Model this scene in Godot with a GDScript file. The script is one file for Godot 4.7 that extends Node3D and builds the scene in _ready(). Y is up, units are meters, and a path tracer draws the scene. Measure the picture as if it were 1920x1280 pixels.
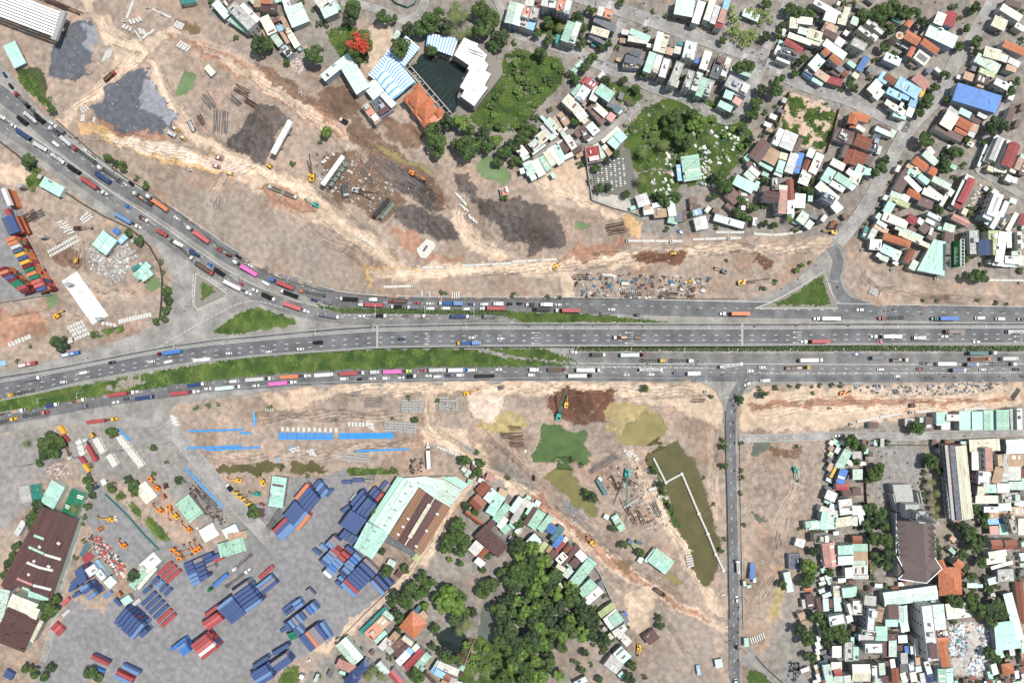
extends Node3D
# Aerial view of a road interchange under construction. Plan positions are read from the photograph as pixels
# (1920 x 1280) and turned into metres on the ground: 0.36 m to a pixel, seen from 460 m straight above.
const S := 0.36
const CH := 460.0
const HOUSES := {
"M": [26.4,102.1,44,22,63,4,448.7,46,41.4,11.8,34,5,630.8,10.7,17.2,7.5,61,5,1065.2,58.9,36.7,14.7,-69,10,1200,65.4,37,10.8,23,6,1218.7,116.7,36.1,13.2,-71,10,1082,168.3,22.4,9.9,-48,8,1134.6,173.5,29.6,20.3,35,10,1533.2,153.1,20.9,6.7,30,5,1316.6,163,34,11.6,-68,9,1389.5,134.9,37.3,7.1,21,6,1366.5,177.8,15.7,14.2,21,9,1360.5,199,25.3,11.2,27,7,96.6,349.8,40.8,19,29,5,1050.7,286.8,29.1,9.3,63,6,1022.1,305.9,28.2,11.6,60,6,992.6,314.8,23.8,16.1,69,6,1163.3,255.1,19.5,15.9,47,8,1152.3,266.2,19.8,17.2,39,7,1296.7,314.6,43.7,31.2,82,6,1436.5,311.1,26.5,6.7,30,5,1402.4,295.7,10.7,10.4,-39,5,1395.8,345,37.3,18.6,27,7,1419,348.4,16.9,7.7,-70,6,1464.8,312.2,21.1,13.7,-72,6,1553.9,328.6,25.4,16.9,-58,8,1582,337.7,31.4,13.9,33,8,1687.9,215.4,23.7,10.5,18,5,1614.3,317.2,17.1,14.9,27,6,1627.9,321.6,11.8,10.8,-82,6,1810.5,211.5,21.6,11.2,27,6,1713.2,324.5,20.1,11.2,27,6,1733,335.6,20.6,10.7,39,9,1667.9,389.2,20.9,14.1,-61,6,194.7,454.8,32.2,31.3,-53,6,249.4,449.8,8.3,4.8,-53,3,269.8,503.1,22.4,12.4,-45,6,258.7,515.6,15.7,14.3,54,5,273,515.6,22,14,-37,5,1262.2,412.7,17.3,11.9,12,4,1666.5,470,25.4,15.7,25,6,1766.2,785,23.3,17.5,-90,7,1810.8,788.3,33.3,21.7,-90,7,1833.3,788.5,32.5,19.2,89,7,1857.1,787.2,35,21.7,89,6,1881.7,787.2,35,22.5,89,8,97.9,927.1,43.2,27.2,-62,6,354.1,953.3,40.7,29,51,6,519.9,922.2,53,25.9,-82,6,929.1,946.2,38.9,17.4,-59,6,940.7,961.7,36.2,13.5,-52,6,948.3,991.7,15.4,13,-49,5,881.1,902.9,8.7,8.5,-73,3,995.1,954.1,23.6,9,-58,6,1006.4,973.8,33.7,17.1,-57,6,1023,981.2,32,12,-51,6,1159.9,980.2,29.8,12.7,58,4,1582.3,861.2,36.6,14.9,-60,6,1555.6,970.9,28.5,16.2,12,7,1525,984.4,25.2,15.1,-6,6,1552.9,983.2,26,15.9,-6,6,1857.5,915.8,21.7,15,0,7,1882.9,991.8,19.2,15,88,5,70.7,1117.6,35,10.3,14,7,51.2,1027.5,56.5,16.6,-53,6,261,1084.2,41.4,15.6,-50,5,236.6,1125.2,17.3,12.8,-35,4,434,1026.1,46.5,24.3,-16,6,713.5,1194,25.3,7.6,-44,5,791.3,1240.7,35.4,12.4,-49,6,1093.1,1073,55.1,18.8,-51,8,1101.4,1102.8,31.8,18.9,-43,7,1155.4,1160.3,20.3,19,-35,6,1239.3,1052.2,39.6,28,37,5,1165.4,1265.3,10.7,9.4,-39,4,1586.3,1031,26.7,16.7,-3,9,1590.1,1110.7,18.6,16.7,-6,9,1400,1204,15,7.5,87,3,1613.3,1026.7,26.7,13.3,0,6,1603.3,1108.3,16.7,6.7,-90,6,1672.5,1167.9,21.7,12.5,0,7,1653.3,1187.5,25,20,-90,8,1890.1,1191,49.3,46.2,85,6,1774.1,1267.5,26.7,26.6,86,7,1605,1225,23.3,10,-90,8,1875.3,1224.9,17.2,11.4,67,5],
"T": [351,-4.2,25.2,18,-13,5,1046.7,73,15.1,8.5,-84,6,1114.5,82.8,9.3,6.9,14,3,1276.7,81.1,9.8,7.9,18,8,1685,34.6,16.8,14.9,27,5,256.5,499.7,21.5,6.5,-36,5,1623.3,435.1,19.2,6.1,-72,4,68.1,922.9,28.6,17.2,82,4,700.8,1163.4,62.5,9.5,-44,4],
"m": [414.1,17.4,34.3,14.2,49,6,474.2,-1.7,17.7,13,45,5,556.2,27.8,36.2,32.5,67,6,517.6,73.5,26.2,11.8,53,5,616.9,19.7,26.4,19.4,-25,8,630.9,125.4,62.9,14.8,-39,7,665.7,144.6,54.2,27.7,59,8,701.9,165.6,29.1,28.4,-40,5,743.5,65.3,16.7,9.7,-59,4,965.1,25.3,38,27.9,-75,9,1283.8,13.7,33.1,28.8,10,8,1408.5,28.3,29.1,13.5,22,4,1510.6,59.3,25.4,12.1,16,7,1469,113.3,24.8,4.5,22,7,1565.8,92.2,44.9,14.3,36,9,1531.6,117.6,26,18.9,-48,8,1394.2,176.4,10.5,9,-72,8,1603.7,39,14.2,13.3,-69,8,1674.2,111,30,14.6,24,6,1766.2,67.1,54,23.9,25,8,1648,175.9,20.1,12.6,-48,5,1913.4,50.4,17.7,9.7,31,5,1852.3,118.5,45.3,17.2,29,6,1111.8,241.3,20.9,15.4,49,6,1034.2,233.7,23.6,14.7,47,7,1036.7,257.5,12,6,-34,4,1002.6,271.7,16.7,16.5,49,6,986.1,296.3,13.9,4.2,-33,4,1034.8,277,17.9,4.5,-28,4,999.1,331,11.8,10.4,61,5,1124.6,282.7,27.7,9.7,59,5,1236.8,383.3,25.8,8.5,-11,5,1258.8,387.5,33,13.7,80,6,1406,329.9,19.6,11.2,42,6,1459.2,327.3,14.4,4.5,22,5,1492.5,292.5,9,9,-68,7,1520.9,286.9,15.3,11.9,-68,8,1500.7,376.4,25.1,18.2,-86,6,1569.8,388.3,17.4,15.4,49,6,1655.9,246,27.4,8.2,24,5,1673.9,249.7,14.6,10,-59,5,1599.1,347.7,15.4,10.8,-49,6,1745.2,295.9,28.8,13,40,7,1766.5,342.8,35,11.2,27,9,1698.5,371.3,13.4,11.2,27,5,1681.8,365.8,21.6,9.8,20,5,1843.3,291.8,41.2,5.3,-69,5,1892.5,334.2,11.2,11.2,27,5,1798,359.4,51.5,4.8,-65,6,1883.3,391.8,29.1,9,-66,8,1900.6,376.4,12.1,9,22,6,1367.5,414.9,53.8,12.1,16,5,1483.7,403,11.6,9,22,5,1506.2,408.2,20.3,17.1,-55,6,1518.2,421,14.8,11.3,-52,5,1648.4,405.2,10.7,8.6,-51,6,1654.2,420,18.8,7.9,32,6,1752.7,405.5,24.6,7.5,27,9,1705.4,436,52,8.2,24,6,1658.7,484.5,15.2,9,22,5,1714.2,496.9,17.2,11.4,-61,5,1780.8,426.9,20,13.2,18,5,1893.8,449.2,28.3,9.2,-90,7,1894.2,497.5,25,5,0,4,1906.7,474.6,16.7,9.2,0,6,1868.8,413.1,32.9,8.9,-60,8,1852,418.3,8.8,6,34,6,1731.2,787.1,10.8,9.2,0,5,193.3,903.5,9.3,7.9,58,3,432.1,996,25.7,17.9,-25,5,919.9,928.8,23.7,14.7,-51,6,877.8,887.4,12.5,8,-53,3,968.1,946,29.8,10.7,-54,6,1137.3,968.7,8.9,7.5,27,3,1608.8,889.2,18.3,17.5,-90,6,1904.1,837,30.8,25,-2,7,1907.1,910.4,25.8,14.2,0,6,1885.1,949.6,21.9,15.1,-6,6,1912.3,943,16.4,10.1,9,6,1.6,1134.5,56.6,17,-76,7,205.8,1091.6,17.1,15.8,-43,5,733.9,1055.6,14.6,10.4,29,4,728.5,1154.2,20.4,9.5,38,5,654.6,1221.6,47.2,24.2,49,7,717.2,1253.5,25.2,12.4,48,6,818.6,1244.1,12.7,4.6,-58,5,1000,1013.3,21.2,16.5,-45,6,1065.3,1073.9,17.7,11.8,-49,6,1142.5,1170.2,19.3,8.3,53,5,1220.2,1041,27.9,5.9,-51,4,1201.1,1049.6,9.7,8.3,-59,3,1166.5,1228.1,25.3,21.2,45,6,1088.8,1277.7,22.4,9.7,-27,5,1479.2,1090.9,35,11.1,78,5,1586.3,1050.5,26.8,15.9,-3,8,1549.2,1133.8,21.7,10.1,86,5,1571.3,1132.1,25.1,12.7,86,6,1551,1115.6,15.4,7.1,-21,5,1593.5,1159.4,12.1,10.8,74,7,1396.7,1094.1,9.3,5.1,80,3,1415.4,1087.6,7.5,5.1,84,3,1404.9,1099.4,7.4,5.1,-9,3,1553.2,1262.8,32.4,13.4,78,8,1572.9,1273.6,16.6,11.7,-4,7,1348.2,1243.5,14.4,12.4,80,3,1613.3,1054.6,26.7,7.5,0,6,1697.1,1175.2,17,14.5,79,7,1708.4,1117.3,94.5,24.4,-8,7,1761.2,1156.7,44.4,20.9,84,8,1867.8,1087.2,26.6,12.1,-16,6,1901.6,1155.5,84.5,15.4,75,6,1824.2,1097.5,18.3,8.3,0,4,1674.6,1215.8,28.3,14.2,-90,8,1693.4,1197.8,15.9,13.4,-4,7,1740.9,1251.2,22.7,8.9,73,7,1723.3,1254.2,10.1,10.1,81,6,1654.5,1254.2,20.9,10.8,85,7,1865.9,1254.4,19,10.5,75,5],
"b": [428.9,1.9,20.2,19.7,-36,5,503.8,13.8,29.2,14.2,0,6,1557.8,64.3,22.6,11.9,25,7,1564,134.9,24.6,6.7,30,4,1331.5,124.7,34.3,5.8,-72,8,1844.4,147.6,21.6,15.8,18,6,1901.6,6.1,27.9,10.5,18,6,1095.8,248.9,26.1,10.9,58,5,993.2,274.1,23.4,10.7,51,4,1057.8,275.7,19.7,10,48,5,1080.7,281.3,19,9.7,-29,5,1497,272.2,26.8,8.2,-64,6,1425.9,282.4,38.7,23.2,-53,7,1412.4,314.5,26.8,12,56,5,1369,388.2,16.3,8.3,37,4,1438.5,354.8,17.3,10.1,9,7,1583.1,254.2,34.3,22.7,17,6,1585.2,283.6,22.7,7.4,-73,6,1304.2,388.3,18.3,10,0,4,1658.2,239.9,25.7,7.5,27,5,1629.8,300.4,16.4,14,-66,5,1780.2,248.8,50.7,11.2,27,6,1832.2,224.8,21.6,11.2,27,5,1896.4,214.4,26.9,10.2,-68,7,1739.2,316.7,11.2,7.5,-63,5,1694.2,339.1,41.8,17.2,-61,6,1736.7,380,26.4,15.8,18,5,1921.4,316.3,23.9,10.4,-65,6,1284.1,403.9,18.4,6.6,85,5,1397.3,422.4,11.9,7.2,-78,4,1734.2,427.6,15.5,15.4,41,6,1744.6,445.6,11.1,6,34,5,1780,444.1,16.7,15,-84,5,1742.5,792.1,19.2,11.7,-90,6,1639.2,797.1,15,10.8,0,4,488.4,961.5,15.1,12,-84,3,914.5,990.1,31.8,10.1,-47,5,892.5,871.7,16.7,15,-90,3,994.7,966.7,33.7,9.3,-57,6,1589.1,924.2,14.2,14,69,5,1607.5,921.7,15,13.3,0,5,29,1180.7,63.8,57,-66,8,24.2,1075.7,57.8,21.6,-63,6,747.8,1076.3,12,10.6,-56,4,921.3,1015.4,55.5,27.1,43,7,754,1219.7,30,11.3,-34,5,809.2,1274.2,33,7.1,45,5,1009.7,1019.1,21.3,7.8,-51,5,1034.9,1041.2,20.1,12.2,-42,5,1069.1,1041.8,45,8.3,-51,6,1078.4,1055.2,15.4,13.5,-49,6,1221.5,1194.5,22.7,19.3,-36,5,1520,1126.6,25.2,13.4,82,5,1537,1133.9,24.3,7.7,74,5,1559.6,1130.6,15,6.7,87,5,1676.2,1146.9,25.1,17.5,86,8,1674.2,1196.7,18.3,16.7,0,6,1660.4,1217.5,28.3,10.8,-90,7,1674.2,1195.8,18.3,11.7,0,6,1688.7,1214.5,11.6,10,-5,6,1657.9,1274.5,16.6,13.4,-4,6,1663.3,1243.7,9.1,8.4,-6,6],
"gf": [452.4,29,53.6,19.4,46,11,1001.8,24.4,22.4,14.9,-75,11,1268.2,138.5,44.6,14.8,-69,10,1292.4,149.3,33.2,12.1,-72,11,1330,164.6,30.3,11.6,-69,9,1384.3,159.7,43.2,22.4,27,10,1612,82.7,26.8,14.9,27,10,1454.6,344.2,21.7,12.5,-90,9,1827.5,453.8,41.7,16.7,88,9,1895.8,933.5,30,16.7,-6,8,1900.5,982.9,32.7,9.7,75,11,1592.5,1221.7,33.3,15,-90,9,1887.4,1078.5,30,22.6,-4,7],
"w": [468.3,23.7,41.8,9.4,44,6,536.2,3.3,20.8,12.1,74,6,601.3,2.8,18.9,17.9,49,8,727.7,186.8,29.5,11.9,47,6,993.3,5.2,15.1,11.8,8,9,1022.8,5.6,13.4,11.9,12,12,1126.7,20.8,16.4,9.5,-75,12,1106.6,74.7,8.3,7.7,13,4,1196.3,74.5,34.8,10.1,9,6,1271,93.7,12.9,12.3,-75,8,1093,175.1,28.2,18.3,-56,9,1116.5,175.2,27.2,13.4,-67,8,1310.3,23,40.3,13.7,-72,8,1552.4,15.6,52.9,10.4,29,6,1458.4,94,16.4,7.4,-66,5,1575.2,78.5,14.8,14.3,36,5,1294.3,93.3,32.5,21.8,-77,11,1879.2,157.5,26.1,11.2,27,7,1083.3,206.6,39.2,17.9,52,7,1105.9,260.4,10.2,6,-35,4,1042.4,249.4,9.2,4.2,37,4,1057.1,243.7,14.8,4.2,-38,4,1010.5,280.4,28,3,-37,4,1050,266.5,10.4,5.3,-29,4,1069.6,266.5,25.7,12,56,6,981,319.6,11.3,9.7,-17,5,1414.9,321,20.7,8.9,41,6,1509.8,333.2,24.8,18.9,-70,7,1483.3,387.7,25,12.5,-88,7,1571.7,308.2,25.3,13,27,7,1596.6,324.5,16.9,10.7,39,7,1681.3,206.7,27.3,6,34,6,1707.2,209.9,16.4,12,-66,6,1604.4,333,20.1,18.8,-66,7,1843,217.3,17.9,7.5,27,6,1746.3,282,15.3,8.3,53,5,1712.7,344.4,35.9,9.4,45,6,1783.7,360.8,12,8.8,-56,7,1747.5,363.9,32.6,12.7,23,7,1772.1,373.3,26.9,6.7,-60,6,1861.7,279.4,51.5,13,-65,7,1884.5,287.3,48.6,7.9,-68,7,1903.5,337.8,10.3,9.7,-76,5,1818.5,334.1,15.5,10.4,29,7,1867,360.1,11.3,8.3,37,7,1216.2,395.1,17.5,12.6,-8,5,1314.8,418.4,22.2,21.9,77,5,1726.4,414.6,10.8,9.5,38,7,1745.4,414.6,16.8,9.3,27,7,1746.7,433.6,12.7,5.6,-67,5,1642.6,458.4,20.4,18.4,5,6,1648.4,478.2,7.9,6.7,30,5,1679.8,493,9.7,5.6,27,4,1878.3,462.8,54,15.2,-81,8,1898.7,487.4,25,13.4,4,6,1872.9,494.6,20.1,6.7,7,5,1914.2,450.7,31.7,10.8,88,10,1774.2,798.3,15,13.3,0,5,129.9,638.1,9.8,8.7,70,3,390.8,998.4,28,24.4,-30,6,942.2,979.8,21.3,10,-51,5,987.3,943.2,17.6,12,34,6,1125.3,898,7.7,5.3,51,3,1558.7,929.7,19,16.4,24,6,1554.5,958.2,30.6,10.5,18,6,1586.6,950.2,26.9,23.4,83,8,1610.8,956.7,21.7,16.7,0,7,1615.8,974.2,17,8.5,79,6,1604.2,976.7,16.7,8.3,-90,6,1903.8,887.1,24.2,22.5,-90,6,1882.1,915,20.8,16.7,0,7,1859.6,955,25.8,10,0,6,892.4,1027.6,21.9,18.4,-50,6,899.5,1054.1,17,11.8,39,5,720.8,1207.2,21.9,11.8,-50,5,755.4,1233.8,25.9,13,-45,6,774.6,1257.9,9.4,8.2,-45,5,840.3,1253.5,38.7,12.7,23,6,1052.9,1046.2,18.9,13,-45,6,1090,1041.7,18.9,14.1,45,7,1112.8,1116.7,35.4,13.5,-41,7,1144.4,1153.1,28.4,6,-40,5,1162.3,1181.8,25.4,12,-32,6,1170.8,1197.5,25.9,14.1,45,5,1500.6,1017.4,16.1,14,17,4,1592.5,1073.6,18.4,13.4,85,7,1591.5,1272.8,14.9,12.6,-8,7,1509.9,1255.7,14.8,7.1,-21,3,1536.2,1270.3,14.2,8,69,4,1613.3,1068.3,26.7,16.7,0,7,1879.4,1059.3,38.7,6.1,-16,7,1730.7,1270.9,17,8.2,79,7,1674.6,1243.5,15.2,8.5,81,7],
"t": [481.7,5.4,14.2,11.7,-90,6,531,37.1,13.4,8.2,60,4,538.6,54.8,21.2,10.8,64,5,532.7,69.1,25.4,6.4,58,4,1255.8,95.8,12.1,12.1,16,8,1556.8,53.8,24.6,18.6,27,6,1542.2,141.2,25.4,12,34,7,1735.1,67.9,15.5,8.9,49,6,1817.3,143,17.4,14.2,21,5,1897.1,127.9,18.4,10.5,18,6,1056.2,222.8,25.5,11.3,54,6,1044.7,232.8,27.9,9.7,59,6,1140.7,284.5,13.3,8.3,53,4,1213.3,387.4,11.8,10.1,-9,5,1237.6,396.9,23.8,13.4,-7,5,1447.2,292.3,26.1,25.3,-63,7,1827.5,239.2,14.2,14.2,21,6,1714,316.2,27.6,7.5,27,5,1912.6,307.1,21.7,11.2,-67,6,1238.5,399.6,22.1,15.1,-6,5,1652.9,428.3,26.1,9.3,27,5,942.8,923.5,15.7,11.2,27,5,1876.6,863,20.1,8.3,85,6,1872,891.1,29.3,15.3,-75,6,1904.6,863,26.6,21.7,2,6,1907.4,958.1,24,15.9,-3,6,1870,965.7,36,10.9,-4,6,443.8,1004.1,32.8,12.6,-8,5,717.3,1166.5,19.4,17.7,45,6,792.5,1154.2,14.2,14.2,50,5,736.5,1196.9,24.8,13,-48,5,1030.3,1029,13,7.3,-50,5,1159.9,1168.8,16.7,5.3,-37,6,1504.7,1155.1,12.7,12,67,5,1510,1170.9,14.6,10.3,77,5,1613.3,1042.5,26.7,15,0,7,1650.4,1151.9,25.5,10.9,-79,8,1721.6,1237.9,16.7,8.3,84,7],
"o": [499.2,0.4,15,10.8,0,8,1550.2,96.9,12.4,11.8,45,11,1567.7,111.5,21.8,11.2,42,11,1705.6,44.1,12.5,10.8,-53,8,1711.6,70.2,28.9,16.4,30,8,1745.2,85.9,34,13.2,35,8,1709.8,97,18.6,8.9,-63,8,1903.4,89.1,41.8,12.7,23,7,1601.2,223.7,17.2,17,-76,9,1613.9,218.9,32.1,13.7,14,7,1601.6,231.9,15.4,10.1,-77,7,1802.3,246,23.2,8.2,24,6,1516.7,1105.8,14.3,6.7,-7,4,1799,1058.1,15.4,14.7,43,8,1767.8,1056.3,15.3,8.7,68,8,1771.7,1227.7,42.5,15.4,79,11,1769.2,1200.8,20.9,10,-5,11],
"c": [502.3,46.7,33.9,17.5,62,7,550.2,75.4,27.3,11.1,59,5,393,131.7,18.9,11.3,49,3,1125.5,59.7,31.6,14,17,9,1234.6,78,34.4,11.1,-76,9,1245.9,82.2,32.7,10.5,-75,9,1069.3,191.6,24.2,18.3,43,8,1331.1,18.3,38.5,11.1,-72,8,1489.1,42.7,19.2,15,-85,7,1509.4,38.4,27.3,13.4,7,7,1528.4,65.4,26.2,17.4,17,7,1533.3,78.7,20.8,12.1,16,6,1500.1,72.7,42.9,9.8,20,7,1558.4,32.2,22.9,16.6,18,7,1580.6,35.9,18.8,15.7,-77,8,1588.6,20.2,12.9,11,-75,7,1323.4,113,33.5,13.4,-71,10,1763.3,34.8,21.7,16.1,-67,10,1641.1,163,24.8,16.4,-48,6,1679.4,201,39.4,9.7,31,6,1897.2,23.5,40.3,12.7,32,7,1875.4,42.6,24.7,20.1,24,6,1862,99.8,30,19,15,7,1881.8,107.9,16.4,14.2,21,7,1126.2,206.5,26.8,11.2,42,7,1016.2,258,19,17.7,49,5,978.9,283.6,20.8,14.8,52,6,1066.7,291.7,14.9,7.5,-27,5,1043.2,291.9,32.6,12,56,6,1030.6,296.6,28.4,10.9,58,6,1009.3,314.3,30.5,14.2,62,6,1144.9,252.7,37.8,7.1,-41,5,1134,275.6,8.9,7.1,-41,5,1469.8,292.7,13.4,12.1,16,7,1531,306.4,36.6,14.9,-66,9,1468.7,351.2,15,7.5,6,9,1551.9,360.3,44.5,15.4,41,8,1780.7,225.7,28.4,23.2,-58,8,1858.6,316.3,11.5,9,22,5,1876.5,318,21.7,8.5,11,5,1679,413,45.8,14.2,21,7,1714.9,448.9,58.2,8.2,24,7,1682.7,478.8,18.3,10.4,-66,6,1915.8,488.3,16.7,8.3,-90,6,1898.6,416.1,35.8,8.2,-62,7,1787.9,782.9,22.5,10.8,0,8,272.3,923.8,33,24.3,52,6,1583.1,978,30.7,16,-9,7,1847.1,834.3,53.4,20.8,-2,6,1831.7,863.5,32.5,15.8,89,7,1840.4,920.6,16.7,12.4,-84,7,1855,936.2,46.7,14.2,0,6,1915.4,987.5,28.3,9.2,-90,7,44.2,1137.8,55.7,26.9,22,8,67.3,1183.2,41,7.1,-63,6,274.9,1083.8,48.4,6.4,-49,5,764.4,1201.4,21.3,8.3,37,6,779.2,1214.2,11.8,9.4,-45,5,1051.9,1064.6,17.3,7.9,32,6,1570,1109.5,20.1,11.8,85,7,1570,1221.7,20,16.7,-90,7,1569.2,1248.3,18.3,13.3,0,7,1798.5,1143.9,44,26.9,-7,6,1871.4,1038,31.4,11,-9,7,1868.4,1050.3,33.9,11,-9,7,1615.8,1261.7,31.7,30,0,8,1695.6,1270.2,17.4,10.1,73,7,1713.7,1268.9,17,10.9,79,7],
"l": [524.8,52.6,10.1,9.7,66,5,995.7,47.2,15.8,13.7,-72,8,1362.5,7.2,19,10.3,-75,8,1703.5,164.5,44.1,21.3,31,7,1678.1,175.5,28.3,13,27,6,1699,180.9,13.2,10.8,23,6,1714.1,190.6,19,13.5,-67,6,1658.6,145.4,18,16.6,-56,6,1273.8,323.7,28.5,7.6,83,4,229,448,17.1,10.5,-43,4,1307.5,397.5,15.8,10.5,-18,5,4.6,680.8,9.2,8.3,0,3,1863.3,977.5,19.1,10,-5,5,190,1065.8,33.3,8.3,53,6,767.7,1221,12.4,9.4,45,6,824,1262.4,18.3,11.2,27,6,813.1,1255.4,12,7.4,-56,5,1310.1,1256.2,16.9,6,81,2],
"wf": [536.9,95.2,19.5,12.5,50,6,982.6,42.2,15.8,14.2,-72,8,1036.3,6.9,15.2,13.6,-81,13,1064.8,12.3,25.9,11.8,-75,13,1078.7,60.7,39.8,11.4,-70,10,1246.6,127,34.8,13.7,-73,11,1362.6,125.1,35.3,10.8,-71,11,1641.6,50.6,35.3,8.3,37,11,1628,63.3,38.7,8.3,37,11,1582.8,255.2,15.7,11.2,27,8,1546.2,408.5,14.3,9.2,-54,9,1853,407.3,17.9,7.5,27,9,1913.7,785.7,38.3,11.7,89,9,1846.6,895.8,23.4,21.6,-86,9,171.3,1069.2,20.3,16.2,-35,9,187.7,1078,18.8,13,50,9,280.9,1055.3,35.4,22.9,-41,6,1594.9,1142.2,21.1,6.9,72,11,1570.1,1162.3,27.5,17,-11,9,1635,1161.4,38.5,13.4,-85,12,1629.9,1186.5,24.1,9.2,5,9,1608.3,1139.2,25,16.7,-90,9,1639.2,1215.4,31.7,17.5,0,12,1710.8,1218.8,15.1,6.6,84,8,1709.8,1248.3,18.6,9.8,80,7,1641.2,1263.9,31.7,10.8,87,9,1744.9,1187.1,97.5,19.2,83,15],
"q": [987.7,23.6,20.3,14.5,-71,11,1051.4,9.7,20.6,11.5,-76,13,1140.6,25.2,17.1,15.8,18,12,696.1,212,40.5,14.2,53,6,945.8,358.1,15.4,13.7,-14,3,700.3,1184.3,27.1,20.6,-43,6,1766.6,1184.8,15.1,11.8,-8,7],
"G": [1134.5,44.3,41.7,11.2,27,9,1120.1,73.1,31,6.7,30,7,1200.3,115.3,12.7,9.3,27,8,1149.3,198.6,20.7,7.1,21,5,1519,132.4,17.1,12.7,32,5,1575.6,128.6,13.2,9.5,38,6,1273.3,406.7,16.7,13.3,-90,5,1529.7,407.7,22.1,5.3,18,6,751.3,1023.2,58.9,14.9,27,5,1126.7,1096.5,13,10.5,-40,5,1171,1158.8,20,8.3,53,4,1695.9,1253,16.7,14.2,87,7],
"Gg": [1192.5,97.6,20.3,12.4,20,8,1183.5,111.6,22.1,14,17,8],
"tf": [1183.6,121.7,28.2,9.2,5,6],
"cf": [1232.6,119.4,33.2,12.4,-72,10,1307.3,152.9,33.7,12.1,-70,10,1615.1,240.4,17.7,9.7,31,7],
"r": [1096.2,150.5,14.7,7.7,-47,8,1348.8,46.5,13.2,11.3,17,8,1489.1,84.8,34.7,9.7,31,9,1566.8,151.1,24.5,12.9,15,6,1897.6,290.1,44.1,20.1,-68,10,1798.2,384.5,12.7,11.2,27,6,1711.5,411.1,17.6,15,34,8,1918.6,411.1,19.5,11.1,-70,8,1580.4,912.5,22.5,11.7,0,6,164.1,1044.5,19.5,12.9,-40,5,740.6,1269.9,28,13,50,6,776.2,1236.8,43.6,12.4,-47,6,1051,1024.8,20.1,7.1,-48,6,1572,1261.1,13.4,11.9,-12,8],
"rs": [1109.3,155.8,17.8,15.4,41,9],
"g": [1341.4,27.3,33.2,10,-72,8,1381.8,172.8,17.9,10.5,18,8,1902.2,116.5,21.6,11.2,27,6,73,330.7,7.5,6.7,-63,3,1025.4,244.9,25.4,10.7,51,5,1205,375,21.1,21.1,-18,6,1459.9,256.5,31,11.7,-66,7,1479.3,263.5,31.4,25.4,-68,7,1484.7,305.9,35.3,15.3,-71,7,1788.2,209.1,21.1,10.7,39,6,1822.8,250.8,12,10.4,29,6,1755,362.3,35.3,8.3,37,6,1637,438.8,19.8,11.1,-62,6,1707.1,791.7,17.5,13.3,0,5,1900.4,786.3,36.8,10,86,7,46.5,926.3,27.3,19.3,78,4,36.4,990,28.7,10,-60,4,970.7,963.7,36.6,11.3,-60,6,1607.5,853.3,15,13.3,0,5,1886.7,866.9,30,8.3,-87,6,1884.6,892.9,19.2,12.5,-90,6,730.1,1218.7,13.8,10.7,51,5,850.5,1276.8,11.6,10.5,18,5,1151,1245.5,27.3,22.7,36,6,1509.2,1131.9,15.2,7.7,81,4,1614.2,1081.7,28.3,6.7,0,6,1632.6,1126,20.2,16.7,6,12,1625.8,1195.8,28.3,11.7,0,7,1696.2,1233.9,18.4,11.7,87,7,1719.2,1213.1,30,6.7,87,7],
"p": [1354.7,29.2,24.5,10.8,-72,9,1382.8,189.1,14.8,12,34,8,1145.9,219.5,14.3,12.5,-54,6,1468.4,377.9,41.7,14.2,-87,10,919,895.3,14.2,12.7,23,4,1865,993.7,15.8,15,-3,5,649.5,1249.7,35.4,16.4,24,7],
"Gf": [1481.4,98.2,31.1,10.5,18,9,1345.8,126,39,15.8,-70,11,716,197.8,35.2,27.7,59,4,1554.7,371.4,22.3,13.4,30,10,1640.5,267.8,30,11.6,-71,5,1882.8,414.9,28.7,11,-54,8,1491.3,1053,26.7,20,88,4,1540.9,1008.8,23.5,16.7,-6,8],
"B": [1515.5,140.4,18.5,5.3,39,4,1308.1,113.8,9.1,8.7,17,7,1619.3,118.8,29.6,11.1,-58,4,1832.8,183.5,80,31.3,17,8,1498.5,305.4,36.2,9.9,-75,7,217.2,433.2,11.8,8.9,49,3,1033.8,991.9,16,14.9,27,6,1579.4,893.1,26.4,14.5,-72,7,1882.5,975.4,16.7,10.8,0,5,1046.7,1015.4,23.2,9.5,-52,7,1173.3,1151.7,9.4,4.7,45,3,1410.8,1071,28.4,6.7,-87,3,1701.2,1217.9,13.4,7.4,83,7],
"S": [1729.4,108,24.3,18.5,36,7,1570.7,349.4,26.9,9.7,31,7,1866.8,383.8,41.2,16.4,-69,10,1415.8,415.4,13.4,6.6,-83,5],
"rg": [1783.5,35.3,25.6,19.8,-71,10,1813.5,357.3,47,13.4,-63,8],
"y": [1730,174.9,15.3,6.2,-68,5,1563.8,884.4,22.4,4.8,-63,5],
"u": [1670.7,147.7,21.7,12,34,7,1513.7,309.4,19.5,11.3,-70,7,1482.5,355.1,35.9,13.3,87,8,1599.5,294.8,26.4,25.3,-72,6,1619.3,265.6,29.1,21.7,23,6,1610.6,294.1,25.8,21.1,18,6,1706.1,479.8,25.3,11.9,-63,6,905.8,915.9,22.4,17.7,-48,5,895.4,942.1,22.4,21.2,45,6,888.4,970.7,35.7,8.3,37,5,906,1036.5,19,13,-52,6,837.5,1270.8,13.4,13.4,30,6,1065.4,1028.8,16.5,8.2,-45,7,1608.3,1011.7,16.7,13.3,0,6,1870,1021.2,19.2,16.7,-3,8,1896.6,1020.9,21.7,15.9,-6,8,1915.7,1129.3,73.8,13.2,84,4,1680.4,1266.3,26.7,12.5,86,7],
"pg": [1728.8,151.5,29.9,17.7,41,6,1801.8,412.2,32.1,11.2,27,8],
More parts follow.
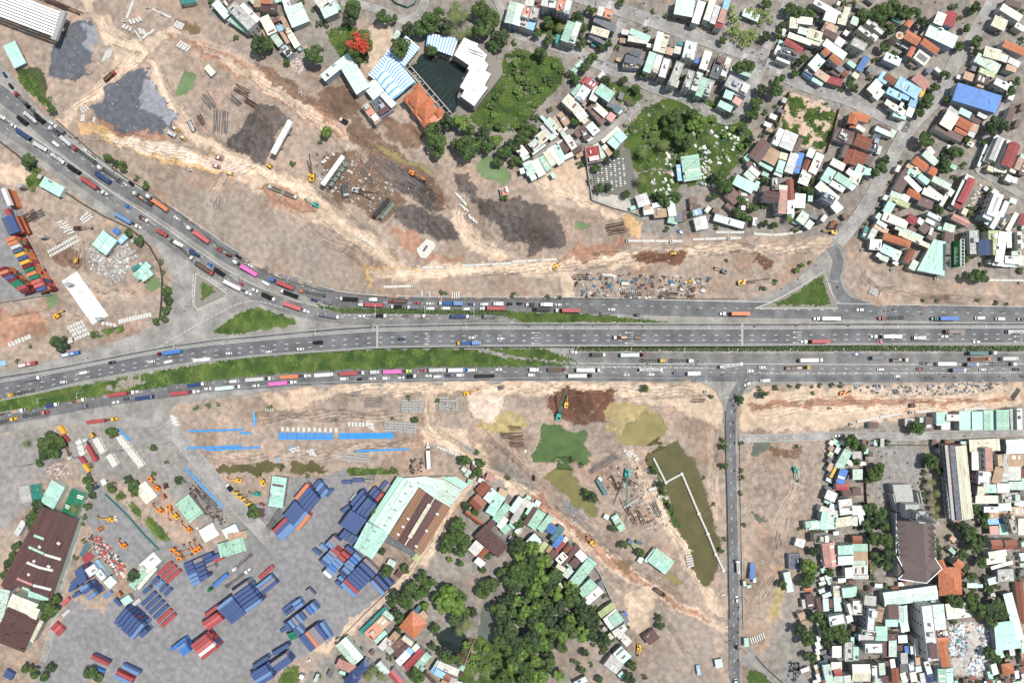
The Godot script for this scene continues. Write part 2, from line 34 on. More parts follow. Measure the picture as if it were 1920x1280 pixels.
"v": [1851.8,136.2,29.1,9,22,6,1686.8,379.2,36.2,9,22,6,1864.6,440.4,19.2,15.8,0,8,1868.8,463.3,26.7,10.8,-90,8,780.4,1044.4,11.8,10.9,32,4,1017.3,1026.5,21.3,10.2,-51,5,1137.5,1143.7,31,11.3,-36,6,1191,1024.4,14.7,7.1,45,3],
"X": [647.1,356.5,24.3,11.9,84,3],
"n": [1119.5,213.9,39.1,13.9,50,5,1375.8,367.5,23.6,21.2,45,5,1396.8,365.8,23.4,22,-86,5,1299.7,375.4,11.9,11.7,-4,4,1711.7,430,14.1,9.4,45,5,746.8,1208.1,24.8,12.9,-42,5],
"D": [1159.8,206.5,15.9,11.8,45,6,1049.3,994.5,14.3,12.7,-54,6,1128.9,913.5,31,6.7,60,3,157.4,1030.9,24.6,7.5,-62,4,783.1,1142.6,11.8,7,-51,5,1039.9,1006.9,15.4,8.4,-49,7,1183.3,1015.7,8.7,7.9,32,3,1199.3,1017.5,10.8,5.3,18,3,1545.8,1246.4,17.4,15.8,-18,4],
"rf": [1112.1,289,28,24.7,80,7],
"bg": [1448.7,367.5,25.1,18.5,8,11],
"oh": [1808.3,231.8,27.2,16,28,7,1726.6,306.8,26.3,14.3,36,6,1750.8,320.8,13.4,13.4,-60,6,1714.8,363.7,23.9,11.2,27,6,1683.4,450.1,48.9,11.3,17,7,774.4,1172.1,36.1,33.4,-50,8,1782.5,1089.8,48.4,39.2,87,8,1891.4,1254.1,19.8,18.6,-10,6],
"gg": [1870.4,278.9,43.3,11.8,-67,10],
"Ng": [1848.3,463,26.7,20.8,88,11],
"E": [137,942.1,43.7,27,-66,6],
"ps": [1855.2,861,40.9,12,88,11,1557,1040,42.1,23.5,82,6],
"Nh": [676.2,1254.6,28.3,13,-45,9,660.2,1274.1,25,19.3,-53,8],
"mg": [1694.2,1151.2,30,16.7,87,8],
"N": [1744.7,1271.5,15.2,12.1,81,6],
}
const VEHICLES := [
[9.6,140.8,-126,6.7,"c","N",0],[21.2,162.1,-131,6,"c","k",0],[40.8,185.8,-133,13.2,"e","r",0],[207.9,144.2,-41,9.1,"d","k",0],[5.4,220,30,7.3,"t","g",0],
[25.4,236.2,29,3.1,"c","w",0],[47.9,253.8,34,11.2,"t","N",0],[80.4,277.1,30,10.1,"t","g",0],[112.5,299.2,34,10.8,"n","w",0],[142.1,318.8,34,9.1,"t","k",0],
[180.4,350.4,34,19.9,"k","r",0],[240,387.5,30,4.8,"c","B",0],[60,204.6,-137,6.6,"e","k",0],[60.4,222.1,-140,10.6,"n","w",0],[45,227.1,-142,8.3,"t","k",0],
[77.1,222.9,-138,8.5,"t","k",0],[97.9,231.7,-142,4.9,"c","m",0],[105.8,247.9,-144,9.7,"e","w",0],[115.4,244.2,-143,7.9,"t","G",0],[127.1,265.8,-141,9.6,"t","g",0],
[106.7,270.8,-143,6,"v","w",0],[160.4,291.7,-145,20.1,"e","r",0],[161.7,282.5,-146,4.3,"c","w",0],[205.8,326.7,-145,19,"e","w",0],[195.8,333.8,-146,12.3,"t","N",0],
[237.1,346.7,-141,5.8,"c","g",0],[246.7,344.6,-137,4.9,"c","k",0],[270,373.3,-146,15.1,"f","b",0],[296.7,380.4,-145,19.1,"k","o",0],[330.4,242.1,38,3.4,"r","y",0],
[345.4,259.2,32,4.6,"r","y",0],[360,236.7,-117,9.4,"n","g",0],[325,252.9,30,4.2,"t","g",0],[412.5,297.9,16,5.6,"r","r",0],[407.9,313.3,13,5.2,"r","r",0],
[433.8,326.2,16,5.3,"r","y",0],[506.7,312.9,-142,5.3,"z","y",0],[517.9,355,-159,10,"d","m",0],[546.7,366.7,22,9.7,"d","m",0],[645.4,227.9,-152,4.4,"t","k",0],
[243.3,415,30,19.3,"k","l",0],[271.7,410.8,27,8,"f","b",0],[307.1,437.5,31,8.1,"t","r",0],[144.6,490,-86,4.8,"z","y",0],[332.1,409.2,-146,5.4,"c","w",0],
[372.9,439.6,-145,19.4,"k","p",0],[337.9,457.9,28,7.1,"t","w",0],[411.2,468.3,-142,4.9,"c","r",0],[429.2,479.2,-159,5.1,"c","R",0],[447.1,481.7,-146,5.4,"c","k",0],
[471.7,498.8,-151,5.5,"c","w",0],[460.8,502.5,-149,19.7,"k","P",0],[498.8,530.8,-152,6.4,"v","w",0],[529.6,532.1,-158,18.4,"k","rB",0],[544.6,550.8,-160,12.4,"t","k",0],
[588.8,550.4,-168,18.1,"e","o",0],[589.2,562.9,-164,5.6,"c","N",0],[615.4,567.5,-169,6.4,"v","G",0],[342.1,467.9,39,20.5,"e","c",0],[367.1,474.6,32,7.4,"t","N",0],
[385.8,503.8,33,18,"d","k",0],[395.4,496.7,30,5.9,"c","B",0],[413.8,510.4,36,7.7,"t","k",0],[447.9,540,27,19.9,"k","w",0],[453.8,532.9,28,4.4,"c","r",0],
[477.9,543.8,22,5.5,"c","w",0],[505.8,556.7,25,9.9,"t","k",0],[557.5,576.7,20,17.8,"k","p",0],[620,592.1,9,13.4,"t","G",0],[655.4,560.8,-177,12.3,"t","k",0],
[700,561.7,180,6,"t","w",0],[695.8,571.7,-178,17.4,"k","r",0],[746.7,564.6,-179,12,"d","k",0],[743.8,575,180,7.5,"t","k",0],[783.8,568.3,180,4.5,"c","r",0],
[775.8,576.1,-179,8.4,"t","G",0],[805,569.2,180,4.2,"c","w",0],[807.1,578.3,180,5.7,"v","w",0],[845.8,568.9,-179,16.2,"f","B",0],[835.8,578,180,6,"v","w",0],
[883.8,570.3,0,5.1,"c","N",0],[874.2,579.2,180,4.2,"v","w",0],[907.9,570.3,180,5.7,"v","w",0],[923.3,578.2,180,17.4,"k","r",0],[934.2,569.7,180,7.2,"t","w",0],
[955.4,569.7,180,3.9,"c","k",0],[677.5,592.5,0,4.8,"c","w",0],[716.7,592,0,6.6,"t","k",0],[777.1,592.5,0,15.3,"f","g",0],[862.9,593.3,0,12.3,"t","N",0],
[918.8,593.3,0,8.7,"t","G",0],[974.2,569.2,180,4.2,"c","k",0],[993.8,571.3,180,5.7,"t","k",0],[1024.2,571.1,-179,8.4,"t","w",0],[1047.1,571.3,180,3.9,"c","m",0],
[1016.2,579.8,-179,11.7,"t","k",0],[1064.2,582.2,-179,16.8,"k","r",0],[1146.7,580.2,-179,4.8,"c","w",0],[1132.5,588.2,-179,6,"v","G",0],[1195,590.8,180,6,"c","k",0],
[1262.5,475.8,180,4.2,"z","y",0],[1274.6,434.6,-148,3.9,"c","B",0],[1375.8,588.2,-180,19.8,"k","o",0],[1547.5,597.5,180,17.4,"k","w",0],[1295,526.7,163,6.3,"z","y",0],
[1612.1,580.8,180,5.1,"c","w",0],[1670,596,178,18,"e","r",0],[1767.5,597.1,179,17.4,"k","B",0],[1835.4,596.1,178,6.3,"v","w",0],[1873.3,597.5,180,6,"v","w",0],
[1913.3,598.3,180,4.8,"c","k",0],[54.6,682.9,-11,13.8,"b","r",0],[135.4,663.3,-11,13.1,"b","B",0],[62.5,710,-11,12.2,"t","G",0],[41.7,736.2,168,18.4,"e","y",0],
[119.6,715.8,173,5.1,"c","w",0],[158.3,698.3,169,6.1,"v","w",0],[210.4,679.6,170,5.2,"c","k",0],[284.2,677.7,171,4.9,"c","w",0.11],[320.4,660.8,172,16.7,"k","BR",0.2],
[316.7,677.8,167,6.2,"v","w",0.19],[148.8,751.7,-17,10.3,"f","t",0],[24.2,772.1,-11,17.7,"f","g",0],[68.3,776.2,-10,18.3,"e","r",0],[16.2,787.5,-13,13.2,"e","y",0],
[100.8,758.8,-12,7.4,"t","N",0],[156.7,762.1,-13,6.8,"t","G",0],[234.6,737.1,-8,19.1,"k","r",0],[216.7,753.8,-9,5.5,"c","w",0],[238.8,747.5,-7,5.1,"c","N",0],
[273.8,744.6,-7,11.8,"t","N",0],[195,787.5,-7,20.5,"k","ry",0],[380.6,674.2,174,12.2,"b","w",0.65],[429.6,662.2,177,3.9,"c","w",1.13],[504.2,659.2,175,4.2,"c","w",1.97],
[563.8,654.2,176,5.1,"c","w",2.65],[597.5,641.9,176,6.6,"t","k",3.07],[370.4,720.4,-8,11.2,"t","N",0],[349.2,735.4,-6,18.7,"k","r",0],[389.6,728.1,-5,5.1,"c","w",0],
[430.8,726,-6,16.9,"k","m",0],[440,714.5,-5,6.6,"v","w",0],[487.1,710.2,-4,17.2,"k","g",0],[480,722.5,-4,4.8,"c","m",0],[531.7,717.5,-5,18.1,"k","P",0],[555,705,-3,20.4,"k","o",0],
[609.6,702.1,-4,13.5,"t","w",0],[751.7,635.6,178,4.8,"c","N",4.88],[880,642.8,179,16.2,"f","By",5.88],[885.4,632.8,179,4.5,"c","w",5.91],[938.9,634.5,180,5,"c","w",6.13],
[661.7,699,-2,16.8,"k","r",0],[645.8,709.6,-3,5.4,"v","w",0],[704.2,697.1,-3,6.6,"t","g",0],[746.2,695.8,-2,18.9,"k","PL",0],[792.9,695,0,4.5,"c","r",0],
[821.2,693.1,-2,11.7,"t","g",0],[857.9,693.3,-1,12.3,"t","wB",0],[885.4,693.5,-1,6.3,"v","w",0],[934.2,692.5,0,5.4,"c","w",0],[675.8,710.7,-2,3.6,"c","k",0],
[697.9,709.3,-1,5.1,"c","w",0],[724.2,708.5,-1,4.8,"v","w",0],[751.7,707.7,-1,4.8,"c","w",0],[773.1,704.4,-2,5.6,"t","k",0],[802.9,704.2,-1,4.5,"c","w",0],
[821.5,705.6,-2,6.1,"v","w",0],[841.9,703.7,0,5.2,"c","N",0],[863.1,702.8,-1,5.2,"v","w",0],[909.8,704.4,-1,12.4,"t","k",0],[940.8,726.2,161,10.2,"z","G",0],
[1174.8,632.5,180,18.1,"f","b",6.2],[1075,659.8,8,5.5,"c","w",0],[1121.7,664.4,1,9.6,"t","k",0],[1187.9,665.1,-1,18.3,"k","mR",0],[1222.8,675.5,0,17,"e","y",0],
[1276.7,675.8,0,16.8,"e","w",0],[1001.8,692.8,0,6.5,"t","w",0],[1043.9,692.9,0,12.2,"d","b",0],[1102.5,693.3,0,16.2,"k","w",0],[996.2,702.5,0,4.5,"v","w",0],
[1087.3,703.9,-1,16.3,"k","wk",0],[1173.3,702.3,0,4.8,"c","g",0],[1219.6,692.8,0,15.9,"n","w",0],[1220,701.7,0,4.8,"c","w",0],[1266.2,699.5,0,3.9,"c","N",0],
[1526.2,639.8,179,18.9,"k","r",4.43],[1369.2,684.6,-8,15.7,"n","w",0],[1300,699.6,-2,9,"t","w",0],[1428.8,688.2,-2,4.5,"c","w",0],[1406.5,695.2,-1,4.9,"c","w",0],
[1518.3,674.8,-1,15.6,"k","w",0],[1493.3,689.2,-2,16.2,"f","by",0],[1400.8,719.6,153,4.7,"c","w",0],[1433.8,712.9,177,6.3,"v","w",0],[1658.3,630.6,180,22.8,"k","w",2.47],
[1649.2,640.5,180,4.2,"c","r",2.61],[1720.4,633.2,179,8.1,"t","g",1.58],[1770.8,630.7,180,4.8,"c","w",1.02],[1786.2,621.5,179,13.5,"t","b",0.85],
[1830.4,640.8,180,5.1,"c","w",0.47],[1905.8,621.7,180,15,"n","w",0.17],[1606.2,663.7,0,4.5,"c","B",0],[1645.4,670.4,-2,10.5,"t","G",0],[1683.8,674.6,-2,11.1,"f","b",0],
[1731.5,680.7,0,4.9,"c","k",0],[1650,692.2,0,4.8,"c","w",0],[1724,691.5,0,4.1,"c","R",0],[1771.7,681.8,0,13.8,"t","w",0],[1819.2,682.8,0,8.4,"t","N",0],
[1839.6,661.4,-1,21.3,"k","T",0],[1834.6,672.7,-1,12.9,"d","o",0],[1889.6,671.9,-1,11.1,"t","g",0],[1879.6,682.1,0,17.7,"e","w",0],[1794.2,693.5,-1,9.6,"t","N",0],
[1841.7,692.5,0,4.8,"c","m",0],[1904.3,692.2,0,4.3,"c","k",0],[1681.2,705,0,3.9,"c","w",0],[1644.2,722.8,2,6,"c","N",0],[1710.8,760,180,4.8,"z","b",0],
[128.8,846.2,67,11.4,"e","w",0],[175,900,56,13,"e","N",0],[173.3,842.5,-119,17.2,"k","r",0],[217.9,972.1,-118,4.4,"c","w",0],[308.3,930.8,-124,2.2,"z","o",0],
[311.7,910.8,-112,3.2,"z","R",0],[189.2,990.8,-31,3.5,"z","o",0],[175.4,815.8,-138,3.6,"z","y",0],[444.2,923.3,180,3,"z","y",0],[451.7,930,169,3.1,"z","y",0],
[459.6,935,156,3,"z","y",0],[467.9,943.3,156,3,"z","y",0],[431.7,912.5,-129,3.8,"t","k",0],[491.7,944.2,-153,4,"c","r",0],[803.8,853.3,-93,17.4,"k","w",0],
[1000.8,895,-90,2.4,"c","k",0],[1571.7,816.7,180,4.8,"c","w",0],[1797.5,827.5,180,4.2,"c","N",0],[455.8,1052.9,140,18.1,"e","w",0],[446.7,1082.5,-37,21,"e","w",0],
[410,1090.4,139,18.9,"k","B",0],[1236.7,1108.3,34,8.7,"d","b",0],[1381.7,1060,-94,9,"n","w",0],[1381.2,1122.5,-94,4.8,"c","w",0],[1380,1210,-90,4.2,"c","k",0],
[1378.3,1277.5,-90,3,"v","w",0],[226.7,1112.5,-140,4.7,"z","o",0],[580.4,1236.7,155,4.3,"c","w",0],
]
const BIKES := [
[130.8,256.2,-124,0],[135,258.8,-124,0],[141.7,259.6,-124,0],[145.8,257.9,-124,0],[149.2,267.9,-124,0],[174.2,290.4,-124,0],[179.2,290.4,-124,0],[178.3,294.6,-124,0],
[186.7,296.2,-124,0],[210.8,316.2,-124,0],[215,321.2,-124,0],[220,322.1,-124,0],[1307.5,580.8,180,0],[1496.8,523.7,180,0],[1466,541.3,180,0],[1530,497.5,180,0],[1321.8,475,180,0],
[1570,538.8,-112,0],[1656.7,583.3,180,0],[1666.7,583,180,0],[1675,580.3,180,0],[1727.9,587.5,180,0],[1876.8,584.2,180,0],[164.6,671.2,-162,0],[207.5,761.7,180,0],
[991.2,612.5,180,6.2],[1112.1,611.3,180,6.2],[1205.4,611.3,180,6.2],[1014.6,677.5,180,0],[1104.4,682.5,180,0],[1196,683.8,180,0],[1213.8,682,180,0],[1309.2,676.7,180,0],
[1305.9,681.7,180,0],[1287.5,683.8,180,0],[1295.8,683.3,180,0],[1353.3,701.7,180,0],[1565.8,710,180,0],[1377.5,739.2,-90,0],[1379.2,752.5,-90,0],[1375,760,-90,0],
[1378.3,770,-90,0],[1370.8,750,-90,0],[1375,791.7,-90,0],[1381.7,744.2,-90,0],[1415.1,611.7,180,5.74],[1492.6,610.8,180,4.88],[1590.1,610.8,180,3.54],[1736.7,707.8,180,0],
[1743.3,705.3,180,0],[1747.5,709,180,0],[1769.6,706.3,180,0],[1789.6,707.2,180,0],[1873.3,704.5,180,0],[1883.3,708.8,180,0],[1913.3,704,180,0],[1916.7,706.7,180,0],
[1684.3,710.5,180,0],[1760.8,700.8,180,0],[1377.5,808.3,-90,0],[1377.5,830,-90,0],[1377.5,881.7,-90,0],[1808.4,817.5,180,0],[1385,1137.5,-90,0],[1384.2,1142.5,-90,0],
[1384.7,1160,-90,0],[1383.3,1184.2,-90,0],[1384.2,1237.5,-90,0],
]
const DIGGERS := [
[590.8,383.3,-151,8.6,"T"],[774.2,325.8,27,10.5,"o"],[106.7,591.7,-39,3.8,"y"],[145,427.5,0,10.2,"b"],[1043.3,498.3,-45,8.5,"y"],[1356.7,508.3,-160,7,"G"],
[1393.3,529.2,-6,13.9,"y"],[1561.7,435,-173,7.3,"y"],[876.7,736.7,-20,8,"y"],[1047.5,779.2,-78,18.7,"T"],[1061.7,756.7,-83,4.8,"y"],[1582.5,736.7,-13,5.2,"o"],
[283.3,899.2,43,7.4,"o"],[293.3,915,-144,5.2,"o"],[300,956.7,-138,7.2,"o"],[316.7,953.3,86,8.4,"o"],[206.7,973.3,-169,9.8,"y"],[328.3,966.7,-126,5.2,"y"],
[353.3,991.7,-135,7.6,"o"],[445,900,-169,7.9,"y"],[491.7,903.3,-117,2.7,"y"],[481.7,925.8,-166,6.2,"T"],[1175.8,888.3,98,19.4,"T"],[1492.5,881.7,75,8.4,"T"],[325,1030,-25,7.9,"o"],
[333.3,1036.7,-21,8.4,"o"],[338.3,1045.8,-18,7.9,"o"],[364.2,1030.8,-127,6.4,"o"],[371.7,1026.7,-124,6.5,"o"],[1110,1016.7,-135,3.4,"y"],[231.7,1021.7,-130,4.7,"o"],
[1198.3,1215.8,93,5.1,"y"],[669,357,17,17.5,"g"],[585,331,-86,13,"y"],
]
const BOXES := [
[565.4,921.7,-50.2,1,3,"o"],[570.4,927.7,-50.2,1,3,"N"],[575.4,933.8,-50.2,1,3,"N"],[580.4,939.8,-50.2,1,3,"N"],[585.4,945.8,-50.2,1,3,"N"],[544.2,954.2,-51.3,1,3,"N"],
[549,959.2,-51.3,1,3,"N"],[553.8,964.2,-51.3,1,3,"N"],[558.7,969.2,-51.3,1,3,"N"],[563.5,974.2,-51.3,1,3,"l"],[568.3,979.2,-51.3,1,3,"o"],[594.6,906.7,-50.9,0,2,"N"],
[599,912.8,-50.9,0,2,"l"],[603.5,918.9,-50.9,0,2,"N"],[607.9,925,-50.9,0,2,"l"],[617.5,923.3,-48.8,0,1,"N"],[524.6,984.6,-45,1,3,"r"],[529.3,989.6,-45,1,3,"N"],
[534,994.6,-45,1,3,"l"],[538.7,999.6,-45,1,3,"l"],[672.9,942.5,-50.2,1,4,"N"],[680.4,948.3,-50.2,1,4,"N"],[686.2,952.9,-52.1,1,3,"N"],[692.9,957.1,-52.1,1,3,"N"],
[698.8,920.8,-50.9,0,2,"N"],[705,926.2,-50.9,0,2,"N"],[711.2,931.7,-50.9,0,2,"r"],[718.8,908.8,-52.6,0,1,"N"],[724.6,913.8,-52.6,0,1,"t"],[670,933.3,-48.8,1,3,"N"],
[663.3,932.5,-49.4,0,1,"g"],[650,971.7,-54.5,1,4,"N"],[656,975.4,-54.5,1,4,"N"],[662.1,979.2,-54.5,1,4,"N"],[668.1,982.9,-54.5,1,4,"N"],[674.2,986.7,-54.5,1,4,"N"],
[647.9,954.2,-36.4,0,2,"N"],[650,903.8,-2.9,0,1,"N"],[670.8,900.2,-1.1,0,1,"N"],[691.7,901.8,-1.1,0,1,"t"],[643.3,1000.8,-49.4,0,3,"N"],[650,1004.7,-49.4,0,3,"N"],
[656.7,1008.6,-49.4,0,3,"G"],[663.3,1012.5,-49.4,0,3,"N"],[680.4,1076.2,43.1,1,3,"N"],[674.9,1082.1,43.1,1,3,"N"],[669.4,1087.9,43.1,1,3,"N"],[663.9,1093.8,43.1,1,3,"N"],
[658.4,1099.6,43.1,1,3,"r"],[652.9,1105.4,43.1,1,3,"l"],[695,1060.4,44,1,2,"t"],[688.3,1067.9,44,1,3,"N"],[724.2,1085,47.1,1,2,"N"],[715.8,1093.3,47.1,1,2,"N"],
[707.5,1101.7,47.1,1,2,"l"],[655.4,1030.4,40.9,0,2,"N"],[647.1,1039.6,40.9,0,2,"r"],[669.6,1043.8,41.4,0,2,"l"],[663.3,1050.4,41.4,0,2,"B"],[657.1,1057.1,41.4,0,2,"l"],
[655,1063.3,36.9,0,2,"l"],[645,1075,36.9,0,2,"N"],[606.7,1025.8,41.2,0,1,"l"],[594.2,1034.2,37.9,0,1,"N"],[629.2,1012.1,39.1,0,3,"t"],[624.2,1017.5,39.1,0,3,"t"],
[619.2,1022.9,39.1,0,3,"l"],[628.8,1032.5,38.7,0,3,"r"],[623.5,1038.3,38.7,0,3,"t"],[618.3,1044.2,38.7,0,3,"l"],[613.1,1050,38.7,0,3,"l"],[607.9,1055.8,38.7,0,3,"N"],
[640,1045.8,40.6,0,3,"r"],[634.7,1052,40.6,0,3,"l"],[629.3,1058.2,40.6,0,3,"l"],[624,1064.3,40.6,0,3,"B"],[618.7,1070.5,40.6,0,3,"l"],[613.3,1076.7,40.6,0,3,"w"],
[653.3,1060.8,41.2,0,2,"l"],[649.4,1069.6,41.2,0,2,"l"],[645.4,1078.3,41.2,0,2,"N"],[641.5,1087.1,41.2,0,2,"l"],[637.5,1095.8,41.2,0,2,"N"],[539.6,1175,50.9,0,3,"N"],
[546.5,1169.8,50.9,0,3,"l"],[553.4,1164.5,50.9,0,3,"t"],[560.3,1159.3,50.9,0,3,"l"],[567.2,1154,50.9,0,3,"N"],[574.1,1148.8,50.9,0,3,"t"],[581,1143.6,50.9,0,3,"B"],
[587.9,1138.3,50.9,0,3,"l"],[543.3,1135,-37.9,1,1,"N"],[548.3,1141.7,-37.9,1,1,"N"],[555.8,1129.2,-35.5,0,2,"l"],[560,1136.7,-35.5,0,2,"l"],[581.7,1111.7,45,0,2,"t"],
[532.9,1179.2,-33.7,0,1,"N"],[556.7,1185,45,0,2,"N"],[562.5,1180,45,0,2,"l"],[352.1,1057.9,-25.3,0,2,"N"],[354.9,1064.9,-25.3,0,2,"N"],[357.8,1071.9,-25.3,0,2,"N"],
[360.6,1078.9,-25.3,0,2,"l"],[363.4,1085.9,-25.3,0,2,"l"],[366.2,1092.9,-25.3,0,2,"l"],[370.4,1050.8,-22.8,0,3,"t"],[373.1,1058.8,-22.8,0,3,"N"],[375.8,1066.7,-22.8,0,3,"N"],
[378.5,1074.6,-22.8,0,3,"N"],[381.2,1082.5,-22.8,0,3,"N"],[388.3,1042.1,-24.2,0,2,"N"],[390.6,1049.6,-24.2,0,2,"N"],[392.8,1057.1,-24.2,0,2,"t"],[395,1064.6,-24.2,0,2,"t"],
[406.7,1042.1,-23.6,0,2,"N"],[408.3,1048.8,-23.6,0,2,"r"],[449.2,1102.5,-35.2,1,4,"t"],[454.2,1109.2,-35.2,1,4,"N"],[459.2,1115.8,-35.2,1,4,"N"],[464.2,1122.5,-35.2,1,4,"N"],
[469.2,1129.2,-35.2,1,4,"N"],[474.2,1135.8,-35.2,1,4,"l"],[420.8,1130.8,-37.4,1,4,"l"],[425.7,1136.2,-37.4,1,4,"N"],[430.5,1141.5,-37.4,1,4,"N"],[435.3,1146.8,-37.4,1,4,"N"],
[440.2,1152.2,-37.4,1,4,"N"],[445,1157.5,-37.4,1,4,"N"],[392.9,1160.8,-35.1,1,3,"r"],[397.5,1165,-35.1,1,3,"p"],[402.1,1169.2,-35.1,1,3,"r"],[397.9,1144.2,-37.2,1,2,"r"],
[498.3,1073.3,-41.2,1,1,"r"],[494.6,1090.8,-38.2,1,2,"l"],[499.6,1096.2,-38.2,1,2,"t"],[504.6,1101.7,-38.2,1,2,"N"],[546.7,1188.3,-21.8,0,2,"E"],[550.8,1195,-21.8,0,2,"E"],
[573.3,1206.7,51.3,1,3,"N"],[579,1202.5,51.3,1,3,"N"],[584.7,1198.3,51.3,1,3,"o"],[590.3,1194.2,51.3,1,3,"t"],[596,1190,51.3,1,3,"t"],[601.7,1185.8,51.3,1,3,"N"],
[610.4,1181.7,58.7,1,2,"l"],[525.8,1217.5,-30.5,1,2,"N"],[522.5,1237.1,-35.4,1,3,"t"],[527.1,1242.1,-35.4,1,3,"N"],[531.7,1247.1,-35.4,1,3,"N"],[488.3,1241.7,-33.7,1,2,"N"],
[484.6,1257.5,-30.7,1,3,"N"],[488.5,1263.6,-30.7,1,3,"N"],[492.4,1269.7,-30.7,1,3,"l"],[496.3,1275.8,-30.7,1,3,"N"],[372.5,1201.7,-37.4,1,4,"r"],[377.3,1207.3,-37.4,1,4,"r"],
[382.1,1212.9,-37.4,1,4,"p"],[386.9,1218.5,-37.4,1,4,"w"],[391.7,1224.2,-37.4,1,4,"r"],[333.3,1208.3,-36.9,1,2,"B"],[339.6,1211.7,-35.2,0,3,"l"],[343.8,1217.1,-35.2,0,3,"B"],
[347.9,1222.5,-35.2,0,3,"B"],[226.2,1155.8,-50.2,1,4,"N"],[232.2,1161.5,-50.2,1,4,"N"],[238.2,1167.2,-50.2,1,4,"N"],[244.2,1172.8,-50.2,1,4,"N"],[250.2,1178.5,-50.2,1,4,"N"],
[256.2,1184.2,-50.2,1,4,"l"],[268.3,1187.5,-47.7,0,3,"N"],[277.5,1122.5,-43,1,1,"N"],[285,1130.7,-43,1,1,"N"],[292.5,1138.8,-43,1,1,"N"],[300,1147,-43,1,1,"N"],
[307.5,1155.2,-43,1,1,"r"],[315,1163.3,-43,1,1,"r"],[307.9,1065.8,-41.9,1,1,"r"],[315.8,1072.9,-41.9,1,1,"r"],[323.8,1080,-41.9,1,1,"r"],[289.6,1088.8,-45,0,1,"N"],
[297.6,1095.7,-45,0,1,"l"],[305.7,1102.6,-45,0,1,"N"],[313.8,1109.6,-45,0,1,"N"],[275,1105.8,-41.2,0,1,"N"],[255,1129.2,-41.2,0,1,"g"],[220,1129.2,45,0,1,"N"],
[156.2,1101.7,-35.2,0,4,"l"],[161.2,1106.9,-35.2,0,4,"N"],[166.2,1112.2,-35.2,0,4,"t"],[171.2,1117.5,-35.2,0,4,"l"],[142.5,1115,-28.6,0,3,"N"],[139.2,1090,-36,0,3,"N"],
[137.1,1096.7,-36,0,3,"N"],[135,1103.3,-36,0,3,"N"],[146.7,1069.2,-35,0,4,"N"],[148.9,1075.8,-35,0,4,"N"],[151.1,1082.5,-35,0,4,"N"],[153.3,1089.2,-35,0,4,"N"],
[200.8,1115,-40.6,0,1,"l"],[122.1,1127.5,-46.6,0,1,"p"],[122.5,1149.2,-39.3,0,1,"g"],[101.2,1174.2,-46.6,0,1,"r"],[106.7,1179.2,-46.6,0,1,"p"],[112.1,1184.2,-46.6,0,1,"r"],
[232.5,1267.5,25.3,1,2,"r"],[229.2,1274.2,25.3,1,2,"l"],[243.3,1256.7,26.6,1,2,"l"],[185.8,1238.3,25.2,1,2,"r"],[185.8,1256.7,24,0,1,"B"],[13.3,1268.3,31,0,1,"N"],
[16.7,1261.7,31,0,1,"N"],[18.8,448.3,-20.9,0,5,"o"],[23.1,455.5,-20.9,0,5,"o"],[27.5,462.7,-20.9,0,5,"g"],[31.8,469.9,-20.9,0,5,"G"],[36.2,477.1,-20.9,0,5,"y"],
[40.5,484.2,-20.9,0,5,"N"],[44.9,491.4,-20.9,0,5,"y"],[49.3,498.6,-20.9,0,5,"R"],[53.6,505.8,-20.9,0,5,"E"],[58,512.9,-20.9,0,5,"o"],[62.3,520.1,-20.9,0,5,"E"],
[66.7,527.3,-20.9,0,5,"p"],[71.1,534.5,-20.9,0,5,"p"],[75.4,541.7,-20.9,0,5,"N"],[0,505.4,-19.3,0,4,"R"],[5.6,510.2,-19.3,0,4,"o"],[11.2,515,-19.3,0,4,"R"],
[16.9,519.8,-19.3,0,4,"N"],[22.5,524.6,-19.3,0,4,"R"],[28.1,529.4,-19.3,0,4,"E"],[33.8,534.2,-19.3,0,4,"E"],[39.4,539,-19.3,0,4,"r"],[45,543.8,-19.3,0,4,"R"],
[11.7,423.8,65.4,1,5,"G"],[18.3,421.2,65.4,1,5,"N"],[25,418.8,65.4,1,5,"N"],[10.8,369.2,67.6,1,4,"w"],[14.2,399.2,61.7,0,3,"r"],[114.6,806.2,53.7,0,1,"y"],
[120.4,821.2,49.1,0,1,"r"],[153.3,862.9,47.3,0,1,"r"],[160.4,877.1,52.6,0,1,"y"],
]
